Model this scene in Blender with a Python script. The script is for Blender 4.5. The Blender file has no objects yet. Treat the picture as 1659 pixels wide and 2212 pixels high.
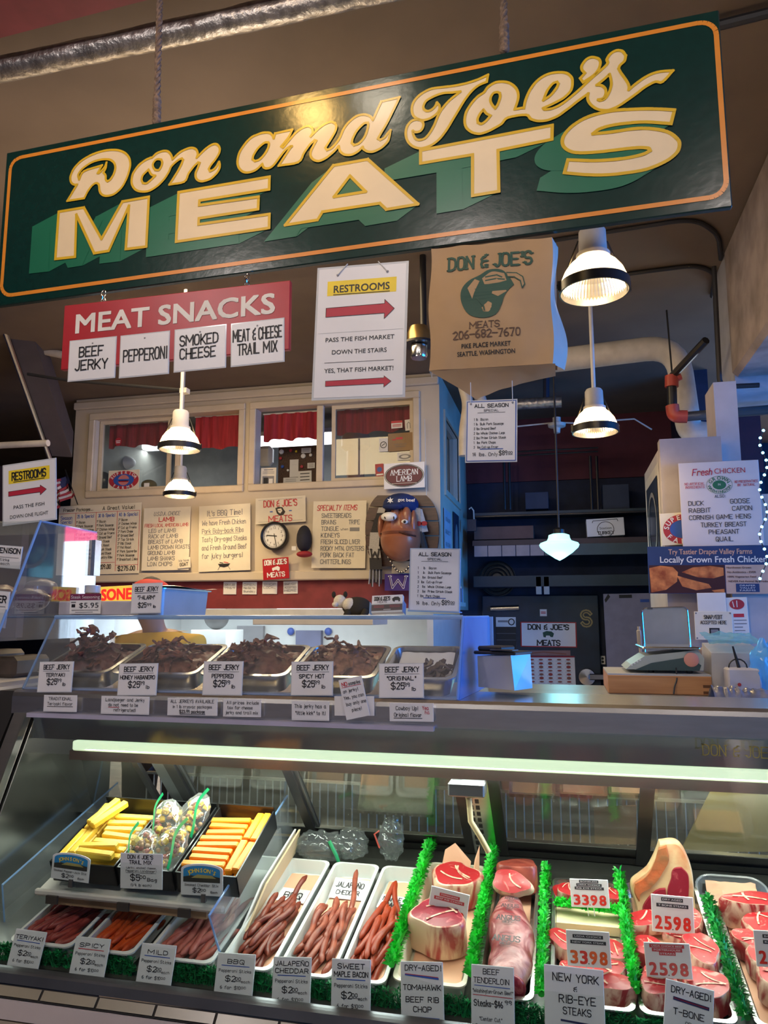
import bpy, math, random
from mathutils import Vector, Matrix, noise
from mathutils.geometry import tessellate_polygon
rnd = random.Random(11)
SC = bpy.context.scene
COL = SC.collection
R_ = math.radians
# ------------------------------------------------------------------ camera
FPX, CX, CY = 1620.0, 829.5, 1106.0
YAW, PITCH = R_(13.5), R_(7.94)
CAM = Vector((0, 0, 1.5))
cd = bpy.data.cameras.new('camera')
cd.sensor_fit = 'VERTICAL'; cd.sensor_height = 24.0; cd.lens = FPX / 2212 * 24.0
cd.clip_start = 0.05; cd.clip_end = 100
cam = bpy.data.objects.new('camera', cd); COL.objects.link(cam)
cam.location = CAM; cam.rotation_euler = (math.pi / 2 + PITCH, 0, YAW)
SC.camera = cam
# ------------------------------------------------------------------ world, exposure, room light
SC.view_settings.view_transform = 'Standard'; SC.view_settings.look = 'None'
SC.view_settings.gamma = 1.0; SC.view_settings.use_curve_mapping = False
SC.view_settings.exposure = 0.0
wd = bpy.data.worlds.new('sky'); SC.world = wd; wd.use_nodes = True
bg = wd.node_tree.nodes['Background']
bg.inputs[0].default_value = (0.10, 0.40, 0.95, 1); bg.inputs[1].default_value = 1.6

def lamp(name, kind, loc, energy, color, size=0.1, size_y=None, target=None, spread=None, angle=None):
    l = bpy.data.lights.new(name, kind); l.energy = energy; l.color = color
    if kind == 'AREA':
        l.shape = 'RECTANGLE'; l.size = size; l.size_y = size_y or size
        if spread: l.spread = R_(spread)
    elif kind == 'SPOT':
        l.spot_size = R_(angle or 60); l.spot_blend = 0.6; l.shadow_soft_size = size
    else:
        l.shadow_soft_size = size
    o = bpy.data.objects.new(name, l); COL.objects.link(o); o.location = loc
    if target is not None:
        o.rotation_euler = (Vector(target) - Vector(loc)).to_track_quat('-Z', 'Y').to_euler()
    return o
# daylight entering through the open side of the market on the right
lamp('daylight_opening', 'AREA', (6.6, 3.2, 1.9), 640, (0.0, 0.26, 1.0), 5.5, 2.6, target=(0, 3.2, 1.5))
# ceiling lights of the public hall behind the camera
for hx_, hy_, hw_ in ((-2.3, -.45, 60), (-.7, -.45, 60), (.9, -.45, 48)):
    lamp('hall_light', 'POINT', (hx_, hy_, 3.65), hw_, (1.0, 0.90, 0.86), 0.09)
lamp('hall_lamp_warm', 'POINT', (-1.10, 1.25, 3.76), 20, (1.0, 0.60, 0.18), 0.08)
lamp('hall_lamp_white', 'POINT', (-0.78, 1.25, 3.76), 9, (1.0, 0.86, 0.66), 0.10)
lamp('stall_ceiling_light', 'AREA', (-2.4, 4.2, 3.75), 95, (1.0, 0.74, 0.42), 2.4, 1.4, target=(-2.4, 5.0, 0.0))
lamp('ceiling_fill', 'AREA', (-2.0, 3.3, 3.1), 11, (1.0, 0.72, 0.42), 2.6, .8, target=(-2.0, 3.2, 5))  # added area light without a fixture, brightens the ceiling behind the sign
lamp('staff_fill', 'POINT', (-1.5, 3.2, 2.6), 16, (1.0, 0.86, 0.66), 0.15)  # added point source with no lamp, lifts the dark staff side

# ------------------------------------------------------------------ pixel -> point on a real plane of the place
_F = Vector((-math.sin(YAW) * math.cos(PITCH), math.cos(YAW) * math.cos(PITCH), math.sin(PITCH)))
_R = Vector((math.cos(YAW), math.sin(YAW), 0)); _U = _R.cross(_F)
def ray(x, y): return _R * ((x - CX) / FPX) + _U * ((CY - y) / FPX) + _F
def at(x, y, Y):
    d = ray(x, y); return CAM + d * (Y / d.y)
def atz(x, y, z):
    d = ray(x, y); return CAM + d * ((z - CAM.z) / d.z)
def atx(x, y, X):
    d = ray(x, y); return CAM + d * (X / d.x)
def onpl(x, y, p0, n):
    d = ray(x, y); n = Vector(n); return CAM + d * ((Vector(p0) - CAM).dot(n) / d.dot(n))

# ------------------------------------------------------------------ materials
_M = {}
def mat(name, col, rough=0.5, metal=0.0, var=0.08, scale=8.0, bump=0.0, emit=0.0, trans=0.0, col2=None, coat=0.0, stretch=None, spec=None, detail=4.0, lo=0.35, hi=0.65, dist=0.0):
    if name in _M: return _M[name]
    m = bpy.data.materials.new(name); m.use_nodes = True
    nt = m.node_tree; b = nt.nodes['Principled BSDF']
    b.inputs['Roughness'].default_value = rough; b.inputs['Metallic'].default_value = metal
    if spec is not None: b.inputs['Specular IOR Level'].default_value = spec
    if coat: b.inputs['Coat Weight'].default_value = coat; b.inputs['Coat Roughness'].default_value = 0.12
    if trans: b.inputs['Transmission Weight'].default_value = trans
    tc = nt.nodes.new('ShaderNodeTexCoord'); nz = nt.nodes.new('ShaderNodeTexNoise')
    nz.inputs['Scale'].default_value = scale; nz.inputs['Detail'].default_value = detail; nz.inputs['Distortion'].default_value = dist
    src = tc.outputs['Object']
    if stretch:
        mp = nt.nodes.new('ShaderNodeMapping'); mp.inputs['Scale'].default_value = stretch
        nt.links.new(src, mp.inputs['Vector']); src = mp.outputs['Vector']
    nt.links.new(src, nz.inputs['Vector'])
    rp = nt.nodes.new('ShaderNodeValToRGB')
    c1 = tuple(max(0, c * (1 - var)) for c in col[:3]) + (1,)
    c2 = (tuple(col2[:3]) if col2 else tuple(min(1, c * (1 + var)) for c in col[:3])) + (1,)
    if col2: c1 = tuple(col[:3]) + (1,)
    rp.color_ramp.elements[0].color = c1; rp.color_ramp.elements[0].position = lo
    rp.color_ramp.elements[1].color = c2; rp.color_ramp.elements[1].position = hi
    nt.links.new(nz.outputs['Fac'], rp.inputs['Fac']); nt.links.new(rp.outputs['Color'], b.inputs['Base Color'])
    if bump:
        bm = nt.nodes.new('ShaderNodeBump'); bm.inputs['Strength'].default_value = bump; bm.inputs['Distance'].default_value = 0.01
        nt.links.new(nz.outputs['Fac'], bm.inputs['Height']); nt.links.new(bm.outputs['Normal'], b.inputs['Normal'])
    if emit:
        nt.links.new(rp.outputs['Color'], b.inputs['Emission Color']); b.inputs['Emission Strength'].default_value = emit
    _M[name] = m; return m
def glassy(name, tint=(0.97, 0.98, 0.98), refl=0.5, haze=0.0, rough=0.02, hazecol=(0.8, 0.85, 0.9), bump=0.0):
    """thin clear sheet: straight-through light, a Fresnel reflection and a little scuffed haze"""
    if name in _M: return _M[name]
    m = bpy.data.materials.new(name); m.use_nodes = True; nt = m.node_tree
    for n in list(nt.nodes): nt.nodes.remove(n)
    out = nt.nodes.new('ShaderNodeOutputMaterial'); tr = nt.nodes.new('ShaderNodeBsdfTransparent'); gl = nt.nodes.new('ShaderNodeBsdfGlossy')
    tr.inputs[0].default_value = tint + (1,); gl.inputs['Roughness'].default_value = rough
    lw = nt.nodes.new('ShaderNodeFresnel'); ior = 1.3 + refl * 0.4
    ge = nt.nodes.new('ShaderNodeNewGeometry'); mi_ = nt.nodes.new('ShaderNodeMapRange'); mi_.inputs['To Min'].default_value = ior; mi_.inputs['To Max'].default_value = 1 / ior
    nt.links.new(ge.outputs['Backfacing'], mi_.inputs['Value']); nt.links.new(mi_.outputs[0], lw.inputs['IOR'])
    mx = nt.nodes.new('ShaderNodeMixShader')
    nt.links.new(lw.outputs[0], mx.inputs[0]); nt.links.new(tr.outputs[0], mx.inputs[1]); nt.links.new(gl.outputs[0], mx.inputs[2])
    last = mx
    tc = nt.nodes.new('ShaderNodeTexCoord'); nz = nt.nodes.new('ShaderNodeTexNoise'); nz.inputs['Scale'].default_value = 14 if bump else 6
    nt.links.new(tc.outputs['Object'], nz.inputs['Vector'])
    if bump:
        bm = nt.nodes.new('ShaderNodeBump'); bm.inputs['Strength'].default_value = bump; bm.inputs['Distance'].default_value = 0.02
        nt.links.new(nz.outputs['Fac'], bm.inputs['Height']); nt.links.new(bm.outputs['Normal'], gl.inputs['Normal']); nt.links.new(bm.outputs['Normal'], lw.inputs['Normal'])
    if haze:
        df = nt.nodes.new('ShaderNodeBsdfDiffuse'); df.inputs[0].default_value = hazecol + (1,)
        tl = nt.nodes.new('ShaderNodeBsdfTranslucent'); tl.inputs[0].default_value = hazecol + (1,)
        ad = nt.nodes.new('ShaderNodeMixShader'); ad.inputs[0].default_value = 0.4
        nt.links.new(df.outputs[0], ad.inputs[1]); nt.links.new(tl.outputs[0], ad.inputs[2])
        m2 = nt.nodes.new('ShaderNodeMixShader')
        mr = nt.nodes.new('ShaderNodeMapRange'); mr.inputs['To Min'].default_value = haze * 0.7; mr.inputs['To Max'].default_value = min(1, haze * 1.3)
        nt.links.new(nz.outputs['Fac'], mr.inputs['Value']); nt.links.new(mr.outputs[0], m2.inputs[0])
        nt.links.new(last.outputs[0], m2.inputs[1]); nt.links.new(ad.outputs[0], m2.inputs[2]); last = m2
    nt.links.new(last.outputs[0], out.inputs[0])
    _M[name] = m; return m

# ------------------------------------------------------------------ strokes for hand lettering (x, y+2 digit pairs)
GL = {
'A':'022842 1434','B':'0208 083847463505 3544433202','C':'4738180703123243','D':'0208 082847432202','E':'48080242 0535','F':'480802 0535',
'G':'473818070312324345 2545','H':'0802 4842 0545','I':'1812','J':'3833221203','K':'0802 4804 1542','L':'080242','M':'0208346862','N':'02084248',
'O':'180703123243473818','P':'0208 083847463505','Q':'180703123243473818 2541','R':'0208 083847463505 2542','S':'473818070615354443321203','T':'0848 2822',
'U':'080312324348','V':'082248','W':'0812365268','X':'0842 0248','Y':'0825 4825 2522','Z':'08480242','Ñ':'02084248 193 9',
'a':'36160503122233 363342','b':'08022233352605','c':'35261605031222','d':'3832 321203051636','e':'043435261605031232','f':'37281712 0626','g':'361605041333 36312010',
'h':'0802 0516263532','i':'1612 1718','j':'161100 1718','k':'0802 3604 1532','l':'1812','m':'0602 05162522 25364542','n':'0602 0516263532','o':'160503122233352616',
'p':'0600 05162635332203','q':'3630 36160503122233','r':'0602 05162635','s':'3526160514243322120 3','t':'18132232 0626','u':'0603122233 3632','v':'061236','w':'0612243246',
'x':'0632 0236','y':'0614 3610','z':'06360232',
'0':'180703122233372818','1':'071812','2':'07182837360232','3':'0718283736253433221203','4':'180434 2822','5':'380805263533221203','6':'28170603122233342505','7':'083812',
'8':'150607182837362515040312223334 2515','9':'362515060718283736 3422','$':'473818070615354443321203 2921','&':'3827170615253 5 15040312 3233','-':'0535',
'.':'1213','!':'1814 1312',"'":'1816','"':'1816 2826','(':'28161422','*':'0636 1824',')':'08262402','/':'0248',':':'1615 1312',',':'1311','#':'0636 0434 1812 2822'}
GLP = {}
for k, s in GL.items():
    # polylines are split by single blanks; a stray blank inside a pair is dropped
    toks = s.split(' '); pl = []
    for t in toks:
        if pl and (len(pl[-1]) % 2 == 1): pl[-1] += t
        else: pl.append(t)
    GLP[k] = [[(int(p[i]), int(p[i + 1]) - 2) for i in range(0, len(p) - 1, 2)] for p in pl if len(p) >= 2]
def gw(ch):
    if ch == ' ': return 2.2
    if ch not in GLP: return 3
    return max(x for p in GLP[ch] for x, y in p)
def soften(p):
    if len(p) < 3: return p
    o = [p[0]]
    for i in range(1, len(p) - 1):
        a, b, c = Vector(p[i - 1]), Vector(p[i]), Vector(p[i + 1])
        u, v = b - a, c - b
        if u.length > 1e-6 and v.length > 1e-6 and u.angle(v) < R_(75):
            o += [tuple(b - u * 0.28), tuple(b + v * 0.28)]
        else: o.append(p[i])
    o.append(p[-1]); return o

_fontcache = {}
def font_geo(text, bold=0.0, cond=1.0, shear=0.0):
    """2-D triangles of a line set in the built-in face, size 1, origin left baseline"""
    key = (text, bold, shear)
    if key not in _fontcache:
        c = bpy.data.curves.new('t', 'FONT'); c.body = text; c.size = 1.0; c.offset = bold; c.shear = shear; c.resolution_u = 3
        o = bpy.data.objects.new('t', c); COL.objects.link(o)
        dg = bpy.context.evaluated_depsgraph_get(); me = o.evaluated_get(dg).to_mesh()
        vs = [(v.co.x, v.co.y) for v in me.vertices]; fs = [tuple(p.vertices) for p in me.polygons]
        o.evaluated_get(dg).to_mesh_clear(); bpy.data.objects.remove(o); bpy.data.curves.remove(c)
        _fontcache[key] = (vs, fs)
    return _fontcache[key]

# ------------------------------------------------------------------ mesh collector
class MB:
    def __init__(s): s.v = []; s.f = []; s.m = []; s.mats = []; s.s = []; s.X = None
    def mi(s, m):
        if m not in s.mats: s.mats.append(m)
        return s.mats.index(m)
    def add(s, vs, fs, m, smooth=False):
        b = len(s.v); i = s.mi(m)
        vs = [Vector(v) for v in vs]
        if s.X is not None: vs = [s.X @ v for v in vs]
        s.v += vs
        for f in fs: s.f.append([b + k for k in f]); s.m.append(i); s.s.append(smooth)
        return s
    def box(s, a, b, m, bev=0.0):
        (x0, y0, z0), (x1, y1, z1) = a, b
        x0, x1 = min(x0, x1), max(x0, x1); y0, y1 = min(y0, y1), max(y0, y1); z0, z1 = min(z0, z1), max(z0, z1)
        if bev > 0:
            bev = min(bev, (x1 - x0) / 2.1, (y1 - y0) / 2.1, (z1 - z0) / 2.1)
            vs = []; idx = {}
            for ix, x in enumerate((x0, x1)):
                for iy, y in enumerate((y0, y1)):
                    for iz, z in enumerate((z0, z1)):
                        sx, sy, sz = (1 - 2 * ix), (1 - 2 * iy), (1 - 2 * iz)
                        for ax in range(3):
                            d = [sx * bev, sy * bev, sz * bev]; d[ax] = 0
                            idx[(ix, iy, iz, ax)] = len(vs); vs.append((x + d[0], y + d[1], z + d[2]))
            fs = []
            for ax in range(3):
                o1, o2 = [k for k in range(3) if k != ax]
                for sd in (0, 1):
                    q = []
                    for a1, a2 in ((0, 0), (1, 0), (1, 1), (0, 1)):
                        c = [0, 0, 0]; c[ax] = sd; c[o1] = a1; c[o2] = a2; q.append(idx[(c[0], c[1], c[2], ax)])
                    fs.append(q)
                for a1 in (0, 1):
                    for a2 in (0, 1):
                        c = [0, 0, 0]; c[o1] = a1; c[o2] = a2; d = list(c); d[ax] = 1
                        fs.append([idx[(*c, o1)], idx[(*c, o2)], idx[(*d, o2)], idx[(*d, o1)]])
            for ix in (0, 1):
                for iy in (0, 1):
                    for iz in (0, 1): fs.append([idx[(ix, iy, iz, 0)], idx[(ix, iy, iz, 1)], idx[(ix, iy, iz, 2)]])
            return s.add(vs, fs, m, False)
        vs = [(x0, y0, z0), (x1, y0, z0), (x1, y1, z0), (x0, y1, z0), (x0, y0, z1), (x1, y0, z1), (x1, y1, z1), (x0, y1, z1)]
        return s.add(vs, [(0, 3, 2, 1), (4, 5, 6, 7), (0, 1, 5, 4), (1, 2, 6, 5), (2, 3, 7, 6), (3, 0, 4, 7)], m)
    def hexa(s, pts, m):
        """8 points: bottom ring 4, top ring 4"""
        return s.add(pts, [(0, 3, 2, 1), (4, 5, 6, 7), (0, 1, 5, 4), (1, 2, 6, 5), (2, 3, 7, 6), (3, 0, 4, 7)], m)
    def quad(s, a, b, c, d, m): return s.add([a, b, c, d], [(0, 1, 2, 3)], m)
    def sheet(s, a, b, c, d, t, m):
        """thin slab from a quad, thickness t along its normal"""
        a, b, c, d = map(Vector, (a, b, c, d)); n = (b - a).cross(d - a).normalized() * t
        return s.hexa([a, b, c, d, a + n, b + n, c + n, d + n], m)
    def prism(s, loop, m, d, side=None):
        """extrude a planar 3-D loop by vector d"""
        n = len(loop); L = [Vector(p) for p in loop]; d = Vector(d)
        tr = tessellate_polygon([L])
        s.add(L + [p + d for p in L], [tuple(t) for t in tr] + [tuple(n + k for k in reversed(t)) for t in tr], m)
        s.add(L + [p + d for p in L], [(i, (i + 1) % n, n + (i + 1) % n, n + i) for i in range(n)], side or m)
        return s
    def tube(s, pts, r, m, n=8, caps=True, smooth=True):
        pts = [Vector(p) for p in pts]; rs = r if isinstance(r, (list, tuple)) else [r] * len(pts)
        vs = []; fs = []; up = None
        for i, p in enumerate(pts):
            d = (pts[min(i + 1, len(pts) - 1)] - pts[max(i - 1, 0)]).normalized()
            if up is None: up = Vector((0, 0, 1)) if abs(d.z) < 0.9 else Vector((1, 0, 0))
            a = (up - d * up.dot(d)).normalized(); b = d.cross(a); up = a
            for k in range(n):
                t = 2 * math.pi * k / n; vs.append(p + (a * math.cos(t) + b * math.sin(t)) * rs[i])
        for i in range(len(pts) - 1):
            for k in range(n):
                k2 = (k + 1) % n; fs.append((i * n + k, i * n + k2, (i + 1) * n + k2, (i + 1) * n + k))
        if caps: fs += [tuple(range(n - 1, -1, -1)), tuple(range((len(pts) - 1) * n, len(pts) * n))]
        return s.add(vs, fs, m, smooth)
    def lathe(s, prof, c, m, n=32, axis=(0, 0, 1), smooth=True):
        """profile of (radius, height) about an axis through c"""
        c = Vector(c); ax = Vector(axis).normalized(); a = ax.orthogonal().normalized(); b = ax.cross(a); vs = []; fs = []
        for r, h in prof:
            for k in range(n):
                t = 2 * math.pi * k / n; vs.append(c + ax * h + (a * math.cos(t) + b * math.sin(t)) * r)
        for i in range(len(prof) - 1):
            for k in range(n):
                k2 = (k + 1) % n; fs.append((i * n + k, i * n + k2, (i + 1) * n + k2, (i + 1) * n + k))
        return s.add(vs, fs, m, smooth)
    def ball(s, c, r, m, nu=16, nv=10, f=None):
        r = r if isinstance(r, (tuple, list, Vector)) else (r, r, r); c = Vector(c); vs = []; fs = []
        for j in range(nv + 1):
            ph = math.pi * j / nv
            for i in range(nu):
                th = 2 * math.pi * i / nu
                p = Vector((math.sin(ph) * math.cos(th), math.sin(ph) * math.sin(th), math.cos(ph)))
                q = Vector((p.x * r[0], p.y * r[1], p.z * r[2]))
                if f: q = f(p, q)
                vs.append(c + q)
        for j in range(nv):
            for i in range(nu):
                i2 = (i + 1) % nu; fs.append((j * nu + i, (j + 1) * nu + i, (j + 1) * nu + i2, j * nu + i2))
        return s.add(vs, fs, m, True)
    def grid(s, f, nu, nv, m, smooth=True):
        vs = [f(i / nu, j / nv) for j in range(nv + 1) for i in range(nu + 1)]; w = nu + 1
        return s.add(vs, [(j * w + i, j * w + i + 1, (j + 1) * w + i + 1, (j + 1) * w + i) for j in range(nv) for i in range(nu)], m, smooth)
    # ---- flat marks in the local plane x (right), y (up), z (out)
    def poly(s, loops, m, z):
        L = [[Vector((p[0], p[1], z)) for p in lp] for lp in loops]
        flat = [p for lp in L for p in lp]
        fs = [t for t in tessellate_polygon(L)]
        out = []
        for t in fs:
            a, b, c = (flat[k] for k in t)
            out.append(tuple(t) if (b - a).cross(c - a).z > 0 else tuple(reversed(t)))
        return s.add(flat, out, m)
    def rect(s, x0, y0, x1, y1, m, z): return s.add([(x0, y0, z), (x1, y0, z), (x1, y1, z), (x0, y1, z)], [(0, 1, 2, 3)], m)
    def disc(s, cx, cy, rx, ry, m, z, n=32):
        return s.add([(cx + rx * math.cos(2 * math.pi * k / n), cy + ry * math.sin(2 * math.pi * k / n), z) for k in range(n)], [tuple(range(n))], m)
    def ring(s, cx, cy, rx, ry, w, m, z, n=40):
        return s.stroke([(cx + rx * math.cos(2 * math.pi * k / n), cy + ry * math.sin(2 * math.pi * k / n)) for k in range(n + 1)], w, m, z)
    def stroke(s, pts, w, m, z, cap=True):
        vs = []; fs = []
        for i in range(len(pts) - 1):
            a, b = Vector((*pts[i][:2], z)), Vector((*pts[i + 1][:2], z)); d = b - a
            if d.length < 1e-7: d = Vector((0, w, 0))
            d.normalize(); n = Vector((-d.y, d.x, 0)) * w / 2; e = d * w * (0.42 if cap else 0)
            lift = Vector((0, 0, (i % 5) * 0.02 * w)) if w < 0.02 else Vector((0, 0, (i % 5) * 2e-4)); e = e + Vector((0, 0, 0)); k = len(vs); vs += [a - e - n + lift, b + e - n + lift, b + e + n + lift, a - e + n + lift]; fs.append((k, k + 1, k + 2, k + 3))
        return s.add(vs, fs, m)
    def hand(s, text, cx, y, h, m, z, w=None, th=0.13, al='c', slant=0.0, jit=0.05, serif=False, rot=0.0):
        """hand-lettered line; y is the baseline, h the capital height, w an optional total width"""
        gap = 1.35; tot = sum(gw(c) + gap for c in text) - gap
        ky = h / 6.0; kx = ky * 0.85 if w is None else w / tot
        x = 0.0; W = tot * kx
        x0 = cx - W / 2 if al == 'c' else (cx if al == 'l' else cx - W)
        for ch in text:
            if ch in GLP:
                jx, jy, jr = rnd.uniform(-jit, jit), rnd.uniform(-jit, jit), rnd.uniform(-jit, jit)
                for p in GLP[ch]:
                    q = []
                    for gx, gy in soften(p):
                        lx = x0 + (x + gx + jx * 2) * kx + slant * gy * ky; ly = (gy + jy * 2 + jr * (gx - 2)) * ky
                        q.append((lx, y + ly + rot * (lx - cx)))
                    s.stroke(q, th * h, m, z)
                    if serif:
                        for e in (q[0], q[-1]): s.stroke([(e[0] - 0.13 * h, e[1]), (e[0] + 0.13 * h, e[1])], th * h * 0.55, m, z)
            x += gw(ch) + gap
        return s
    def font(s, text, cx, y, h, m, z, w=None, bold=0.0, al='c', shear=0.0, rot=0.0):
        """printed line; h is the capital height (the face's capitals are 0.73 em)"""
        vs, fs = font_geo(text, 0.0, 1, shear)
        if not vs: return s
        if bold:
            for q, q2 in ((-1, -1), (1, 1), (-1, 1), (1, -1)): s.font(text, cx + q * bold * .8 * h / .73, y + q2 * bold * .6 * h / .73, h, m, z + (2.5 + q + .5 * q2) * 5e-5 * max(1, h / .03), (w - bold * 1.6 * h / .73) if w else None, 0.0, al, shear, rot)
        a, b = min(v[0] for v in vs), max(v[0] for v in vs)
        ky = h / 0.73; kx = ky if w is None else w / max(1e-6, b - a); W = (b - a) * kx
        x0 = cx - W / 2 if al == 'c' else (cx if al == 'l' else cx - W)
        return s.add([(x0 + (v[0] - a) * kx, y + v[1] * ky + rot * (x0 + (v[0] - a) * kx - cx), z) for v in vs], fs, m)
    def arc(s, text, cx, cy, rx, ry, a0, a1, h, m, z, bold=0.02, inward=False):
        n = len(text)
        for i, ch in enumerate(text):
            if ch == ' ': continue
            t = R_(a0 + (a1 - a0) * (i / max(1, n - 1))); px, py = cx + rx * math.cos(t), cy + ry * math.sin(t)
            tx, ty = rx * math.sin(t), -ry * math.cos(t)
            if inward: tx, ty = -tx, -ty
            ang = math.atan2(ty, tx); vs, fs = font_geo(ch, bold); k = h / 0.73
            if not vs: continue
            mx = (min(v[0] for v in vs) + max(v[0] for v in vs)) / 2
            s.add([(px + ((v[0] - mx) * k) * math.cos(ang) - (v[1] - 0.36) * k * math.sin(ang), py + ((v[0] - mx) * k) * math.sin(ang) + (v[1] - 0.36) * k * math.cos(ang), z) for v in vs], fs, m)
        return s
    # ---- link as one mesh object
    def build(s, name, root=None, mx=None, origin=None, smooth_angle=40, local=False):
        me = bpy.data.meshes.new(name)
        vs = s.v
        if mx is None and root is None:
            if origin is None:
                lo = [min(v[k] for v in vs) for k in range(3)]; hi = [max(v[k] for v in vs) for k in range(3)]
                origin = Vector(((lo[0] + hi[0]) / 2, (lo[1] + hi[1]) / 2, lo[2]))
            origin = Vector(origin); vs = [v - origin for v in vs]
        elif root is not None and mx is None and not local:
            inv = root.matrix_world.inverted() if root.get('_m') is None else Matrix([root['_m'][i * 4:i * 4 + 4] for i in range(4)]).inverted()
            vs = [inv @ v for v in vs]
        me.from_pydata([tuple(v) for v in vs], [], s.f)
        for m in s.mats: me.materials.append(m)
        me.polygons.foreach_set('material_index', s.m); me.polygons.foreach_set('use_smooth', s.s)
        me.update()
        if any(s.s): me.set_sharp_from_angle(angle=R_(smooth_angle))
        o = bpy.data.objects.new(name, me); COL.objects.link(o)
        if mx is not None: o.matrix_world = mx
        if root is not None: o.parent = root
        elif mx is None: o.location = origin
        return o
def tag(o, label, cat, group=None):
    o['label'] = label; o['category'] = cat
    if group: o['group'] = group
    return o
def struct(o): o['kind'] = 'structure'; return o
def thing(name, loc, label, cat, group=None, mx=None):
    o = bpy.data.objects.new(name, None); COL.objects.link(o); o.empty_display_size = 0.05
    if mx is not None: o.matrix_world = mx
    else: o.location = loc; mx = Matrix.Translation(Vector(loc))
    o['_m'] = [x for r in mx for x in r]
    return tag(o, label, cat, group)
def basis(TL, TR, BL):
    """local frame (right, up, out) of an upright card; origin at its lower left corner; also its size"""
    ex = (TR - TL); w = ex.length; ex.normalize(); up = TL - BL; up = up - ex * up.dot(ex); h = up.length; up.normalize()
    n = ex.cross(up); org = TL - up * h
    M = Matrix(((ex.x, up.x, n.x, org.x), (ex.y, up.y, n.y, org.y), (ex.z, up.z, n.z, org.z), (0, 0, 0, 1)))
    return M, w, h
# ------------------------------------------------------------------ flat cards and their writing
INK = mat('black_ink', (0.012, 0.012, 0.016), 0.5); RED = mat('red_ink', (0.55, 0.03, 0.05), 0.5); BLUE = mat('blue_ink', (0.03, 0.10, 0.45), 0.5)
WHITE = mat('white_card', (0.80, 0.81, 0.84), 0.35, var=0.015); CREAM = mat('cream_card', (0.78, 0.72, 0.60), 0.4, var=0.03)
PAPER = mat('paper', (0.76, 0.75, 0.74), 0.6, var=0.03); LAM = mat('laminated_edge', (0.62, 0.66, 0.70), 0.12, var=0.03)
YEL = mat('yellow_ink', (0.90, 0.68, 0.03), 0.5); GREY = mat('grey_ink', (0.22, 0.22, 0.24), 0.5)
def lines(b, w, h, e, items):
    """fractions of the card: x from the left, y from the top (baseline), sizes of the height, widths of the width"""
    for it in items:
        k = it[0]
        if k == 'h':
            _, t, x, y, hh, ww, m = it[:7]; o = it[7] if len(it) > 7 else {}
            b.hand(t, x * w, (1 - y) * h, hh * h, m, e, ww * w if ww else None, **o)
        elif k in 'fF':
            _, t, x, y, hh, ww, m = it[:7]; o = dict(it[7]) if len(it) > 7 else {}
            if k == 'F': o.setdefault('bold', 0.018)
            b.font(t, x * w, (1 - y) * h, hh * h, m, e, ww * w if ww else None, **o)
        elif k == 'r':
            _, x0, y0, x1, y1, m = it[:6]; z = it[6] if len(it) > 6 else 0.5
            b.rect(x0 * w, (1 - y1) * h, x1 * w, (1 - y0) * h, m, e * z)
        elif k == 's':
            _, pts, th, m = it[:4]; b.stroke([(x * w, (1 - y) * h) for x, y in pts], th * h, m, e)
        elif k == 'p':
            _, pts, m = it[:3]; z = it[3] if len(it) > 3 else 0.7
            b.poly([[(x * w, (1 - y) * h) for x, y in pts]], m, e * z)
        elif k == 'o':
            _, x, y, rx, ry, m = it[:6]; z = it[6] if len(it) > 6 else 0.6
            b.disc(x * w, (1 - y) * h, rx * w, ry * h, m, e * z)
        elif k == 'q':
            _, x, y, rx, ry, th, m = it; b.ring(x * w, (1 - y) * h, rx * w, ry * h, th * h, m, e * 0.9)
def card(name, label, cat, TL, TR, BL, Y, items=(), group=None, m=None, t=0.0025, Yb=None, lam=False, extra=None, mx=None, size=None, root=None):
    if mx is None: M, w, h = basis(at(*TL, Y), at(*TR, Y), at(*BL, Yb if Yb is not None else Y))
    else: M, (w, h) = mx, size
    d = (M.translation - CAM).length; e = 0.0004 * max(1.0, d)
    b = MB(); m = m or WHITE
    if lam:
        g = min(w, h) * 0.025; b.box((-g, -g, -t), (w + g, h + g, -t * 0.3), LAM); b.box((0, 0, -t * 0.3), (w, h, 0), m)
    else: b.box((0, 0, -t), (w, h, 0), m, min(t * 0.45, 0.002))
    lines(b, w, h, e, items)
    if extra: extra(b, w, h, e)
    o = b.build(name, mx=M)
    return tag(o, label, cat, group) if label else o

# ------------------------------------------------------------------ room shell
plaster = mat('cream_painted_boards', (0.56, 0.49, 0.40), 0.6, var=0.05, scale=3)
ceilm = mat('tan_painted_ceiling', (0.150, 0.110, 0.078), 0.8, var=0.12, scale=1.6, bump=0.15)
conc = mat('rough_painted_concrete', (0.30, 0.25, 0.235), 0.85, var=0.28, scale=5, bump=0.8, detail=8)
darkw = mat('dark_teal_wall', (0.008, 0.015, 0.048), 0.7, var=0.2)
maroon = mat('maroon_paint', (0.20, 0.028, 0.035), 0.6, var=0.12)
steel = mat('brushed_steel', (0.62, 0.62, 0.61), 0.27, 1.0, var=0.05, scale=60, stretch=(0.15, 1, 1))
steel2 = mat('polished_steel', (0.70, 0.70, 0.69), 0.16, 1.0, var=0.04, scale=20)
dsteel = mat('dark_steel', (0.16, 0.17, 0.18), 0.3, 0.8, var=0.1)
black = mat('black_plastic', (0.018, 0.018, 0.02), 0.4); blackm = mat('black_metal', (0.022, 0.022, 0.025), 0.35, 0.4)
whitep = mat('white_painted_metal', (0.62, 0.58, 0.54), 0.45, var=0.05)
pipew = mat('old_white_pipe_paint', (0.56, 0.52, 0.48), 0.5, var=0.1, scale=10, bump=0.2)
cond = mat('dark_conduit', (0.02, 0.02, 0.024), 0.55)
clear = glassy('clear_glass', refl=0.5); acry = glassy('scuffed_acrylic', (0.95, 0.97, 0.98), 0.45, haze=0.06, rough=0.05)
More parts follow.
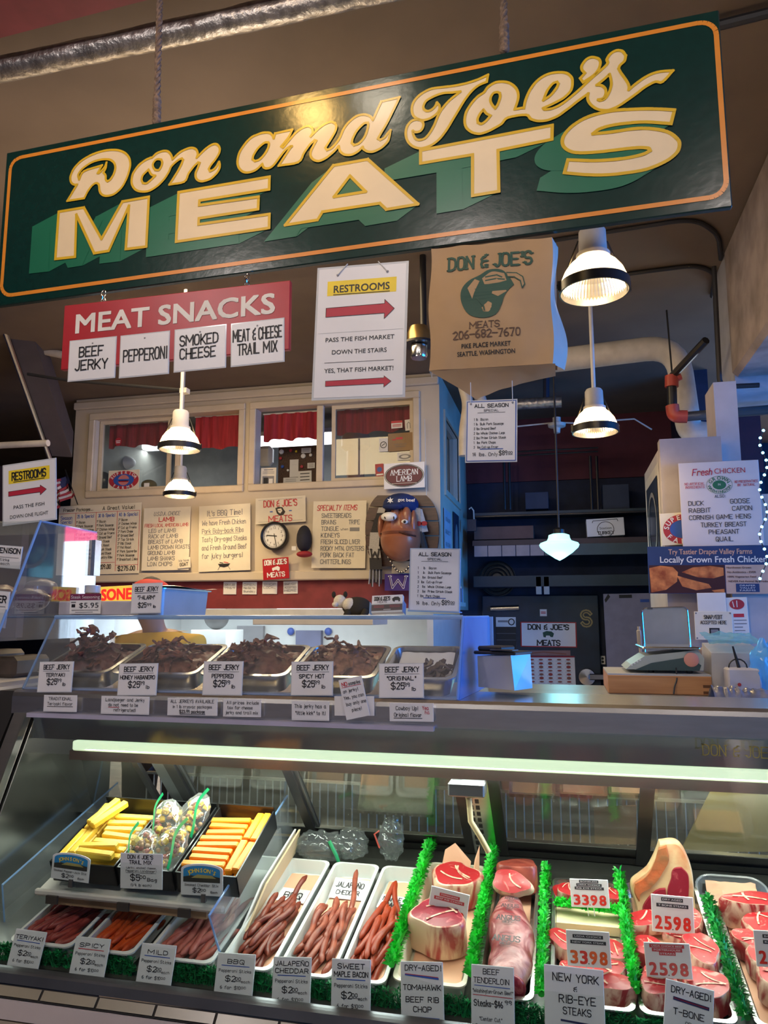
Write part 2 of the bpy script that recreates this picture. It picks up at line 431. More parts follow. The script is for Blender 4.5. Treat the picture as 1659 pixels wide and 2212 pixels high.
X0, X1, Y0r, Y1r = -9.0, 7.0, -6.0, 11.0
def sbox(name, a, b, m, bev=0.0): return struct(MB().box(a, b, m, bev).build(name))
sbox('floor', (X0, Y0r, -0.1), (X1, Y1r, 0.0), mat('brown_quarry_tile', (0.34, 0.26, 0.20), 0.5, var=0.2))
sbox('ceiling', (X0, Y0r, 3.86), (X1, Y1r, 3.96), ceilm)
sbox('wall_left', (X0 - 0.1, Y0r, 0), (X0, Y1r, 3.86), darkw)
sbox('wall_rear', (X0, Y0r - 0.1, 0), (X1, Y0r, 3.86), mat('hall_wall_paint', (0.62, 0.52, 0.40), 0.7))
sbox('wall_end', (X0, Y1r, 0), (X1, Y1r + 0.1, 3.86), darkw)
# right side: piers and a lintel around the open market front
b = MB(); b.box((X1, Y0r, 0), (X1 + 0.1, 0.0, 3.86), conc); b.box((X1, 6.6, 0), (X1 + 0.1, Y1r, 3.86), conc)
b.box((X1, 0.0, 3.4), (X1 + 0.1, 6.6, 3.86), conc); b.box((X1, 0.0, 0), (X1 + 0.1, 6.6, 0.6), conc); struct(b.build('wall_right'))
# daylit doorway far back at the right end of the market
sbox('window_4', (3.6, Y1r - .03, .3), (6.9, Y1r - .01, 2.75), mat('daylit_pane', (.80, .92, 1.0), .3, var=0, emit=6))
sbox('trim_red_sign', (3.4, Y1r - .06, 2.75), (6.9, Y1r - .03, 3.05), mat('lit_red_sign', (1.0, .10, .22), .3, var=0, emit=4))

# ---- office wall with its two windows (a raised room over the preparation area)
YW = 7.0
def XW(px): return at(px, 960, YW).x
wx0, wx1 = XW(160), XW(950); zb, zt = 1.875, 3.86; wz0, wz1 = 2.83, 3.62
L1, R1, L2, R2 = XW(205), XW(516), XW(553), XW(893)
b = MB()
b.box((wx0, YW, zb), (wx1, YW + 0.12, wz0), plaster); b.box((wx0, YW, wz1), (wx1, YW + 0.12, zt), plaster)
for a, c in ((wx0, L1), (R1, L2), (R2, wx1)): b.box((a, YW, wz0), (c, YW + 0.12, wz1), plaster)
b.box((wx0, YW - 0.03, zb - 0.02), (wx1, YW + 0.12, zb + 0.07), plaster, 0.01)
b.box((wx0, YW - 0.05, wz1 + 0.12), (wx1, YW, wz1 + 0.2), plaster, 0.01)
struct(b.build('wall_office'))
frm = mat('cream_window_frame', (0.60, 0.51, 0.40), 0.5, var=0.05)
def window(name, xa, xb, mull, panes):
    b = MB(); f = 0.05
    b.box((xa - 0.07, YW - 0.03, wz0 - 0.07), (xb + 0.07, YW + 0.0, wz0), frm, 0.008); b.box((xa - 0.07, YW - 0.03, wz1), (xb + 0.07, YW + 0.0, wz1 + 0.07), frm, 0.008)
    for x in (xa - 0.035, xb + 0.035): b.box((x - 0.035, YW - 0.03, wz0), (x + 0.035, YW, wz1), frm, 0.008)
    for x in mull: b.box((x - 0.035, YW + 0.02, wz0), (x + 0.035, YW + 0.07, wz1), frm, 0.006)
    o = struct(b.build(name))
    for (pa, pb, y) in panes:
        g = MB(); g.box((pa, YW + y, wz0), (pb, YW + y + 0.005, wz1), glassy('window_glass', (0.93, 0.95, 0.94), 0.6, haze=0.03))
        g.build('pane', o_as_root(o))
        fr = MB()
        for q in ((pa, pa + 0.04), (pb - 0.04, pb)): fr.box((q[0], YW + y - 0.012, wz0), (q[1], YW + y + 0.018, wz1), frm)
        for q in ((wz0, wz0 + 0.04), (wz1 - 0.04, wz1)): fr.box((pa + 0.04, YW + y - 0.012, q[0]), (pb - 0.04, YW + y + 0.018, q[1]), frm)
        fr.build('sash', o_as_root(o))
    return o
def o_as_root(o):
    if o.get('_m') is None:
        m = Matrix.Translation(o.location); o['_m'] = [x for r in m for x in r]
    return o
window('window_1', L1, R1, [XW(383)], [(XW(207), XW(362), 0.075)])
window('window_2', L2, R2, [XW(689)], [(XW(712), XW(891), 0.075)])
# side wall of the office, running back on its right, with a window
xs = wx1
b = MB(); b.box((xs - 0.1, YW + 0.12, zb - 0.3), (xs, 9.6, 2.75), plaster); b.box((xs - 0.1, YW + 0.12, 3.5), (xs, 9.6, zt), plaster)
b.box((xs - 0.1, YW + 0.12, 2.75), (xs, YW + 0.3, 3.5), plaster); b.box((xs - 0.1, 8.3, 2.75), (xs, 9.6, 3.5), plaster)
struct(b.build('wall_office_side'))
b = MB(); b.box((xs - 0.06, YW + 0.3, 2.75), (xs - 0.055, 8.3, 3.5), clear); o = struct(b.build('window_3'))
b = MB(); b.box((xs - 0.01, YW + 0.24, 2.69), (xs + 0.02, 8.36, 2.75), frm); b.box((xs - 0.01, YW + 0.24, 3.5), (xs + 0.02, 8.36, 3.56), frm)
b.box((xs - 0.01, YW + 0.24, 2.75), (xs + 0.02, YW + 0.3, 3.5), frm); b.box((xs - 0.01, 8.3, 2.75), (xs + 0.02, 8.36, 3.5), frm); b.build('window_frame', o_as_root(o))
# office interior
sbox('floor_office', (wx0, YW + 0.12, zb - 0.05), (xs - 0.1, 9.6, zb + 0.02), mat('office_floor', (0.12, 0.1, 0.09), 0.6))
sbox('wall_office_inner', (wx0, 9.0, zb + 0.02), (xs - 0.1, 9.08, zt), mat('office_inner_wall', (0.20, 0.20, 0.18), 0.7))
sbox('wall_office_left', (wx0 - 0.0, YW + 0.12, zb + 0.02), (wx0 + 0.08, 9.0, zt), mat('office_inner_wall', (0.2, 0.2, 0.18), 0.7))
curt = mat('red_curtain_cloth', (0.30, 0.02, 0.035), 0.85, var=0.25, scale=6, stretch=(6, 1, 0.4))
def valance(label, xa, xb, z0, z1, y=YW + 0.16):
    b = MB(); n = int((xb - xa) / 0.012)
    def f(u, v):
        k = 1 - v; return Vector((xa + u * (xb - xa), y + 0.02 * math.sin(u * (xb - xa) * 46) * (0.35 + 0.65 * k) + 0.008 * math.sin(u * 31), z0 + v * (z1 - z0) - 0.018 * k * math.sin(u * (xb - xa) * 23 + 1) * 0.7))
    b.grid(f, n, 6, curt); b.tube([(xa - 0.01, y, z1 + 0.005), (xb + 0.01, y, z1 + 0.005)], 0.008, whitep, 6)
    tag(b.build('valance_curtain'), label, 'curtain', 'red valances in the office windows')
valance('red gathered valance over the dark right half of the left office window', XW(405), XW(514), 3.27, 3.62)
valance('red valance hanging over the corkboard side of the right office window', XW(556), XW(687), 3.32, 3.60)
valance('dark red valance behind the greyish left pane of the left office window', XW(209), XW(352), 3.36, 3.61, YW + 0.22)
valance('dark red valance behind the sliding sash of the right office window', XW(714), XW(880), 3.36, 3.61, YW + 0.22)
tubeE = mat('lit_fluorescent_tube', (0.93, 0.97, 1.0), 0.4, var=0.0, emit=3.2)
def strip_light(label, a, c, y, z, h=0.09, grp=None):
    t = thing('strip_light', (a, y, z - h), label, 'ceiling light', grp)
    b = MB(); b.box((a, y, z), (c, y + 0.16, z + 0.05), whitep); b.build('housing', t)
    b = MB(); b.box((a + 0.01, y + 0.01, z - h), (c - 0.01, y + 0.15, z), tubeE, 0.02); b.build('diffuser', t)
    lamp('strip_lamp', 'AREA', ((a + c) / 2, y + 0.08, z - h - 0.01), 9 * (c - a), (0.92, 0.97, 1.0), c - a, 0.12, target=((a + c) / 2, y + 0.081, 0))
strip_light('long lit fluorescent fixture seen through the left office window', at(255, 950, 8.2).x, at(405, 950, 8.2).x, 8.2, at(330, 962, 8.2).z + 0.06, 0.10, 'office strip lights')
strip_light('long lit fluorescent fixture under the red valance of the right office window', at(556, 940, 8.2).x, at(716, 940, 8.2).x, 8.2, at(600, 950, 8.2).z + 0.06, 0.12, 'office strip lights')
# ---- red fascia and lit preparation room below the office
sbox('trim_red_fascia', (wx0, YW + 0.04, 1.58), (xs - 0.02, YW + 0.10, zb - 0.02), maroon)
sbox('trim_kitchen_header', (wx0, YW + 0.02, 1.50), (XW(800), YW + 0.12, 1.575), mat('white_header', (0.55, 0.58, 0.6), 0.4))
lightwall = mat('white_kitchen_panel', (0.62, 0.66, 0.66), 0.35, var=0.04)
sbox('wall_kitchen', (wx0, 9.4, 0), (xs - 0.1, 9.46, zb - 0.06), lightwall)
sbox('wall_kitchen_left', (wx0, YW + 0.12, 0), (wx0 + 0.06, 9.4, zb - 0.06), lightwall)
sbox('wall_kitchen_right', (xs - 0.16, YW + 0.12, 0), (xs - 0.1, 9.4, zb - 0.35), lightwall)
strip_light('lit fluorescent fixture in the white kitchen below the red band', at(598, 1330, 8.6).x, at(735, 1330, 8.6).x, 8.6, 1.56, 0.07, 'kitchen strip lights')
lamp('kitchen_light', 'AREA', (-3.6, 8.3, 1.72), 70, (0.9, 0.97, 1.0), 2.6, 0.8, target=(-3.6, 8.35, 0))
# ---- alcove to the right of the office
YA = 9.0
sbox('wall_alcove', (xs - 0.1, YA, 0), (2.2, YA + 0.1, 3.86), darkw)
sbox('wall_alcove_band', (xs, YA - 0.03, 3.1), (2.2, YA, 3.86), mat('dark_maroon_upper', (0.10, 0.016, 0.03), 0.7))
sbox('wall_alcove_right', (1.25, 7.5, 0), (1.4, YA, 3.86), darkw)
# ---- ceiling beams
bx = 1.075
b = MB(); b.box((bx, -1.0, 3.0), (2.6, 5.0, 3.86), conc, 0.03); struct(b.build('trim_beam_right'))
b = MB(); b.box((bx + 0.02, 5.0, 2.93), (3.4, 5.5, 3.86), mat('grey_blue_painted_beam', (0.42, 0.42, 0.46), 0.7)); struct(b.build('trim_cross_beam'))
e0, e1 = atz(-150, 121, 3.72), atz(900, -150, 3.72); b = MB(); b.prism([e0, e1, e1 + Vector((0, -.8, 0)), e0 + Vector((0, -.8, 0))], maroon, (0, 0, .135)); struct(b.build('trim_soffit_maroon'))
b = MB()
p = [at(0, 690, 5.2), at(108, 985, 5.2)]
p0, p1 = at(0, 665, 5.0), at(112, 985, 6.4)
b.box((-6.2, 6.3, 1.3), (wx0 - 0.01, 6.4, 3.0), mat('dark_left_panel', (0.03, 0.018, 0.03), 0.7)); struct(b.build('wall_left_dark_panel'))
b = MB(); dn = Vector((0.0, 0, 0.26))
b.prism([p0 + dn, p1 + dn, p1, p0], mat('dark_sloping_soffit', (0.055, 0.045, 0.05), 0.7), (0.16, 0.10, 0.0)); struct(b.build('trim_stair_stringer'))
b = MB(); b.tube([p0 + Vector((0.0, -0.03, -0.03)), p1 + Vector((0.0, -0.03, -0.03))], 0.022, steel, 8)
tag(b.build('stair_edge_rail'), 'grey metal rail sloping along the dark stair edge at far left', 'rail')
# right pillar and the cabinet wall that carries the chicken signs
pil = mat('pale_lavender_paint', (0.52, 0.47, 0.48), 0.6, var=0.06)
sbox('trim_pillar', (0.93, 4.82, 0), (1.06, 5.1, 2.93), pil)
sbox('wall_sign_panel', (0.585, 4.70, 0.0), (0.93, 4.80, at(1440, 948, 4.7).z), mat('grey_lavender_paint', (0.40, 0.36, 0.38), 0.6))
sbox('wall_right_lower', (0.93, 4.66, 0.0), (1.5, 4.8, 2.2), pil)
# ------------------------------------------------------------------ big hanging shop sign
th = R_(2.25); SP = Vector((-0.7, 2.08, 2.9)); SN = Vector((-math.sin(th), -math.cos(th), 0))
ex = Vector((math.cos(th), -math.sin(th), 0)); ez = Vector((0, 0, 1))
def sg(x, y): return onpl(x, y, SP, SN)
so = sg(14, 330); c_br = sg(1590, 445); c_tr = sg(1553, 20)
tilt = (so.z - c_tr.z) / (c_tr - so).length
ex = (c_tr - so).normalized(); ez = (-SN).cross(ex).normalized()
if ez.z < 0: ez = -ez
n_ = ex.cross(ez)
Wd = (c_tr - so).length; Hd = (c_tr - c_br).dot(ez)
org = so - ez * Hd
SM = Matrix(((ex.x, ez.x, n_.x, org.x), (ex.y, ez.y, n_.y, org.y), (ex.z, ez.z, n_.z, org.z), (0, 0, 0, 1)))
def sl(x, y):
    p = sg(x, y) - org; return (p.dot(ex), p.dot(ez))
sign_green = mat('glossy_dark_green_enamel', (0.003, 0.030, 0.026), 0.20, var=0.08, scale=30, bump=0.05, detail=8)
shade_green = mat('mid_green_enamel', (0.010, 0.15, 0.080), 0.3, var=0.04, coat=0.2)
letter_cream = mat('cream_enamel', (0.86, 0.70, 0.46), 0.35, var=0.05, scale=5, coat=0.2)
letter_gold = mat('gold_yellow_enamel', (0.72, 0.46, 0.02), 0.3, var=0.05, coat=0.2)
orange = mat('orange_pinstripe', (0.75, 0.27, 0.03), 0.3, var=0.05, coat=0.2)
sign = thing('shop_sign', None, 'huge dark green shop sign with cream and gold lettering hung over the counter', 'sign', mx=SM)
b = MB(); b.box((0, 0, -0.02), (Wd, Hd, 0), sign_green, 0.003); b.build('board', sign, local=True)
# pinstripe
a_, c_ = sl(24, 345), sl(1545, 42); d_ = sl(1571, 422)
x0_, x1_ = a_[0], (c_[0] + d_[0]) / 2; y1_, y0_ = (a_[1] + c_[1]) / 2, d_[1]
r_ = 0.045; pts = []
for cx_, cy_, t0 in ((x1_ - r_, y1_ - r_, 90), (x1_ - r_, y0_ + r_, 0), (x0_ + r_, y0_ + r_, -90), (x0_ + r_, y1_ - r_, 180)):
    for k in range(7): pts.append((cx_ + r_ * math.cos(R_(t0 - k * 15)), cy_ + r_ * math.sin(R_(t0 - k * 15))))
pts.append(pts[0])
b = MB(); b.stroke(pts, 0.0135, orange, 0.0008, cap=False); b.build('pinstripe', sign, local=True)
def tp(crop, pts):
    ox, oy, k = crop; return [(ox + x / k, oy + y / k) for x, y in pts]
def smooth(pts, sharp=R_(52), n=4):
    """closed outline: rounded where the trace bends gently, kept sharp at its corners"""
    N = len(pts); out = []
    V = [Vector(p) for p in pts]
    cor = []
    for i in range(N):
        u, v = V[i] - V[i - 1], V[(i + 1) % N] - V[i]
        cor.append(u.angle(v, 0) > sharp)
    for i in range(N):
        p1, p2 = V[i], V[(i + 1) % N]; p0 = V[i - 1] if not cor[i] else p1 - (p2 - p1); p3 = V[(i + 2) % N] if not cor[(i + 1) % N] else p2 + (p2 - p1)
        for k in range(n):
            t = k / n
            q = 0.5 * ((2 * p1) + (p2 - p0) * t + (2 * p0 - 5 * p1 + 4 * p2 - p3) * t * t + (3 * p1 - p0 - 3 * p2 + p3) * t ** 3)
            out.append((q.x, q.y))
    return out
C1, C2, C3, C4 = (140, 300, 4.608), (500, 200, 4.366), (870, 90, 5.53), (1120, 90, 4.74)
C5, C6, C7 = (40, 340, 2.765), (560, 320, 3.770), (880, 220, 2.676)
script = [
 (tp(C1, [(30,622),(200,596),(225,545),(260,490),(300,452),(325,445),(345,462),(352,520),(372,555),(410,572),(470,565),(530,530),(590,460),(635,360),(657,270),(648,200),(610,150),(550,122),(470,115),(370,130),(260,170),(170,225),(105,290),(68,360),(62,410),(75,445),(102,461),(128,460)]),
  [tp(C1, [(148,410),(197,328),(378,268),(332,345),(350,342),(398,292),(422,240),(412,300),(390,340),(412,370),(415,412),(432,428),(462,405),(492,355),(508,300),(500,250),(460,215),(400,208),(310,225),(230,265),(170,315),(140,365)])]),
 (tp(C1, [(875,190),(920,150),(980,127),(1030,130),(1063,165),(1077,208),(1150,140),(1220,105),(1270,95),(1310,110),(1328,150),(1318,192),(1380,130),(1440,80),(1495,57),(1530,70),(1548,110),(1535,160),(1500,215),(1460,265),(1438,305),(1450,328),(1490,308),(1520,270),(1540,233),(1548,265),(1540,310),(1505,360),(1450,405),(1380,427),(1335,420),(1310,390),(1308,345),(1330,290),(1347,245),(1330,240),(1290,280),(1240,345),(1192,432),(1045,460),(1110,360),(1160,270),(1182,215),(1170,200),(1130,220),(1082,262),(1060,290),(1035,345),(990,410),(930,470),(850,520),(770,530),(710,510),(675,460),(672,400),(690,340),(740,270),(800,222),(855,195)]),
  [tp(C1, [(905,315),(887,290),(882,260),(900,225),(930,208),(965,212),(975,245),(960,290),(938,316)]), tp(C1, [(838,310),(785,365),(770,410),(782,445),(815,448),(850,425),(906,372),(868,360)])]),
 (tp(C2, [(240,405),(300,385),(360,385),(390,410),(402,437),(415,390),(578,355),(540,430),(472,512),(490,525),(560,440),(620,375),(680,335),(730,322),(765,340),(770,380),(752,418),(820,350),(880,305),(940,283),(980,295),(992,330),(975,385),(930,460),(888,525),(905,548),(950,525),(1000,470),(1030,420),(1060,350),(1110,285),(1180,230),(1250,213),(1310,230),(1336,264),(1415,90),(1588,50),(1540,150),(1470,290),(1400,410),(1385,440),(1405,452),(1445,430),(1475,390),(1503,360),(1490,430),(1470,475),(1410,530),(1340,562),(1290,562),(1250,540),(1240,518),(1190,565),(1130,592),(1070,590),(1030,560),(1014,510),(960,570),(890,625),(830,650),(780,640),(752,605),(752,560),(780,500),(802,460),(785,455),(740,500),(690,570),(632,662),(448,695),(510,600),(560,525),(574,512),(550,517),(500,560),(440,640),(390,700),(345,720),(310,712),(294,678),(240,730),(170,758),(110,750),(70,705),(62,640),(85,560),(140,480),(190,430)]),
  [tp(C2, [(350,475),(315,480),(260,525),(215,590),(203,635),(225,652),(270,635),(320,580),(350,525),(357,490)]), tp(C2, [(1288,290),(1250,300),(1190,360),(1150,430),(1138,480),(1160,502),(1210,480),(1260,420),(1285,350),(1292,310)])]),
 (tp(C3, [(1020,405),(1005,490),(930,520),(850,575),(760,680),(690,790),(600,940),(520,1070),(440,1170),(350,1240),(240,1280),(150,1270),(80,1220),(45,1150),(40,1080),(60,1010),(110,955),(170,938),(225,952),(248,990),(240,1040),(205,1080),(150,1088),(122,1072),(130,1120),(155,1165),(200,1182),(270,1160),(330,1090),(380,1000),(430,880),(480,800),(560,710),(690,605),(600,615),(480,625),(380,660),(290,710),(252,770),(255,812),(290,836),(340,825),(390,780),(410,735),(442,780),(430,840),(370,900),(290,938),(230,945),(170,925),(130,890),(112,830),(120,760),(160,690),(240,620),(350,570),(500,550),(650,530),(780,500),(900,460)]), []),
 (tp(C3, [(975,610),(1020,550),(1100,500),(1190,487),(1280,505),(1350,560),(1380,630),(1375,710),(1338,817),(1448,797)]) + tp(C4, [(55,690),(75,600),(120,500),(190,410),(290,345),(400,322),(490,330),(540,370),(553,420),(540,500),(480,570),(380,630),(253,688),(275,702),(350,690),(450,640),(600,520),(750,380),(903,243),(905,190),(940,135),(1000,100),(1060,105),(1098,150),(1085,205),(1040,250),(1025,285),(1050,330),(1100,400),(1130,460),(1128,502),(1200,440),(1300,370),(1420,320),(1582,303),(1475,418),(1400,420),(1300,470),(1180,560),(1050,650),(950,700),(870,710),(790,690),(730,640),(708,590),(714,538),(600,622),(500,700),(400,770),(300,810),(210,820),(130,800),(76,757)]) + tp(C3, [(1260,915),(1180,990),(1080,1050),(980,1095),(900,1108),(820,1085),(760,1030),(742,950),(760,850),(820,750),(890,670),(945,632)]),
  [tp(C3, [(1130,612),(1160,625),(1165,670),(1140,750),(1106,805),(1075,770),(1050,720),(1055,670),(1085,625)]), tp(C3, [(965,820),(925,870),(897,930),(900,975),(940,990),(990,960),(1050,893),(1000,865)]),
   tp(C4, [(395,418),(350,440),(295,510),(255,608),(330,555),(390,480),(408,440)]), tp(C4, [(932,340),(880,390),(800,452),(850,457),(888,490),(893,540),(868,586),(815,602),(842,610),(890,585),(930,520),(950,450),(945,390)])]),
 (tp(C4, [(770,168),(820,185),(838,225),(820,290),(770,350),(662,425),(632,382),(680,330),(650,295),(650,250),(690,195),(730,172)]), [])]
block = [
 (tp(C5, [(245,328),(395,303),(500,490),(625,268),(783,240),(768,536),(645,551),(664,292),(543,562),(457,576),(350,345),(342,597),(225,610)]), [], (-58, 31)),
 (tp(C5, [(960,212),(1502,120),(1500,195),(1085,262),(1083,290),(1437,240),(1434,313),(1081,368),(1079,404),(1502,343),(1500,425),(945,507)]), [], (-66, 33)),
 (tp(C6, [(607,147),(887,97),(1295,462),(1038,505),(985,455),(518,525),(478,590),(215,632)]), [tp(C6, [(742,232),(870,360),(612,402)])], (-46, 35)),
 (tp(C7, [(78,285),(838,140),(836,222),(525,285),(530,522),(378,547),(378,310),(78,360)]), [], (-78, 38)),
 (smooth(tp(C7, [(1543,53),(1523,132),(1380,122),(1230,133),(1120,158),(1072,190),(1180,180),(1300,162),(1400,160),(1500,178),(1555,215),(1572,250),(1555,300),(1490,350),(1380,395),(1230,420),(1080,428),(908,415),(928,340),(1080,345),(1230,335),(1350,312),(1402,288),(1385,272),(1300,272),(1150,290),(1000,300),(930,285),(898,250),(905,200),(960,140),(1050,90),(1180,58),(1320,48),(1440,47)])), [], (-60, 38))]
toL = lambda pts: [sl(*p) for p in pts]
bs, bl = MB(), MB()
for k, (o_, hs, off) in enumerate(block):
    P = toL(o_); Q = toL([(x + off[0], y + off[1]) for x, y in o_]); z = 0.0008 + 0.00025 * k
    for i in range(len(P)):
        j = (i + 1) % len(P); bs.poly([[P[i], P[j], Q[j], Q[i]]], shade_green, z + i * min(3e-5, 0.001 / len(P)))
    bs.poly([Q], shade_green, z + 0.0012)
    bl.poly([P] + [toL(h) for h in hs], letter_cream, 0.0034)
    for lp in [P] + [toL(h) for h in hs]: bl.stroke(lp + [lp[0]], 0.0095, letter_gold, 0.0042)
bs.build('letter_shade', sign, local=True); bl.build('block_lettering', sign, local=True)
b = MB()
for o_, hs in script:
    Ls = [toL(smooth(o_))] + [toL(smooth(h)) for h in hs]
    b.poly(Ls, letter_cream, 0.0024)
    for lp in Ls: b.stroke(lp + [lp[0]], 0.0078, letter_gold, 0.0032)
b.build('script_lettering', sign, local=True)
rope_m = mat('old_rope', (0.17, 0.12, 0.09), 0.9, var=0.35, scale=60, bump=0.8)
def rope(label, p, q, lean):
    b = MB(); n = 60; a, c = Vector(p), Vector(q)
    for s_ in range(3):
        pts = []
        for i in range(n + 1):
            t = i / n; o = a.lerp(c, t); ang = t * 55 + s_ * 2.094; pts.append(o + Vector((math.cos(ang) * 0.006, math.sin(ang) * 0.006, 0)))
        b.tube(pts, 0.0065, rope_m, 6)
    for k in range(5): b.ball(a.lerp(c, 0.02 + k * 0.03), (0.016, 0.016, 0.02), rope_m, 8, 6)
    tag(b.build('sign_rope'), label, 'rope', 'ropes that hold the green sign')
p = sg(334, 263); q = atz(352, -5, 3.86); q = Vector((p.x + (q.x - p.x) * 0.35, p.y + 0.06, 3.86)); rope('brown knotted rope holding up the left end of the green sign', p + Vector((0, 0.012, -0.005)), q, 0)
p = sg(1089, 104); rope('brown twisted rope holding up the right half of the green sign', p + Vector((0, 0.012, -0.005)), Vector((p.x, p.y + 0.1, 3.86)), 0)
# ------------------------------------------------------------------ what hangs below the sign
ySg = 2.075
signred = mat('red_painted_board', (0.42, 0.012, 0.022), 0.35, var=0.06)
M_, w_, h_ = basis(at(139, 660, ySg), at(627, 605, ySg), at(131, 799, ySg))
sn = thing('snack_sign', None, 'red wooden board with white capitals hung on hooks below the green sign', 'sign', mx=M_)
b = MB(); b.box((0, 0, -0.018), (w_, h_, 0), signred, 0.002); lines(b, w_, h_, 0.0012, [('F', 'MEAT SNACKS', 0.5, 0.455, 0.30, 0.88, mat('white_painted_letters', (0.80, 0.78, 0.74), 0.5), {'bold': 0.032})]); b.build('board', sn, local=True)
for f in (0.175, 0.815):
    b = MB(); x = f * w_
    for k in range(3):
        r = 0.008; b.tube([(x + (r if k % 2 == 0 else 0.2 * r) * math.cos(t * math.pi / 5), h_ + 0.006 + k * 0.013 + 0.011 * math.sin(t * math.pi / 5), -0.009 + (0 if k % 2 == 0 else r * math.cos(t * math.pi / 5))) for t in range(11)], 0.0016, steel2, 5, caps=False)
    b.build('hook_chain', sn, local=True)
for nm, TL, TR, BL, its in (
 ('BEEF JERKY', (152, 738), (250, 728), (142, 823), [('h', 'BEEF', .48, .42, .24, .52, INK, {'th': .15}), ('h', 'JERKY', .50, .76, .24, .70, INK, {'th': .15})]),
 ('PEPPERONI', (262, 727), (365, 716), (256, 815), [('h', 'PEPPERONI', .52, .64, .28, .90, INK, {'th': .12})]),
 ('SMOKED CHEESE', (379, 714), (487, 702), (370, 803), [('h', 'SMOKED', .48, .40, .24, .76, INK, {'th': .14}), ('h', 'CHEESE', .46, .72, .24, .70, INK, {'th': .14})]),
 ('MEAT & CHEESE TRAIL MIX', (501, 701), (612, 688), (495, 791), [('h', 'MEAT & CHEESE', .5, .43, .27, .94, INK, {'th': .12}), ('h', 'TRAIL MIX', .50, .76, .25, .76, INK, {'th': .13})])):
    card('snack_card', 'white card pinned to the red board, hand-lettered ' + nm.replace('&', 'and').lower(), 'sign card', TL, TR, BL, ySg - 0.002, its + [('o', .5, .10, .018, .02, GREY)], 'white cards on the red board', lam=True)
arrow = lambda x0, x1, y, hh, hd: [(x0, y - hh), (x1 - hd, y - hh - 0.008), (x1 - hd, y - hh * 2.1), (x1, y), (x1 - hd, y + hh * 2.1), (x1 - hd, y + hh - 0.004), (x0, y + hh)]
darkred = mat('arrow_red', (0.48, 0.02, 0.05), 0.5)
rest = card('restroom_sign', 'laminated white restroom sign with two red arrows hanging in the middle', 'sign', (690, 583), (878, 568), (679, 860), ySg, [
 ('r', .105, .10, .895, .215, YEL, .4), ('F', 'RESTROOMS', .5, .192, .058, .64, INK), ('s', [(.18, .208), (.82, .208)], .006, INK),
 ('p', arrow(.10, .88, .345, .035, .11), darkred), ('s', arrow(.10, .88, .345, .035, .11) + [(.10, .31)], .004, INK),
 ('s', [(.02, .505), (.98, .503)], .002, LAM), ('F', 'PASS THE FISH MARKET', .5, .575, .034, .78, INK, {'bold': .008}), ('F', 'DOWN THE STAIRS', .5, .672, .034, .62, INK, {'bold': .008}),
 ('s', [(.11, .735), (.89, .735)], .003, INK), ('F', 'YES, THAT FISH MARKET!', .5, .812, .034, .78, INK, {'bold': .008}),
 ('p', arrow(.13, .87, .895, .020, .08), darkred), ('s', arrow(.13, .87, .895, .020, .08) + [(.13, .875)], .003, INK)], lam=True)
o_ = MB(); 
M_, w_, h_ = basis(at(690, 583, ySg), at(878, 568, ySg), at(679, 860, ySg))
strg = mat('white_string', (0.6, 0.6, 0.58), 0.8)
for fx, dx in ((.22, .03), (.79, -.03)):
    o_ = MB(); o_.tube([(fx * w_, .945 * h_, .002), (fx * w_ + dx, h_ + 0.012, .0)], 0.0018, strg, 6)
    o_.disc(fx * w_, .945 * h_, .004, .004, GREY, .0013); o_.build('hanging_string', rest, local=True)
# ---- brown paper shopping bag
kraft = mat('kraft_paper', (0.46, 0.30, 0.155), 0.75, var=0.07, scale=5, bump=0.2); kraft_in = mat('pale_kraft_gusset', (0.50, 0.40, 0.33), 0.6, var=0.05)
dkgreen = mat('green_print', (0.015, 0.075, 0.05), 0.6); brownp = mat('brown_print', (0.10, 0.05, 0.03), 0.6)
A, B_, Cc = at(930, 537, 2.06), at(1191, 512, 2.06), at(936, 800, 2.06)
M_, w_, h_ = basis(A, B_, Cc)
bag = thing('paper_bag', None, 'brown paper shopping bag with green bull print hanging open below the sign', 'paper bag', mx=M_)
def crumple(x, y, a=0.004): return a * noise.noise(Vector((x * 9, y * 9, 3.1))) + a * 0.5 * noise.noise(Vector((x * 25, y * 25, 1.7)))
b = MB()
def front(u, v):
    x = u * w_; y = v * h_; bulge = 0.014 * math.sin(math.pi * u) * math.sin(math.pi * min(1, v * 1.1))
    if v < 0.02: y -= 0.0
    return Vector((x + 0.004 * math.sin(v * 9), y + 0.006 * noise.noise(Vector((u * 6, v * 2, 0))) * (v > .93), bulge + crumple(x, y)))
b.grid(front, 28, 28, kraft)
dp = 0.075
def side(u, v):   # right gusset, folded in slightly, flaring towards the bottom
    y = v * h_; f = front(1, v); x = f.x + u * (0.010 + 0.022 * (1 - v) + 0.010 * math.sin(v * 7)); z = f.z - u * dp + 0.0; return Vector((x, y + 0.004 * u, z + crumple(u, y, .008) * u))
b.grid(side, 8, 24, kraft_in)
def left(u, v):
    f = front(0, v); return Vector((f.x - u * 0.004, f.y, f.z - u * dp))
b.grid(left, 4, 20, kraft)
def back(u, v): return Vector((u * w_ + .012, v * h_ + 0.006, -dp - 0.002 + crumple(u, v, .004)))
b.grid(back, 8, 8, kraft_in)
def bottom(u, v):   # folded base flap sagging towards the viewer
    x = w_ * (0.0 + u * 1.02); sag = -0.075 * v * (0.25 + math.sin(math.pi * min(1, 0.12 + u * .88)) * .0 + (1 - u) * .8); p = front(u, 0)
    return Vector((x + (.06 - .05 * u) * v * (1 - u) * 2.2, sag + crumple(x, v * .1), p.z * (1 - v) - v * 0.05))
b.grid(bottom, 20, 8, kraft)
b.build('bag_body', bag, local=True)
b = MB(); z = 0.0175
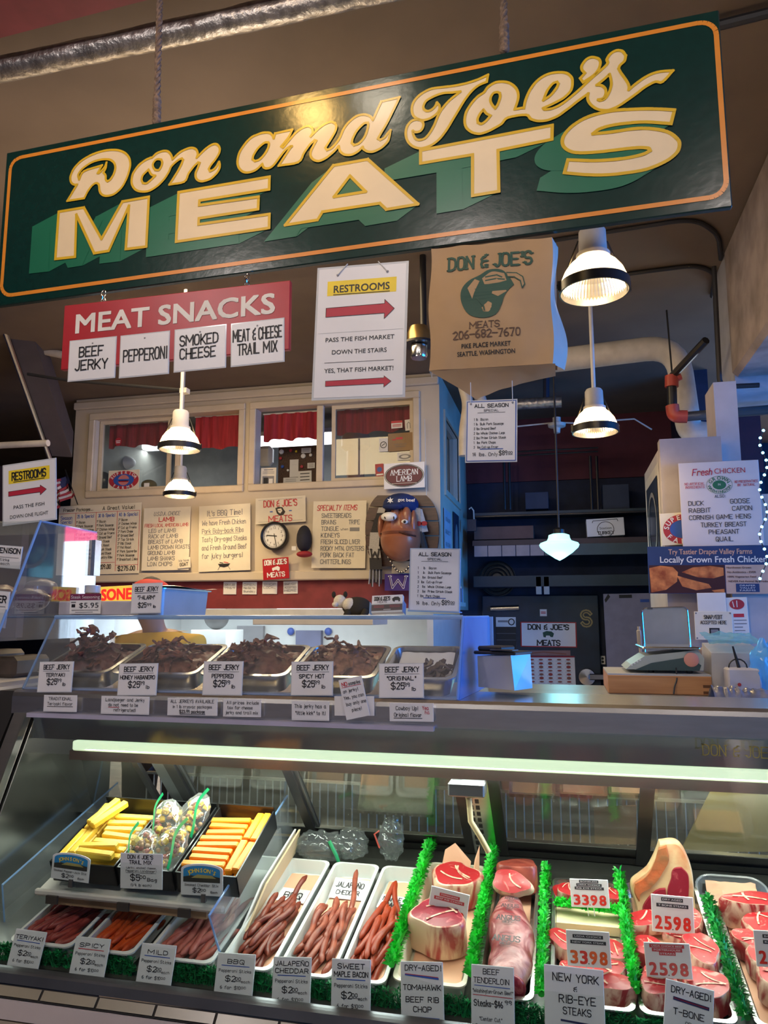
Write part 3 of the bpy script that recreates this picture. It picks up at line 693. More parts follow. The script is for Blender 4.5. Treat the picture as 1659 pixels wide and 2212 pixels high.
lines(b, w_, h_, z, [('h', 'DON & JOE\'S', .50, .205, .105, .68, dkgreen, {'th': .17, 'serif': True, 'rot': .0, 'jit': .0})])
bull = [(.60, .24), (.66, .30), (.70, .37), (.655, .41), (.62, .46), (.60, .52), (.55, .60), (.44, .62), (.33, .58), (.27, .48), (.27, .38), (.33, .31), (.42, .27), (.50, .23)]
b.poly([[(x * w_, (1 - y) * h_) for x, y in smooth(bull)]], dkgreen, z)
for pl in ([(.44, .30), (.52, .25), (.62, .27), (.64, .33), (.54, .35), (.46, .35)], [(.53, .385), (.62, .375), (.64, .42), (.57, .455), (.52, .43)], [(.32, .37), (.38, .30), (.42, .32), (.38, .40), (.36, .46)]):
    b.poly([[(x * w_, (1 - y) * h_) for x, y in smooth(pl)]], kraft, z + .0006)
for st in ([(.47, .29), (.56, .28), (.60, .30)], [(.47, .32), (.55, .31), (.62, .32)], [(.55, .41), (.60, .40)], [(.40, .46), (.45, .52), (.46, .56)]): b.stroke([(x * w_, (1 - y) * h_) for x, y in st], .004, dkgreen, z + .0009)
b.poly([[(x * w_, (1 - y) * h_) for x, y in smooth([(.64, .265), (.72, .275), (.77, .31), (.785, .37), (.765, .40), (.75, .34), (.70, .305), (.65, .30)])]], kraft, z + .0004)
b.stroke([(x * w_, (1 - y) * h_) for x, y in [(.64, .265), (.72, .275), (.77, .31), (.785, .37), (.765, .40), (.75, .34), (.70, .305), (.65, .30)]], .003, dkgreen, z + .0008)
lines(b, w_, h_, z - .001, [('h', 'MEATS', .46, .695, .048, .24, brownp, {'th': .14, 'jit': 0, 'serif': True}), ('h', '206-682-7670', .475, .77, .058, .54, brownp, {'th': .15, 'jit': 0, 'serif': True}),
 ('F', 'PIKE PLACE MARKET', .47, .845, .036, .40, INK), ('F', 'SEATTLE, WASHINGTON', .47, .905, .036, .47, INK)])
zmin = .0175; b.v = [Vector((p.x, p.y, front(max(0, min(1, p.x / w_)), max(0, min(1, p.y / h_))).z + .0016 + max(0, p.z - .0165) * .5)) for p in b.v]; b.build('bag_print', bag, local=True)
# ---- hanging price list under the bag
LIST1 = ['1 lb  Bacon', '1 lb  Bulk Pork Sausage', '3 lbs Ground Beef', '2 lbs Whole Chicken Legs', '2 lbs Prime Sirloin Steak', '1½ lbs Pork Chops', '3½ lbs Cut-up Fryer']
LIST2 = ['1    lb   Bacon', '1    lb   Bulk Pork Sausage', '3   lbs  Ground Beef', '3½ lbs  Cut-up Fryer', '2   lbs  Whole Chicken Legs', '2   lbs  Prime Sirloin Steak', '1½ lbs  Pork Chops']
def season(lst, big): 
    it = [('r', 0, 0, 1, .012, BLUE), ('r', 0, .988, 1, 1, BLUE), ('r', 0, 0, .016, 1, BLUE), ('r', .984, 0, 1, 1, BLUE),
      ('h', 'ALL SEASON', .5, .105, .055, .68, INK, {'th': .2}), ('h', 'SPECIAL', .5, .175, .034, .30, INK, {'th': .16}), ('s', [(.22, .195), (.78, .195)], .005, INK)]
    for i, t in enumerate(lst): it.append(('h', t.replace('½', ' '), .15, .325 + i * .077, .038, .026 * len(t), INK, {'al': 'l', 'th': .14}))
    it += [('s', [(.28, .80), (.74, .80)], .012, BLUE), ('h', '14 lbs. Only', .38, .915, .055, .50, INK, {'th': .13}), ('h', '$89', .745, .905, .070, .16, INK, {'th': .14}), ('h', '00', .89, .885, .035, .08, INK, {'th': .2}), ('s', [(.85, .90), (.93, .90)], .007, INK)]
    return it
cd1 = card('price_list', 'blue-bordered white price list dangling on two strings below the paper bag', 'sign card', (1009, 868), (1115, 864), (1004, 997), 2.055, season(LIST1, 0), lam=True)
M_, w_, h_ = basis(at(1009, 868, 2.055), at(1115, 864, 2.055), at(1004, 997, 2.055))
o_ = MB()
for fx in (.08, .93): o_ = MB(); o_.tube([(fx * w_, .96 * h_, .002), (fx * w_ - .002, h_ + .056, .0)], 0.0012, strg, 6); o_.disc(fx * w_, .96 * h_, .003, .003, GREY, .0013); o_.build('hanging_string', cd1, local=True)
# ---- second restroom sign, at the left over the neighbouring case
card('restroom_sign', 'laminated restroom sign with one red arrow standing at the far left', 'sign', (8, 1008), (118, 992), (-6, 1135), 2.3, [
 ('r', .10, .09, .90, .32, YEL, .4), ('h', 'RESTROOMS', .5, .265, .13, .66, INK, {'th': .17}), ('s', [(.2, .295), (.8, .295)], .012, INK),
 ('p', arrow(.10, .84, .49, .04, .12), darkred), ('s', arrow(.10, .84, .49, .04, .12) + [(.10, .45)], .006, INK), ('f', 'PASS THE FISH', .5, .76, .062, .6, INK), ('f', 'DOWN ONE FLIGHT', .5, .92, .062, .74, INK)], lam=True)
# ------------------------------------------------------------------ pendant lamps
shadeM = bpy.data.materials.new('ribbed_lamp_glass'); shadeM.use_nodes = True
nt = shadeM.node_tree; [nt.nodes.remove(n) for n in list(nt.nodes)]
o_n = nt.nodes.new('ShaderNodeOutputMaterial'); tl = nt.nodes.new('ShaderNodeBsdfTranslucent'); tl.inputs[0].default_value = (0.95, 0.80, 0.55, 1)
tp_ = nt.nodes.new('ShaderNodeBsdfTransparent'); tp_.inputs[0].default_value = (0.95, 0.9, 0.8, 1); gs = nt.nodes.new('ShaderNodeBsdfGlossy'); gs.inputs[1].default_value = 0.2
tc_ = nt.nodes.new('ShaderNodeTexCoord'); nz_ = nt.nodes.new('ShaderNodeTexNoise'); nz_.inputs['Scale'].default_value = 9
mr_ = nt.nodes.new('ShaderNodeMapRange'); mr_.inputs['To Min'].default_value = .15; mr_.inputs['To Max'].default_value = .35
m1 = nt.nodes.new('ShaderNodeMixShader'); m2 = nt.nodes.new('ShaderNodeMixShader'); m2.inputs[0].default_value = 0.12
em = nt.nodes.new('ShaderNodeEmission'); em.inputs[0].default_value = (1.0, 0.72, 0.36, 1); em.inputs[1].default_value = 0.30; ad_ = nt.nodes.new('ShaderNodeAddShader')
nt.links.new(tc_.outputs['Object'], nz_.inputs['Vector']); nt.links.new(nz_.outputs['Fac'], mr_.inputs['Value']); nt.links.new(mr_.outputs[0], m1.inputs[0])
nt.links.new(tl.outputs[0], m1.inputs[1]); nt.links.new(tp_.outputs[0], m1.inputs[2]); nt.links.new(m1.outputs[0], m2.inputs[1]); nt.links.new(gs.outputs[0], m2.inputs[2])
nt.links.new(m2.outputs[0], ad_.inputs[0]); nt.links.new(em.outputs[0], ad_.inputs[1]); nt.links.new(ad_.outputs[0], o_n.inputs[0])
bulbM = mat('lit_bulb', (1.0, 0.86, 0.58), 0.4, var=0.0, emit=14)
def pendant(label, px, py, rpx, Y, watts):
    c = at(px, py, Y); r = rpx / FPX * (c - CAM).dot(_F)
    t = thing('pendant_lamp', c, label, 'pendant lamp', 'ribbed glass pendant lamps')
    b = MB(); prof = [(1.0, 0), (0.985, .12), (.94, .33), (.85, .55), (.70, .76), (.52, .92), (.46, 1.0)]; n = 120; vs = []; fs = []
    for i, (q, z) in enumerate(prof):
        for k in range(n):
            a = 2 * math.pi * k / n; rr = r * q * (1 + (0.014 if k % 2 else -0.006)); vs.append(c + Vector((rr * math.cos(a), rr * math.sin(a), z * r * 1.02)))
    for i in range(len(prof) - 1):
        for k in range(n): fs.append((i * n + k, i * n + (k + 1) % n, (i + 1) * n + (k + 1) % n, (i + 1) * n + k))
    b.add(vs, fs, shadeM, False); b.build('lamp_shade', t)
    b = MB(); b.lathe([(r * .985, -.012), (r * 1.035, -.012), (r * 1.035, .028), (r * .985, .028), (r * .985, -.012)], c, blackm, 48); b.build('shade_ring', t)
    b = MB(); z = r * 1.0; b.lathe([(0.0, z), (r * .50, z), (r * .50, z + r * .12), (r * .42, z + r * .14), (r * .40, z + r * .85), (r * .34, z + r * .95), (0.001, z + r * .98)], c, mat('lamp_grey_housing', (0.42, 0.40, 0.39), 0.5), 32); b.build('housing', t)
    b = MB(); b.tube([c + Vector((0, 0, z + r * .95)), Vector((c.x, c.y, 3.86))], 0.012 if Y > 3.5 else 0.009, pipew if Y > 3.5 else cond, 10); b.build('stem', t)
    for s_ in (-1, 1):
        b = MB(); ax = Vector((math.cos(YAW), math.sin(YAW), 0)) * s_
        b.tube([c + ax * r * 1.04, c + ax * r * .44 + Vector((0, 0, z + r * .55))], 0.0035, blackm, 5)
        b.box(tuple(c + ax * r * 1.04 - Vector((.008, .008, .006))), tuple(c + ax * r * 1.04 + Vector((.008, .008, .034))), blackm); b.build('bracket', t)
    b = MB(); b.ball(c + Vector((0, 0, r * .72)), (r * .24, r * .24, r * .30), bulbM, 14, 10); b.build('bulb', t)
    lamp('pendant_light', 'POINT', c + Vector((0, 0, r * .30)), watts, (1.0, 0.70, 0.34), 0.05)
pendant('large lit pendant lamp hanging just under the green sign beside the paper bag', 1284, 626, 72, 3.0, 20)
pendant('lit pendant lamp on a long stem over the dark alcove', 1286, 931, 47.5, 4.4, 22)
pendant('lit pendant lamp hanging in front of the left office window', 388, 969, 43, 4.7, 30)
pendant('lowest lit pendant lamp, just above the handwritten lamb price board', 388, 1070, 32.5, 6.3, 44)
# ------------------------------------------------------------------ pipes, duct and hardware under the ceiling
b = MB(); p, q = Vector((-3.6, 2.37, 3.72)), Vector((1.4, 2.30, 3.72)); n = 60; foil = mat('crumpled_foil_wrap', (0.42, 0.40, 0.38), 0.34, 0.85, var=0.3, scale=24, bump=0.9, detail=8)
def ductf(u, v):
    a = 2 * math.pi * v; o = p.lerp(q, u); r = 0.046 + .005 * noise.noise(Vector((u * 40, math.cos(a) * 2, math.sin(a) * 2))); return o + Vector((0, math.cos(a) * r, math.sin(a) * r))
b.grid(ductf, 120, 20, foil); tag(b.build('foil_duct'), 'foil-wrapped insulated duct running along the ceiling at upper left', 'duct')
def bend(pts, r, m, n=10, rad=0.12):
    """tube through corner points with rounded bends"""
    P = [Vector(x) for x in pts]; out = [P[0]]
    for i in range(1, len(P) - 1):
        u = (P[i - 1] - P[i]); v = (P[i + 1] - P[i]); d = min(rad, u.length * .45, v.length * .45); a, c = P[i] + u.normalized() * d, P[i] + v.normalized() * d
        for k in range(7):
            t = k / 6; out.append(a * (1 - t) ** 2 + P[i] * 2 * t * (1 - t) + c * t * t)
    out.append(P[-1]); return MB().tube(out, r, m, n)
tag(bend([at(1030, 805, 5.62), at(1150, 785, 5.62), at(1462, 746, 5.62), at(1489, 935, 5.62), at(1545, 940, 5.62)], 0.088, pipew, 16, 0.22).build('white_pipe'), 'thick white pipe bending down beside the alcove at the right', 'pipe')
tag(bend([at(1000, 830, 6.4), at(1012, 872, 6.4), at(1003, 930, 6.4), at(1003, 985, 6.4)], 0.05, pipew, 12, 0.2).build('white_pipe'), 'thin bent white pipe left of the hanging price list', 'pipe')
tag(bend([at(1022, 830, 6.5), at(1042, 868, 6.5), at(1042, 905, 6.5)], 0.05, pipew, 12, 0.2).build('white_pipe'), 'short bent white pipe end behind the hanging price list', 'pipe')
b = MB(); b.tube([at(1075, 876, 7.4), at(1213, 868, 7.4)], [.055, .055], foil, 14); b.tube([at(1180, 815, 7.4), at(1180, 872, 7.4)], .03, darkw, 8); tag(b.build('foil_duct'), 'short dull foil duct end in the dark above the alcove', 'duct')
redfit = mat('red_sprinkler_fitting', (0.42, 0.06, 0.04), 0.4, var=0.15)
t = thing('sprinkler_pipe', at(1455, 900, 5.35), 'black sprinkler riser with red elbow fittings beside the thick white pipe', 'pipe')
b = bend([at(1451, 830, 5.35), at(1453, 893, 5.35)], 0.033, blackm, 12); b.build('riser', t)
b = MB(); b.tube([at(1451, 812, 5.35), at(1451, 836, 5.35)], 0.046, redfit, 12); b.tube([at(1446, 822, 5.35), at(1470, 812, 5.35)], 0.03, redfit, 10); b.build('tee_fitting', t)
b = bend([at(1452, 876, 5.35), at(1455, 900, 5.35), at(1484, 900, 5.35)], 0.045, redfit, 12, 0.08); b.build('elbow_fitting', t)
b = MB(); b.tube([at(1480, 900, 5.35), at(1700, 882, 5.35)], 0.034, dsteel, 12); b.build('branch_pipe', t)
b = MB(); b.tube([at(1453, 812, 5.35), at(1525, 735, 5.0)], 0.026, blackm, 8); b.build('brace', t)
b = MB(); b.tube([at(1440, 670, 5.35), at(1452, 810, 5.35)], 0.006, blackm, 6); b.build('hanger_rod', t)
ZC = 3.845
tag(bend([atz(1190, 520, ZC), atz(1500, 472, ZC), atz(1552, 505, ZC), atz(1557, 560, ZC)], 0.014, cond, 8, 0.25).build('ceiling_cable'), 'black cable with rounded bend on the ceiling, nearer the sign', 'cable')
tag(bend([atz(1090, 642, ZC), atz(1350, 592, ZC), atz(1505, 573, ZC), atz(1545, 590, ZC), atz(1538, 640, ZC)], 0.015, cond, 8, 0.25).build('ceiling_cable'), 'black cable with rounded bend on the ceiling, farther back above the lamps', 'cable')
tag(bend([atz(1540, 58, ZC - .02), atz(1740, 8, ZC - .02)], 0.02, cond, 8).build('ceiling_cable'), 'black cable running from behind the top right corner of the sign', 'cable')
tag(bend([at(1553, 575, 4.95) + Vector((-.03, 0, 0)), at(1566, 835, 4.95) + Vector((-.03, 0, 0)), at(1640, 832, 4.95)], 0.016, cond, 8, .06).build('wall_cable'), 'black cable running down the far edge of the concrete beam', 'cable')
# left end: pipes under the stair
for lb, a, c, r in (('white pipe crossing behind the red snack board at left', (0, 738), (142, 768), .035), ('grey pipe low at the far left above the small restroom sign', (0, 962), (104, 957), .03)):
    b = MB(); b.tube([at(*a, 5.6), at(*c, 5.6)], r, pipew, 10); tag(b.build('white_pipe'), lb, 'pipe')
b = MB(); b.tube([at(60, 808, 5.3), at(150, 822, 5.3), at(392, 842, 5.3)], 0.013, cond, 8); b.box(tuple(at(399, 845, 5.3) - Vector((.03, .03, .02))), tuple(at(399, 845, 5.3) + Vector((.03, .03, .02))), pipew); tag(b.build('ceiling_cable'), 'black cable sloping under the ceiling below the red snack board', 'cable')
brass = mat('aged_brass', (0.40, 0.27, 0.11), 0.3, 0.9, var=0.15)
c = at(905, 742, 4.6); t = thing('ceiling_fan_hub', c, 'brass and black ceiling fan hub on a black rod beside the paper bag', 'ceiling fan')
b = MB(); b.tube([c + Vector((0.03, 0, .02)), Vector((c.x + .03, c.y, 3.86))], .022, blackm, 10); b.build('down_rod', t)
b = MB(); b.lathe([(0, .11), (.06, .11), (.075, .07), (.075, .01), (.02, 0)], c, brass, 24); b.build('motor_cover', t)
b = MB(); [b.box(tuple(c + Vector((math.cos(k * .5236) * .085 - .012, math.sin(k * .5236) * .085 - .012, -.01))), tuple(c + Vector((math.cos(k * .5236) * .085 + .012, math.sin(k * .5236) * .085 + .012, .0))), blackm) for k in range(12)]; b.lathe([(0.05, -.012), (.105, -.012), (.105, .003), (.05, .003)], c, blackm, 24); b.build('vent_ring', t)
b = MB(); b.lathe([(0, -.10), (.05, -.10), (.056, -.085), (.056, -.02), (0.03, -.01)], c, steel2, 24); b.build('switch_cup', t)
# ------------------------------------------------------------------ boards on the office wall
yb = 6.955
def wl(px, py, y=yb): return at(px, py, y)
c1 = mat('lightly_yellowed_card', (0.74, 0.68, 0.56), 0.3, var=0.03)
items = [('h', 'Freezer Packages...', .24, .085, .045, .36, INK), ('h', 'A Great Value!', .73, .085, .05, .38, INK), ('r', .21, .11, .215, .96, RED), ('r', .46, .11, .465, .96, RED), ('r', .715, .11, .72, .96, RED), ('r', .98, .11, .985, .96, RED), ('r', .0, .11, .985, .115, RED),
 ('h', '25 lb Special', .335, .185, .045, .2, BLUE), ('h', '30 lb Special', .59, .185, .045, .2, BLUE), ('h', '40 lb Special', .85, .185, .045, .22, BLUE), ('r', .47, .835, .71, .84, RED), ('r', .72, .875, .98, .88, RED), ('h', '$209.00', .58, .925, .06, .17, INK, {'th': .16}), ('h', '$275.00', .85, .955, .06, .2, INK, {'th': .16}), ('h', 'Season', .1, .20, .05, .14, BLUE), ('h', 'Special', .1, .26, .05, .14, BLUE)]
rows = ['1" Bacon', '1" Pork Sausage', '2" Chicken Wings', '8" Cut up Fryers', '5" Ground Beef', '2" Rib Steak', '5" Pot Roast', '2" Chuck Steak', '2" Round Steak', '2" Country Ribs']
rows2 = ['2" Bacon', '3" Chicken Wings', '8" Cut up Fryers', '2" Pork Chops', '8" Ground Beef', '3" Top Sirloin', '3" Rib Steak', '5" Pot Roast', '4" Pork Spareribs', '1" Pork Sausage', '1" Breakfast Links']
for i, t in enumerate(rows): items += [('h', t, .475, .265 + i * .057, .034, .0135 * len(t), INK, {'al': 'l'}), ('h', t, .225, .265 + i * .057, .034, .0135 * len(t), INK, {'al': 'l'})]
for i, t in enumerate(rows2): items.append(('h', t, .735, .255 + i * .056, .034, .0135 * len(t), INK, {'al': 'l'}))
card('price_board', 'white handwritten price board ruled in red columns, leftmost on the office wall', 'menu board', (128, 1094), (306, 1085), (124, 1243), yb, items, m=c1)
it = [('h', 'U.S.D.A. CHOICE', .5, .13, .06, .55, GREY, {'slant': .2}), ('h', 'LAMB', .5, .225, .065, .32, RED, {'th': .18}), ('h', 'FRESH LOCAL AMERICAN LAMB', .5, .31, .05, .92, RED)]
for i, t in enumerate(['LEG of LAMB', 'RACK of LAMB', 'BREAST of LAMB', 'LAMB CROWN ROASTS', 'GROUND LAMB', 'LAMB SHANKS', 'LOIN CHOPS']): it.append(('h', t, .13, .40 + i * .088, .058, .052 * len(t), GREY, {'al': 'l', 'th': .15}))
card('lamb_board', 'yellow-lit cream board listing lamb cuts, under the lowest pendant lamp', 'menu board', (311, 1098), (412, 1094), (301, 1233), yb, it, m=CREAM)
card('goat_note', 'small cream note about goat taped to the corner of the lamb board', 'note', (383, 1206), (411, 1203), (381, 1229), yb - .012, [('h', 'We have', .5, .36, .2, .76, GREY, {'th': .14}), ('h', 'GOAT', .5, .78, .28, .62, INK, {'th': .16})], m=CREAM)
it = [('h', "It's BBQ Time!", .5, .16, .08, .68, GREY), ('s', [(.2, .19), (.78, .19)], .006, GREY)]
for i, (t, w) in enumerate([('We have Fresh Chicken', .84), ('Pork Baby-back Ribs', .80), ('Tasty Dry-aged Steaks', .86), ('and Fresh Ground Beef', .86), ('for juicy burgers!', .78)]): it.append(('h', t, .07, .30 + i * .125, .07, w, GREY, {'al': 'l'}))
it += [('s', [(.1, .44), (.8, .44)], .006, GREY), ('p', [(.38, .89), (.62, .89), (.58, .93), (.5, .945), (.42, .93)], INK), ('s', [(.42, .93), (.38, .98)], .006, INK), ('s', [(.58, .93), (.62, .98)], .006, INK), ('s', [(.42, .87), (.48, .88)], .01, INK), ('s', [(.50, .865), (.58, .88)], .01, RED)]
card('barbecue_board', 'cream handwritten barbecue notice board left of the round clock', 'menu board', (430, 1094), (541, 1087), (426, 1236), yb, it, m=c1)
it = [('h', "DON & JOE'S", .5, .36, .24, .66, RED, {'th': .14}), ('h', 'MEATS', .5, .94, .22, .46, RED, {'th': .14}), ('r', .06, .08, .94, .09, GREY), ('r', .06, .92, .94, .93, GREY), ('s', [(.30, .55), (.34, .55)], .04, BLUE), ('s', [(.68, .55), (.72, .55)], .04, BLUE),
 ('p', [(.40, .42), (.46, .38), (.54, .40), (.57, .50), (.60, .58), (.56, .70), (.48, .72), (.43, .62)], INK), ('p', [(.44, .46), (.52, .44), (.54, .54), (.50, .64), (.46, .58)], CREAM, .95), ('s', [(.46, .52), (.50, .52)], .02, INK)]
card('shop_plaque', 'white plaque with red lettering and a cartoon steer head above the clock', 'sign', (552, 1077), (660, 1070), (548, 1133), yb, it, m=c1)
card('red_shop_plaque', 'small red plaque with a white bull under the clock', 'sign', (567, 1208), (623, 1203), (563, 1254), yb - .02, [('h', "DON & JOE'S", .5, .30, .22, .84, WHITE, {'th': .2, 'serif': True, 'jit': 0}), ('h', 'MEATS', .5, .88, .2, .66, WHITE, {'th': .22, 'jit': 0}), ('p', [(.36, .46), (.58, .38), (.66, .46), (.64, .60), (.58, .62), (.54, .56), (.44, .56), (.40, .62), (.36, .56)], WHITE)], m=signred)
it = [('h', 'SPECIALTY ITEMS', .45, .14, .075, .74, RED, {'slant': .15})]
for i, (t, w) in enumerate([('SWEETBREADS', .55), ('BRAINS', .27), ('TONGUE', .32), ('KIDNEYS', .34), ('FRESH SLICED LIVER', .72), ('ROCKY MTN. OYSTERS', .80), ('PORK BACK FAT', .62), ('CHITTERLINGS', .56)]): it.append(('h', t, .17, .25 + i * .098, .062, w, GREY, {'al': 'l', 'th': .15}))
it += [('h', 'TRIPE', .78, .348, .06, .2, GREY, {'th': .15}), ('r', .70, .40, .88, .455, GREY), ('h', 'when', .6, .44, .035, .14, GREY)]
card('specialty_board', 'cream board of specialty items, between the hanging cap and the plaque head', 'menu board', (677, 1083), (792, 1081), (671, 1227), yb, it, m=CREAM)
lam_m = mat('burgundy_print', (0.12, 0.012, 0.03), 0.5)
card('oval_lamb_sign', 'white sign with a burgundy oval on the right of the office window', 'sign', (829, 1002), (917, 997), (829, 1057), yb - .03, [('q', .5, .5, .48, .44, .02, INK), ('o', .5, .5, .46, .42, INK, .5), ('o', .5, .5, .44, .39, lam_m, .7), ('h', 'AMERICAN', .5, .47, .2, .66, WHITE, {'th': .14, 'serif': True, 'jit': 0}), ('h', 'LAMB', .5, .72, .2, .36, WHITE, {'th': .14, 'serif': True, 'jit': 0}), ('s', [(.2, .80), (.8, .80)], .015, CREAM)])
for nm, TL, TR, BL, tx in (('leftmost', (483, 1257), (511, 1257), (483, 1284), ['DON & JOE', '1969']), ('second from left', (524, 1257), (555, 1257), (524, 1284), ['OPEN', 'Mon-Sat 9-6', 'Sunday']), ('third from left', (567, 1256), (599, 1256), (567, 1283), ['SHOP', 'LOCAL']), ('rightmost', (612, 1256), (643, 1255), (612, 1283), ['SNAP/EBT', 'ACCEPTED', 'HERE'])):
    card('fascia_notice', nm + ' of the four small notices on the red band under the office', 'notice', TL, TR, BL, YW + .03, [('h', t, .5, .30 + i * .26, .15, .8, GREY, {'th': .16}) for i, t in enumerate(tx)], 'small notices on the red band', m=PAPER)
# ---- clock
c = wl(594, 1158); r = 31 / FPX * (c - CAM).dot(_F)
t = thing('wall_clock', c, 'round black-rimmed wall clock with a white face on the office wall', 'clock')
b = MB(); b.lathe([(r * .84, .0), (r * .84, .028), (r * .92, .04), (r, .03), (r, -.01), (0, -.01)], c, black, 48, axis=(0, -1, 0)); b.build('rim', t)
b = MB(); b.X = Matrix.Translation(c) @ Matrix.Rotation(math.pi / 2, 4, 'X'); b.disc(0, 0, r * .85, r * .85, WHITE, .012)
for k in range(60): a = k * math.pi / 30; q = .74 if k % 5 else .70; b.stroke([(math.sin(a) * r * q, math.cos(a) * r * q), (math.sin(a) * r * .80, math.cos(a) * r * .80)], .004, INK, .0135)
for k in range(1, 13): a = k * math.pi / 6; b.font(str(k), math.sin(a) * r * .58, math.cos(a) * r * .58 - r * .08, r * .17, INK, .0135)
b.build('face', t)
for nm, ang, l, w in (('hour_hand', R_(276), .55, .010), ('minute_hand', R_(168), .76, .007)):
    b = MB(); b.X = Matrix.Translation(c) @ Matrix.Rotation(math.pi / 2, 4, 'X'); b.stroke([(-math.sin(ang) * r * .15, -math.cos(ang) * r * .15), (math.sin(ang) * r * l, math.cos(ang) * r * l)], w, INK, .016); b.build(nm, t)
# ---- cap hanging beside the clock
c = wl(657, 1170, 6.90); navy = mat('navy_cloth', (0.012, 0.014, 0.03), 0.8, var=0.3); redc = mat('red_cloth', (0.30, 0.015, 0.03), 0.7)
t = thing('baseball_cap', c, 'navy baseball cap with a red brim hanging on the office wall', 'cap')
b = MB(); b.ball(c + Vector((0, 0, .03)), (.075, .07, .13), navy, 16, 10, lambda p_, q: Vector((q.x * (1 + .2 * -p_.z), q.y, q.z)) if p_.z < 0 else q); b.build('crown', t)
b = MB(); b.ball(c + Vector((.015, -.03, -.125)), (.082, .05, .032), redc, 16, 8); b.build('brim', t)
b = MB(); b.box(tuple(c + Vector((-.10, -.075, -.09))), tuple(c + Vector((-.055, -.07, -.05))), PAPER); b.build('price_tag', t)
# ---- flag leaning at the left end of the office
c = at(166, 1088, 6.7); t = thing('small_flag', c, 'small striped flag on a thin stick leaning at the left end of the office wall', 'flag')
b = MB(); p, q = at(168, 1090, 6.7), at(141, 1015, 6.7); b.tube([p, q], .006, blackm, 6); b.build('stick', t)
flr, flw, flb = mat('flag_red', (0.30, 0.03, 0.05), .8), mat('flag_white', (0.5, 0.47, 0.48), .8), mat('flag_blue', (0.02, 0.03, 0.12), .8)
b = MB()
for k in range(9):
    m = flr if k % 2 == 0 else flw
    for s_ in range(6):
        f = lambda u, v: q.lerp(p, .12 + .62 * ((k + v) / 9)) + Vector((-u * .22 + .02 * math.sin(u * 7 + k), -.02 + .03 * math.sin(u * 9), -u * .14))
        u0, u1 = s_ / 6, (s_ + 1) / 6; mm = flb if (k < 4 and s_ < 2) else m
        b.add([f(u0, 0), f(u1, 0), f(u1, 1), f(u0, 1)], [(0, 1, 2, 3)], mm)
b.build('cloth', t)
# ---- sculpted head on a slatted plaque, dressed in a cap and scarves
K = 1 / FPX * (at(870, 1150, 6.9) - CAM).dot(_F)
PC = at(870, 1150, 6.93)
def hp(px, py, y): return at(px, py, 6.93 - y)
skin = mat('glossy_brown_pink_paint', (0.34, 0.135, 0.085), 0.28, var=0.12, scale=6); wood_d = mat('dark_stained_slats', (0.055, 0.022, 0.018), 0.4, var=0.3, scale=8, stretch=(1, 1, 8))
t = thing('plaque_head', hp(870, 1260, 0), 'sculpted brown animal head with cap and scarf on a dark slatted wall plaque', 'wall sculpture')
edges = [1070, 1096, 1126, 1158, 1190, 1225]
for i in range(5):
    b = MB(); loop = []
    ya, yc = edges[i] + 1.2, edges[i + 1] - 1.2
    def hw(y): return 79 * (1 - abs((y - 1148) / 96) ** 2.6) ** .5 if abs(y - 1148) < 96 else 10
    ys = [ya + (yc - ya) * k / 4 for k in range(5)]
    loop = [hp(870 + hw(y), y, .0) for y in ys] + [hp(870 - hw(y), y, .0) for y in reversed(ys)]
    b.prism(loop, wood_d, (0, -.035, 0)); b.build('plaque_slat', t)
b = MB(); hc = hp(866, 1152, .16)
def face(p_, q):
    z = p_.z; w = 1.0 + .22 * max(0, -z) - .25 * max(0, z); fr = 1.0
    if z < .05: fr = 1.25
    bulge = .03 * max(0, 1 - ((z + .05) / .12) ** 2) * (-1 if abs(p_.x) < 1 else 0)
    y = q.y * fr * (1.1 if p_.y < 0 else .7)
    if p_.y < -.2 and -.12 < z < -.02: y *= .86
    if p_.y < -.3 and z > .15: y *= .92 + .16 * (abs(abs(p_.x) - .38) < .22)
    return Vector((q.x * w, y, q.z))
b.ball(hc, (42 * K, .17, 60 * K), skin, 40, 32, face); b.build('head', t)
b = MB(); b.tube([hp(822, 1153, .26), hp(838, 1148, .33), hp(860, 1148, .37), hp(880, 1154, .36), hp(898, 1158, .28)], .008, mat('mouth_line', (0.06, 0.02, 0.015), .5), 8); b.build('mouth', t)
for dx in (-1, 1):
    b = MB(); b.ball(hp(866 + dx * 12, 1118, .27), (.05, .05, .10), skin, 14, 10); b.build('brow_ridge', t)
b = MB(); b.ball(hp(894, 1132, .22), (.032, .06, .13), skin, 14, 10); b.build('ear', t)
b = MB(); b.ball(hp(823, 1138, .20), (.028, .06, .11), skin, 14, 10); b.build('ear', t)
b = MB(); b.ball(hp(840, 1116, .36), (.075, .04, .042), WHITE, 18, 12); b.X = None
b.tube([hp(829, 1112, .37), hp(832, 1120, .405)], .006, INK, 6); b.tube([hp(850, 1113, .375), hp(851, 1122, .40)], .006, INK, 6); b.build('football_patch', t)
b = MB(); b.ball(hp(874, 1127, .33), (.032, .022, .022), WHITE, 14, 10); b.ball(hp(874, 1127, .352), (.013, .01, .013), INK, 10, 8); b.build('eye', t)
cap_b = mat('royal_blue_cloth', (0.012, 0.03, 0.14), .75, var=.15)
b = MB(); b.ball(hp(866, 1090, .15), (38 * K, .17, 24 * K), cap_b, 24, 12); b.build('cap_crown', t)
b = MB(); b.ball(hp(848, 1094, .32), (22 * K, .06, 7 * K), cap_b, 20, 8); b.build('cap_brim', t)
b = MB(); M_ = Matrix.Translation(hp(878, 1083, .335)) @ Matrix.Rotation(math.pi / 2, 4, 'X'); b.X = M_; b.font('got beef', 0, 0, .030, WHITE, .0, w=.16, bold=.02, rot=-.08); b.X = None; b.build('cap_lettering', t); b = MB()
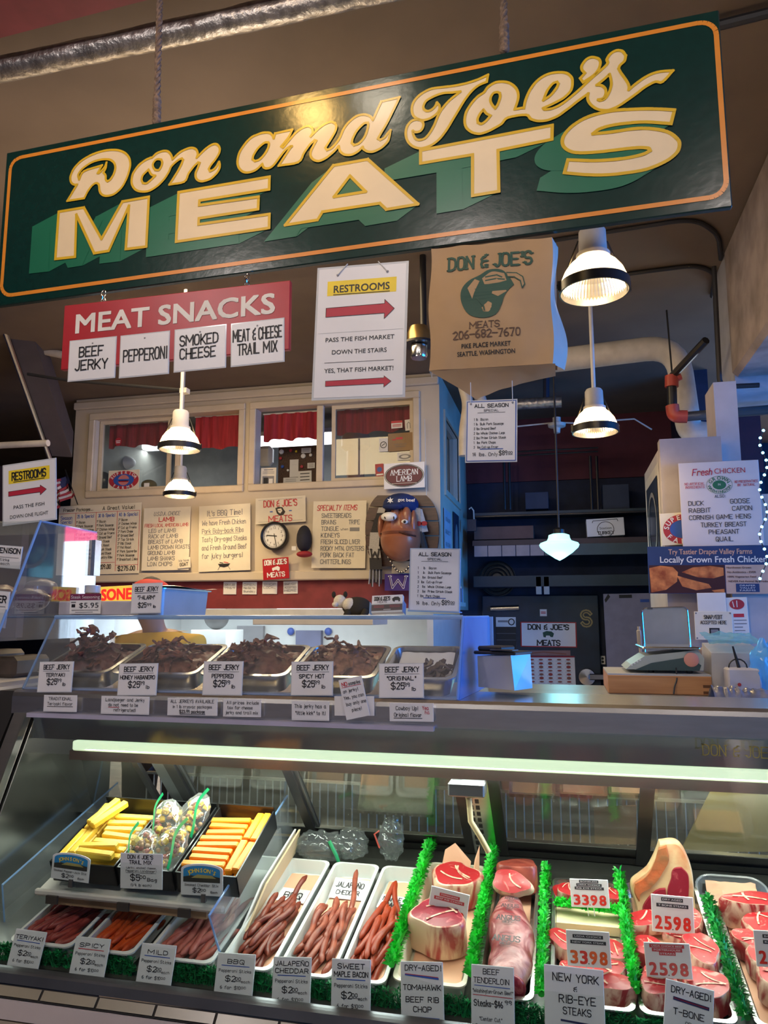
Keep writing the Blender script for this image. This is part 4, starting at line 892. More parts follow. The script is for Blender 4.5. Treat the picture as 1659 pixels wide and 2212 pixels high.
b.X = Matrix.Translation(hp(843, 1081, .315)) @ Matrix.Rotation(math.pi / 2, 4, 'X'); b.poly([[((.034 if k % 2 == 0 else .014) * math.sin(k * math.pi / 6), (.034 if k % 2 == 0 else .014) * math.cos(k * math.pi / 6)) for k in range(12)]], WHITE, .0); b.build('cap_badge', t)
knit_d, knit_w = mat('charcoal_knit', (0.035, 0.035, 0.04), .9, bump=.4, scale=80), mat('pale_knit', (0.42, 0.42, 0.44), .9, bump=.4, scale=80)
b = MB(); pts = [(826, 1096), (818, 1120), (810, 1150), (808, 1180), (811, 1205), (812, 1230)]
for i in range(len(pts) - 1):
    for j in range(2):
        f0, f1 = (j / 2), ((j + 1) / 2); a0 = Vector((*pts[i], 0)).lerp(Vector((*pts[i + 1], 0)), f0); a1 = Vector((*pts[i], 0)).lerp(Vector((*pts[i + 1], 0)), f1); m = knit_w if (i in (2, 3) or (i == 0 and j == 0)) else knit_d; w = 8 + i * 1.3
        b.hexa([hp(a1.x - w, a1.y, .12), hp(a1.x + w, a1.y, .14), hp(a1.x + w, a1.y, .08), hp(a1.x - w, a1.y, .08), hp(a0.x - w, a0.y, .12), hp(a0.x + w, a0.y, .14), hp(a0.x + w, a0.y, .08), hp(a0.x - w, a0.y, .08)], m)
for k in range(12): b.tube([hp(799 + k * 2.3, 1230, .11), hp(797 + k * 2.5 + rnd.uniform(-1, 1), 1262 + rnd.uniform(-6, 6), .10)], .005, knit_d if k % 3 else knit_w, 5)
b.build('scarf', t)
b = MB(); M_, w_, h_ = basis(hp(800, 1176, .125), hp(822, 1176, .145), hp(800, 1212, .125)); b.X = M_; b.hand('W', w_ / 2, h_ * .2, h_ * .5, knit_d, .006, w_ * .8, th=.2, serif=True, jit=0); b.build('scarf_letter', t)
b = MB(); b.hexa([hp(912, 1152, .15), hp(900, 1150, .15), hp(900, 1150, .10), hp(912, 1152, .10), hp(908, 1098, .17), hp(894, 1096, .17), hp(894, 1096, .10), hp(908, 1098, .10)][::1], knit_w); b.tube([hp(905, 1150, .12), hp(914, 1185, .11), hp(912, 1200, .1)], .045, knit_d, 8); b.hexa([hp(925, 1148, .13), hp(908, 1150, .15), hp(908, 1150, .10), hp(925, 1148, .10), hp(912, 1100, .15), hp(902, 1098, .17), hp(902, 1098, .10), hp(912, 1100, .10)], knit_w); b.build('headscarf', t)
b = MB(); b.X = Matrix.Translation(hp(909, 1131, .19)) @ Matrix.Rotation(math.pi / 2, 4, 'X'); b.disc(-.02, 0, .03, .022, redc, 0); b.disc(.03, 0, .03, .022, redc, 0); b.build('headscarf_print', t)
b = MB(); purple = mat('purple_felt', (0.06, 0.03, 0.19), .8)
b.prism([hp(832, 1240, .05), hp(832, 1276, .05), hp(905, 1276, .05), hp(905, 1240, .05)], purple, (0, -.02, 0)); b.build('pennant', t)
b = MB(); M_, w_, h_ = basis(hp(838, 1241, .072), hp(882, 1241, .072), hp(838, 1272, .072)); b.X = M_; b.hand('W', w_ / 2, h_ * .08, h_ * .8, WHITE, .002, w_ * .8, th=.17, serif=True, jit=0); b.hand('W', w_ / 2, h_ * .08, h_ * .8, purple, .004, w_ * .8, th=.09, jit=0); b.build('pennant_letter', t)
b = MB(); b.hexa([hp(846, 1238, .10), hp(905, 1238, .10), hp(905, 1238, .05), hp(846, 1238, .05), hp(848, 1212, .13), hp(900, 1212, .13), hp(900, 1212, .05), hp(848, 1212, .05)], mat('cream_collar', (.45, .38, .26), .8)); b.build('collar', t)
b = MB()
for k in range(26):
    u = k / 25; x = 836 + 62 * u; y = 1192 + 44 * math.sin(math.pi * min(1, u * .9 + .05)) ; b.ball(hp(x, y, .17), .010, steel2 if k % 2 else black, 6, 5)
b.build('bead_necklace', t)
b = MB(); b.tube([at(917, 905, 6.93), at(921, 1065, 6.93), at(919, 1078, 6.93)], .004, strg, 5); b.ball(at(918, 1085, 6.92), (.012, .012, .03), brass, 8, 6); tag(b.build('pull_cord'), 'thin pull cord with a wooden toggle hanging right of the office window', 'cord')
# ------------------------------------------------------------------ things seen in the office windows
def wc(name, label, cat, TL, TR, BL, y, items, m=PAPER, group=None): return card(name, label, cat, TL, TR, BL, y, items, group, m=m)
ro = mat('rosette_red', (.42, .03, .05), .5)
def farm_oval(w, c): return [('o', .5, .5, .48, .46, ro, .4), ('o', .5, .5, .33, .30, BLUE, .6), ('o', .5, .5, .18, .26, mat('rosette_pink', (.55, .2, .2), .5), .8), ('s', [(.24, .5), (.76, .5)], .10, BLUE), ('s', [(.36, .56), (.64, .56)], .08, ro)]
o = wc('farm_sign', 'square sign with a red oval badge propped on the left office window sill', 'sign', (235, 1017), (302, 1014), (234, 1060), YW + .05, farm_oval(1, 1), m=CREAM)
M_, w_, h_ = basis(at(235, 1017, YW + .05), at(302, 1014, YW + .05), at(234, 1060, YW + .05)); b = MB(); b.arc('SUPERIOR', w_ / 2, h_ / 2, w_ * .405, h_ * .38, 160, 20, h_ * .15, WHITE, .003); b.arc('FARMS', w_ / 2, h_ / 2, w_ * .405, h_ * .38, 225, 315, h_ * .15, WHITE, .003, inward=True); b.build('badge_lettering', o, local=True)
c = at(222, 1040, YW + .2); t = thing('team_helmet', at(222, 1060, YW + .2), 'dark helmet with a pale bird stripe at the left corner of the office window', 'helmet')
b = MB(); b.ball(c, (.10, .09, .11), mat('dark_navy_gloss', (.015, .025, .05), .25), 20, 14); b.build('shell', t)
b = MB(); b.tube([c + Vector((-.06, -.088, -.03)), c + Vector((-.02, -.10, .01)), c + Vector((.05, -.085, .03))], [.008, .016, .004], WHITE, 6); b.build('stripe', t)
c = at(322, 1048, YW + .16); t = thing('olive_cap', at(322, 1060, YW + .16), 'olive cap with a small tag on the left office window sill', 'cap')
b = MB(); b.ball(c, (.085, .08, .06), mat('olive_cloth', (.13, .10, .03), .8), 18, 10); b.build('crown', t)
b = MB(); b.box(tuple(c + Vector((.0, -.10, -.035))), tuple(c + Vector((.06, -.095, .005))), PAPER); b.build('paper_tag', t)
c = at(262, 1000, YW + .9); b = MB(); b.ball(c, (.19, .1, .09), PAPER, 16, 10); tag(b.build('white_sack'), 'white bundled sack behind the farm sign in the left office window', 'sack')
wl_r = wc('round_sticker', 'round red sticker on the left office window pane', 'sticker', (249, 946), (263, 945), (249, 964), YW + .07, [('o', .5, .5, .5, .5, ro), ('s', [(.2, .4), (.8, .4)], .1, WHITE), ('s', [(.25, .6), (.75, .6)], .1, WHITE)], m=glassy('clear_film', refl=.3))
cork = mat('corkboard', (.085, .05, .035), .85, var=.4, scale=90)
t = wc('corkboard', 'brown corkboard covered with pins and papers inside the right office window', 'corkboard', (602, 966), (684, 962), (602, 1056), YW + .6, [], m=cork)
for k, (TL, TR, BL, lb) in enumerate((((626, 993), (645, 992), (626, 1031), 'tall blank sheet pinned to the corkboard'), ((612, 1032), (645, 1031), (612, 1053), 'white form at the lower left of the corkboard'), ((644, 1018), (673, 1016), (644, 1052), 'sheet with black bars at the lower right of the corkboard'), ((651, 968), (672, 967), (651, 979), 'small white label at the top right of the corkboard'), ((664, 1000), (680, 999), (664, 1012), 'small picture on the right edge of the corkboard'))):
    wc('pinned_paper', lb, 'paper', TL, TR, BL, YW + .585, [('r', .15, .15 + .2 * j, .85, .2 + .2 * j, INK if k in (2, 4) else GREY) for j in range(4)] if k != 0 else [('r', .2, .3, .8, .305, GREY)])
for k, (x, y, r, c_) in enumerate(((608, 976, 6, WHITE), (655, 985, 6, WHITE), (628, 973, 4, ro), (671, 983, 4, PAPER), (606, 990, 4, ro), (640, 975, 3, YEL), (610, 1008, 4, BLUE), (622, 1016, 3, WHITE), (652, 1008, 4, ro))):
    p = at(x, y, YW + .585); b = MB(); rr = r * .0047; b.lathe([(0, .012), (rr * .8, .010), (rr, 0), (0, -.002)], p, c_, 16, axis=(0, -1, 0)); tag(b.build('pin_badge'), 'round badge pinned among the papers on the corkboard', 'badge', 'round badges on the corkboard')
wc('newspaper_page', 'framed newspaper page on the sill of the right office window', 'newspaper', (564, 1011), (597, 1010), (561, 1054), YW + .11, [('r', .2, .08, .8, .12, GREY), ('r', .12, .42, .88, .92, GREY), ('r', .2, .5, .5, .8, INK, .9), ('r', .55, .55, .8, .85, PAPER, .9), ('r', .12, .2, .88, .22, GREY), ('r', .12, .27, .88, .29, GREY)], m=CREAM)
b = MB(); c = at(573, 985, YW + .8); b.box(tuple(c - Vector((.10, .02, .11))), tuple(c + Vector((.08, .1, .12))), PAPER, .04); tag(b.build('paper_roll'), 'white paper roll holder behind the left edge of the right office window', 'paper roll')
card('shipping_box', 'cardboard carton with red print in the right corner of the office window', 'box', (838, 937), (891, 933), (838, 976), YW + .062, [('s', [(.2, .36), (.3, .36)], .06, RED), ('s', [(.36, .3), (.56, .3)], .12, RED), ('f', 'HANDLE WITH CARE', .5, .66, .07, .5, GREY), ('f', 'KEEP FROZEN', .5, .78, .06, .4, GREY)], m=mat('cardboard', (.34, .22, .12), .8), t=.02)
for lb, TL, TR, BL, its in (('small white label with a red stripe at the top of the sash', (845, 910), (869, 908), (845, 926), [('r', 0, 0, 1, .3, RED), ('r', .1, .5, .9, .6, RED), ('r', .1, .7, .9, .78, RED)]), ('small grey paper drawing beside the top label on the sash', (874, 907), (890, 905), (874, 931), [('s', [(.3, .8), (.3, .4), (.5, .25), (.7, .4), (.7, .8)], .05, GREY)]), ('small white card with a round mark left of the carton', (819, 947), (838, 946), (819, 976), [('q', .5, .5, .34, .22, .05, INK), ('s', [(.35, .55), (.65, .42)], .05, INK)]), ('pale sheet with a dark oval below the carton', (858, 978), (891, 976), (858, 995), [('o', .5, .55, .4, .3, GREY), ('o', .5, .55, .25, .18, PAPER, .9)]), ('red card with a dark badge at the lower right of the sash', (810, 1003), (828, 1001), (810, 1030), [('r', 0, 0, 1, 1, ro, .3), ('o', .5, .45, .3, .2, BLUE), ('r', .1, .8, .9, .92, WHITE)])):
    card('window_sticker', lb, 'sticker', TL, TR, BL, YW + .064, its, 'papers stuck on the right office window', m=PAPER)
c = at(768, 985, YW + .9); b = MB(); b.lathe([(.10, -.30), (.10, .05), (.16, .10), (.16, .22), (.12, .30)], c, mat('salmon_column', (.30, .13, .09), .6), 20); tag(b.build('salmon_pedestal'), 'salmon pink pedestal dimly seen through the sliding office window', 'pedestal')
# ------------------------------------------------------------------ kitchen below
b = MB(); c = at(468, 1332, 8.6); b.ball(c, (.16, .12, .16), mat('dark_pot', (.06, .06, .06), .5), 18, 12); tag(b.build('dark_pot'), 'dark round pot in the white kitchen under the office', 'pot')
b = MB(); a, c = at(510, 1352, 9.3), at(565, 1420, 9.3); b.box((a.x, 9.33, c.z), (c.x, 9.39, a.z), mat('grey_panel_board', (.25, .26, .28), .6)); tag(b.build('wall_panel_board'), 'dark grey board on the white kitchen wall seen through the acrylic', 'board')
card('framed_picture', 'small framed picture under the kitchen light', 'picture', (600, 1312), (622, 1312), (600, 1328), 9.39, [('r', .1, .1, .9, .9, GREY), ('o', .45, .5, .2, .3, PAPER, .9)], m=PAPER)
b = MB(); a, c = at(636, 1362, 9.25), at(690, 1398, 9.25); b.box((a.x, 9.3, c.z), (c.x, 9.39, a.z), mat('slate_blue_sheet', (.12, .14, .25), .6)); tag(b.build('slate_sheet'), 'slate blue sheet on the kitchen wall behind the peppered jerky', 'sheet')
for x, lb in ((628, 'left'), (709, 'right')):
    b = MB(); c = at(x, 1364, 9.375); b.ball(c, (.05, .03, .05), BLUE, 12, 8); tag(b.build('blue_magnet'), 'small blue knob on the kitchen wall, ' + lb + ' of the slate sheet', 'knob')
hz_ = at(757, 1306, 6.6).z - .132; b = MB(); b.box((at(560, 1330, 6.6).x, 6.45, hz_ - .05), (at(815, 1330, 6.6).x, 7.0, hz_), whitep, .005); b.box((at(560, 1330, 6.6).x, 6.9, hz_), (at(815, 1330, 6.6).x, 7.02, 1.5), whitep); tag(b.build('hood_ledge'), 'white ledge of the kitchen hood carrying the plush cow', 'hood')
kz_ = at(468, 1332, 8.6).z - .16; b = MB(); b.box((at(430, 1332, 8.6).x, 8.4, 0), (at(505, 1332, 8.6).x, 8.9, kz_), lightwall, .005); tag(b.build('kitchen_cabinet'), 'tall white cabinet under the dark pot in the kitchen', 'cabinet')
c = at(757, 1306, 6.6); t = thing('plush_cow', at(757, 1330, 6.6), 'black and white plush cow lying under the red band', 'plush toy'); cw = mat('white_plush', (.55, .55, .56), .95, bump=.3, scale=60); cb = mat('black_plush', (.02, .02, .022), .95)
b = MB(); b.ball(c + Vector((.06, 0, -.02)), (.14, .08, .09), cb, 18, 12); b.ball(c + Vector((-.0, -.03, .0)), (.07, .06, .06), cw, 14, 10); b.build('body', t)
b = MB(); b.ball(c + Vector((-.09, -.03, .03)), (.06, .055, .06), cw, 14, 10); b.ball(c + Vector((-.12, -.08, -.0)), (.03, .03, .025), cw, 10, 8); b.build('head', t)
for dx in (-.06, .05): b = MB(); b.ball(c + Vector((-.09 + dx, -.03, .09)), (.02, .015, .03), cb, 8, 6); b.build('ear', t)
for dx in (.0, .16): b = MB(); b.tube([c + Vector((dx, -.04, -.05)), c + Vector((dx - .03, -.07, -.13))], [.035, .03], cb, 10); b.build('leg', t)
# ------------------------------------------------------------------ alcove at the back right
yA = YA - 0.01
def al(px, py, y=yA): return at(px, py, y)
def abox(name, label, cat, x0, y0, x1, y1, Y, d, m, group=None, bev=0.004, top=None):
    """box whose front face covers the given part of the view at depth Y"""
    a, c = at(x0, y1, Y), at(x1, y0, Y); b = MB(); b.box((a.x, Y, a.z), (c.x, Y + d, c.z), m, bev); return tag(b.build(name), label, cat, group)
# shelf
a, c = al(1012, 1172, 8.45), al(1412, 1160, 8.45)
zs = a.z + .02
t = thing('wall_shelf', (0, 8.45, zs - .12), 'long shelf with a tiled front edge across the dark alcove', 'shelf')
b = MB(); b.box((-1.0, 8.45, zs - .06), (1.24, YA - .035, zs), mat('dark_shelf_board', (.05, .03, .04), .5)); b.build('board', t)
b = MB()
for k in range(5): b.box((-.98 + k * .155, 8.43, zs - .185), (-.98 + k * .155 + .15, 8.45, zs - .062), mat('pale_lilac_tile', (.22, .20, .25), .3), .003)
b.box((-.98 + .775, 8.43, zs - .185), (1.24, 8.45, zs - .062), mat('teal_painted_edge', (.018, .06, .09), .4)); b.build('fascia', t)
b = MB(); b.box((-1.0, 8.5, zs - .52), (1.24, 8.53, zs - .40), mat('dark_teal_rail', (.010, .028, .045), .5)); b.box((-1.0, 8.53, zs - .52), (1.24, YA, zs - .50), darkw); b.build('lower_rail', t)
abox('long_carton', 'long brown carton on the alcove shelf behind the price list', 'box', 1024, 1135, 1152, 1166, 8.5, .3, mat('brown_carton', (.16, .085, .07), .8))
o = card('turkey_box', 'white turkey carton with a black framed label on the alcove shelf', 'box', (1266, 1122), (1347, 1117), (1268, 1160), 8.47, [('q', .5, .62, .22, .42, .03, INK), ('f', 'Station', .5, .62, .14, .32, INK), ('h', 'TURKEY', .5, .90, .16, .44, INK, {'th': .2, 'serif': True, 'jit': 0}), ('s', [(.16, .22), (.18, .12), (.82, .08), (.84, .2)], .03, INK)], t=.25)
for lb, q in (('dark blue carton left of the schoolhouse lamp, high in the alcove', (1135, 1062, 1184, 1100)), ('dark blue carton high in the alcove above the turkey carton', (1303, 1045, 1358, 1100))):
    abox('dark_carton', lb, 'box', *q, 8.6, .3, mat('dark_blue_carton', (.03, .045, .09), .7))
a = al(1290, 1100, 8.58); b = MB()
t = thing('upper_shelf', (0, 8.55, al(1200, 1103, 8.55).z), 'dark upper shelf with chrome posts and rails in the alcove', 'shelf')
z1 = al(1200, 1103, 8.55).z; b.box((-1.0, 8.55, z1 - .03), (1.24, YA - .035, z1), mat('dark_blue_shelf', (.02, .04, .06), .5)); b.box((-1.0, 8.54, z1 - .05), (1.24, 8.56, z1 - .035), blackm); b.build('board', t)
for px in (1091, 1102, 1279, 1293):
    b = MB(); p, q = at(px, 1101, 8.56), at(px, 985, 8.56); b.tube([p, (p.x, 8.56, q.z)], .016, blackm, 8); b.build('post', t)
for py in (970, 978):
    b = MB(); p, q = at(1118, py + 6, 8.5), at(1292, py - 3, 8.5); b.tube([p, q], .009, blackm, 8); b.build('rail', t)
# schoolhouse lamp
milk = mat('lit_milk_glass', (.42, 1.0, .92), .3, var=0, emit=1.5)
c = at(1208, 1178, 6.2); k = 1 / FPX * (c - CAM).dot(_F)
t = thing('schoolhouse_lamp', c, 'glowing pale green schoolhouse lamp with a pointed bottom in the alcove', 'pendant lamp')
b = MB(); b.lathe([(0.001, -33 * k), (10 * k, -28 * k), (28 * k, -16 * k), (40 * k, -5 * k), (42.5 * k, 1 * k), (40 * k, 5 * k), (26 * k, 10 * k), (23 * k, 16 * k), (22 * k, 22 * k), (14 * k, 25 * k), (0.001, 26 * k)], c, milk, 40); b.build('lamp_shade', t)
b = MB(); b.lathe([(12 * k, 25 * k), (12 * k, 34 * k), (6 * k, 38 * k), (0, 39 * k)], c, blackm, 20); b.tube([c + Vector((0, 0, 36 * k)), (c.x, c.y, 3.86)], .008, cond, 8); b.build('stem', t)
lamp('schoolhouse_light', 'POINT', c + Vector((0, 0, -45 * k)), 7, (.25, .80, 1.0), .12)
# rosette smoke detector on a cord
c = at(1203, 925, 7.6); t = thing('ceiling_rosette', c, 'small white ceiling rosette on a thin conduit left of the second pendant lamp', 'light fitting')
b = MB(); b.lathe([(0, -.05), (.03, -.05), (.035, 0), (.085, .015), (.09, .045), (.04, .06), (.04, .11), (0, .11)], c, pipew, 24); b.build('fitting', t)
b = MB(); b.tube([at(1118, 921, 7.6), c + Vector((0, 0, .06)), at(1245, 914, 7.6), at(1370, 905, 7.6), at(1408, 928, 7.6)], .008, pipew, 6); b.build('conduit', t)
# fan, brackets
c = at(1075, 1250, 8.9); r = .21; t = thing('wall_fan', c, 'round dark wall fan under the alcove shelf at left', 'fan')
b = MB()
for q in (.95, .75, .55, .35): b.lathe([(r * q, -.01), (r * q + .008, 0), (r * q, .01), (r * q - .008, 0), (r * q, -.01)], c + Vector((0, -.06, 0)), black, 32, axis=(0, -1, 0))
b.build('guard', t); b = MB(); b.lathe([(0, .05), (.06, .05), (.07, -.02), (r, -.03), (r, -.06), (0, -.07)], c, black, 32, axis=(0, -1, 0)); b.build('housing', t)
for px in (1163, 1180): abox('hanging_strip', 'pale strip hanging from the rail under the alcove shelf', 'strip', px - 5, 1245, px + 6, 1284, 8.5, .02, mat('pale_strip', (.35, .38, .40), .5), 'pale strips under the alcove shelf')
# door with what is on it
teal = mat('dark_teal_door_paint', (.008, .022, .048), .45, var=.3, scale=4)
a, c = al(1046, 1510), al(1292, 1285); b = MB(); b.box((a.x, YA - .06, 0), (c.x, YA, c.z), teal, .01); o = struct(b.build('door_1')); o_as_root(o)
b = MB(); p = al(1252, 1462, YA - .07); b.lathe([(.0, -.02), (.09, -.01), (.10, .0), (.09, .03), (0, .04)], p + Vector((.08, 0, 0)), steel2, 20, axis=(0, -1, 0)); b.box(tuple(p + Vector((.10, -.06, -.03))), tuple(p + Vector((.32, -.01, .04))), steel2, .01); b.build('latch_handle', o)
b = MB(); p, q = al(1060, 1315, YA - .07), al(1121, 1313, YA - .07); b.tube([p, q], .035, steel, 10); b.build('hinge', o)
M_, w_, h_ = basis(al(1124, 1343, YA - .07), al(1245, 1344, YA - .07), al(1122, 1397, YA - .07))
its = [('r', 0, 0, 1, 1, signred, .2), ('r', .02, .04, .98, .96, WHITE, .4), ('h', "DON & JOE'S", .5, .30, .19, .72, INK, {'th': .22, 'serif': True, 'jit': 0}), ('h', 'MEATS', .5, .93, .20, .40, INK, {'th': .22, 'serif': True, 'jit': 0}), ('p', [(.40, .42), (.47, .36), (.56, .38), (.60, .46), (.58, .60), (.54, .60), (.52, .54), (.46, .54), (.45, .62), (.41, .60)], dkgreen)]
card('shop_plate', 'white plate with black slab lettering on the dark teal door', 'sign', (1124, 1343), (1245, 1344), (1122, 1397), YA - .065, its)
its = [('r', 0, 0, 1, .04, redc, .5)]
cutm = [mat('cut_red', (.35, .05, .04), .6), mat('cut_brown', (.28, .10, .06), .6)]
for r in range(9):
    for q in range(5): its += [('o', .13 + q * .185, .10 + r * .10, .045, .022 + .008 * ((r * q) % 3), cutm[(r + q) % 2]), ('r', .06 + q * .185, .135 + r * .10, .19 + q * .185, .142 + r * .10, GREY)]
card('cuts_poster', 'white poster with rows of small red meat cuts on the teal door', 'poster', (1135, 1417), (1241, 1417), (1133, 1496), YA - .065, its, m=PAPER)
card('rope_wreath_print', 'narrow brown printed strip above the cuts poster', 'poster', (1135, 1405), (1232, 1405), (1135, 1416), YA - .065, [('s', [(.1, .6), (.4, .3), (.9, .7)], .2, cutm[1])], m=mat('pinkish_print', (.30, .17, .16), .6))
card('door_list', 'dark notice with a white heading on the teal door, left of the shop plate', 'notice', (1071, 1333), (1114, 1333), (1071, 1403), YA - .065, [('r', 0, .30, 1, 1, INK), ('r', .1, .1, .6, .16, GREY), ('q', .78, .15, .14, .09, .03, INK), ('r', .02, .5, .98, .51, GREY, 1.2), ('r', .02, .7, .98, .71, GREY, 1.2)], m=PAPER)
card('door_label', 'tiny pale label above the shop plate on the teal door', 'label', (1166, 1316), (1181, 1316), (1166, 1331), YA - .065, [('s', [(.2, .4), (.8, .4)], .1, RED), ('s', [(.2, .6), (.8, .6)], .1, RED)], m=PAPER)
gold = mat('dull_gold_sticker', (.36, .30, .14), .5)
o = MB(); M_, w_, h_ = basis(al(1257, 1321, YA - .066), al(1275, 1321, YA - .066), al(1257, 1351, YA - .066)); o.X = M_; o.hand('S', w_ / 2, 0, h_, gold, .004, w_, th=.26, jit=0); o.hand('S', w_ / 2, 0, h_, teal, .012, w_, th=.06, jit=0); o.X = None; tag(o.build('letter_sticker'), 'gold letter S sticker on the right of the teal door', 'sticker')
card('wall_outlet', 'white wall outlet beside the teal door', 'outlet', (1296, 1417), (1307, 1417), (1296, 1435), YA - .005, [('o', .5, .3, .25, .15, INK), ('o', .5, .7, .25, .15, INK)], t=.02)
card('whiteboard', 'large white panel with black tape at its top beside the teal door', 'panel', (1303, 1283), (1410, 1281), (1305, 1611), 8.6, [('p', [(.02, .04), (.10, .0), (.14, .02), (.04, .06)], INK), ('r', .32, .008, .58, .030, INK), ('r', .74, .04, .92, .06, BLUE)], m=mat('lavender_white_panel', (.25, .26, .40), .5), t=.03)
b = MB(); p = al(1019, 1128, 8.3); b.tube([al(1013, 1100, 8.3), al(1018, 1096, 8.3), al(1023, 1103, 8.3), al(1024, 1125, 8.3)], .008, pipew, 6); b.box(tuple(p - Vector((.05, .02, .10))), tuple(p + Vector((.05, .02, .03))), teal); tag(b.build('wall_phone'), 'small dark wall box with a pale looped cord at the left edge of the alcove', 'wall box')
# notices on the office side wall facing the alcove
def side_card(name, label, cat, y0, y1, z0, z1, its, m):
    M = Matrix(((0, 0, 1, xs + .012), (1, 0, 0, y0), (0, 1, 0, z0), (0, 0, 0, 1))); card(name, label, cat, None, None, None, 0, its, m=m, mx=M, size=(y1 - y0, z1 - z0))
side_card('side_notice', 'pale printed notice on the office side wall facing the alcove', 'notice', 7.15, 7.6, 1.72, 2.55, [('f', t, .5, .14 + i * .15, .05, .7, GREY) for i, t in enumerate(['USDA BEEF', 'SELECT', 'VEAL STEAKS', 'SPARE RIBS', 'TOP SIRLOIN'])], mat('pale_blue_paper', (.42, .45, .55), .6))
side_card('dark_poster', 'dark framed poster on the office side wall', 'poster', 7.78, 8.2, 1.85, 2.6, [('o', .5, .5, .3, .35, GREY)], mat('dark_poster_print', (.02, .025, .05), .5))
b = MB(); b.box((xs + .01, 7.2, 1.60), (xs + .14, 7.7, 1.64), pipew); [b.box((xs + .02 + .0, 7.22 + k * .05, 1.64), (xs + .12, 7.25 + k * .05, 1.80 - .01 * (k % 3)), (PAPER, redc, c1, BLUE)[k % 4]) for k in range(9)]
tag(b.build('leaflet_rack'), 'rack of leaflets on the office side wall above the acrylic case', 'rack')
# ------------------------------------------------------------------ right-hand sign wall
ysg = 4.68
struct(MB().box((.59, 4.80, 0), (.69, 5.66, 2.525), pil).build('wall_sign_return'))
b = MB(); b.X = Matrix(((0, 0, -1, .588), (-1, 0, 0, 5.60), (0, 1, 0, 1.75), (0, 0, 0, 1))); w_, h_ = .78, .70
b.rect(0, 0, w_, h_, whitep, .002); b.rect(.08, .07, w_ - .08, h_ - .07, mat('dark_mirror', (.04, .06, .12), .1), .006); b.ring(w_ / 2, h_ / 2, .22, .2, .03, GREY, .009); b.X = None
tag(b.build('side_mirror'), 'framed dark mirror on the narrow side wall left of the chicken sign', 'mirror')
its = [('h', 'Fresh', .29, .155, .075, .24, darkred, {'slant': .2, 'th': .13}), ('f', 'CHICKEN', .64, .145, .065, .38, darkred), ('h', 'NO ARTIFICIAL', .19, .27, .028, .25, darkred, {'slant': .15}), ('h', 'INGREDIENTS', .19, .31, .028, .24, darkred, {'slant': .15}), ('h', 'NO PRESERVATIVES', .83, .265, .028, .28, darkred, {'slant': .15}), ('h', '100% NATURAL', .83, .305, .028, .22, darkred, {'slant': .15}),
 ('o', .5, .28, .085, .055, shade_green), ('f', 'IN', .5, .287, .025, .03, WHITE), ('q', .5, .28, .16, .105, .004, shade_green), ('h', 'ALSO:', .5, .43, .032, .13, INK),
 ('h', 'DUCK', .10, .515, .05, .19, INK, {'al': 'l'}), ('h', 'RABBIT', .10, .60, .05, .27, INK, {'al': 'l'}), ('h', 'GOOSE', .74, .505, .05, .24, INK), ('h', 'CAPON', .76, .59, .05, .24, INK), ('h', 'CORNISH GAME HENS', .48, .685, .05, .76, INK), ('h', 'TURKEY BREAST', .52, .775, .05, .56, INK), ('h', 'PHEASANT', .52, .86, .05, .37, INK), ('h', 'QUAIL', .52, .945, .05, .21, INK)]
o = card('chicken_board', 'white poultry board with a green oval badge on the right pillar', 'menu board', (1465, 1001), (1638, 993), (1474, 1181), ysg - .03, its, m=mat('lavender_white_card', (.66, .62, .66), .4, var=.02))
M_, w_, h_ = basis(at(1465, 1001, ysg - .03), at(1638, 993, ysg - .03), at(1474, 1181, ysg - .03)); b = MB(); b.arc('GROWN', w_ * .5, h_ * .72, w_ * .125, h_ * .082, 150, 30, h_ * .042, shade_green, .002); b.arc('WASHINGTON', w_ * .5, h_ * .72, w_ * .125, h_ * .082, 195, 345, h_ * .035, shade_green, .002, inward=True); b.build('badge_lettering', o, local=True)
o = card('farm_oval_board', 'magenta oval farm board tucked behind the poultry board', 'sign', (1424, 1110), (1500, 1105), (1428, 1179), ysg - .008, [('o', .62, .52, .55, .46, ro, .4), ('o', .62, .52, .36, .28, BLUE, .6)], m=CREAM)
M_, w_, h_ = basis(at(1424, 1110, ysg - .008), at(1500, 1105, ysg - .008), at(1428, 1179, ysg - .008)); b = MB(); b.arc('SUPERIOR', w_ * .62, h_ * .48, w_ * .46, h_ * .37, 170, 10, h_ * .15, WHITE, .003); b.arc('FARMS', w_ * .62, h_ * .48, w_ * .46, h_ * .37, 215, 325, h_ * .15, WHITE, .003, inward=True); b.build('badge_lettering', o, local=True)
roast = mat('roast_chicken_print', (.30, .06, .02), .4, col2=(.80, .30, .10), scale=14, detail=6); roastd = mat('roast_shadow_print', (.05, .012, .02), .4)
navyp = mat('navy_banner_print', (.015, .045, .16), .5)
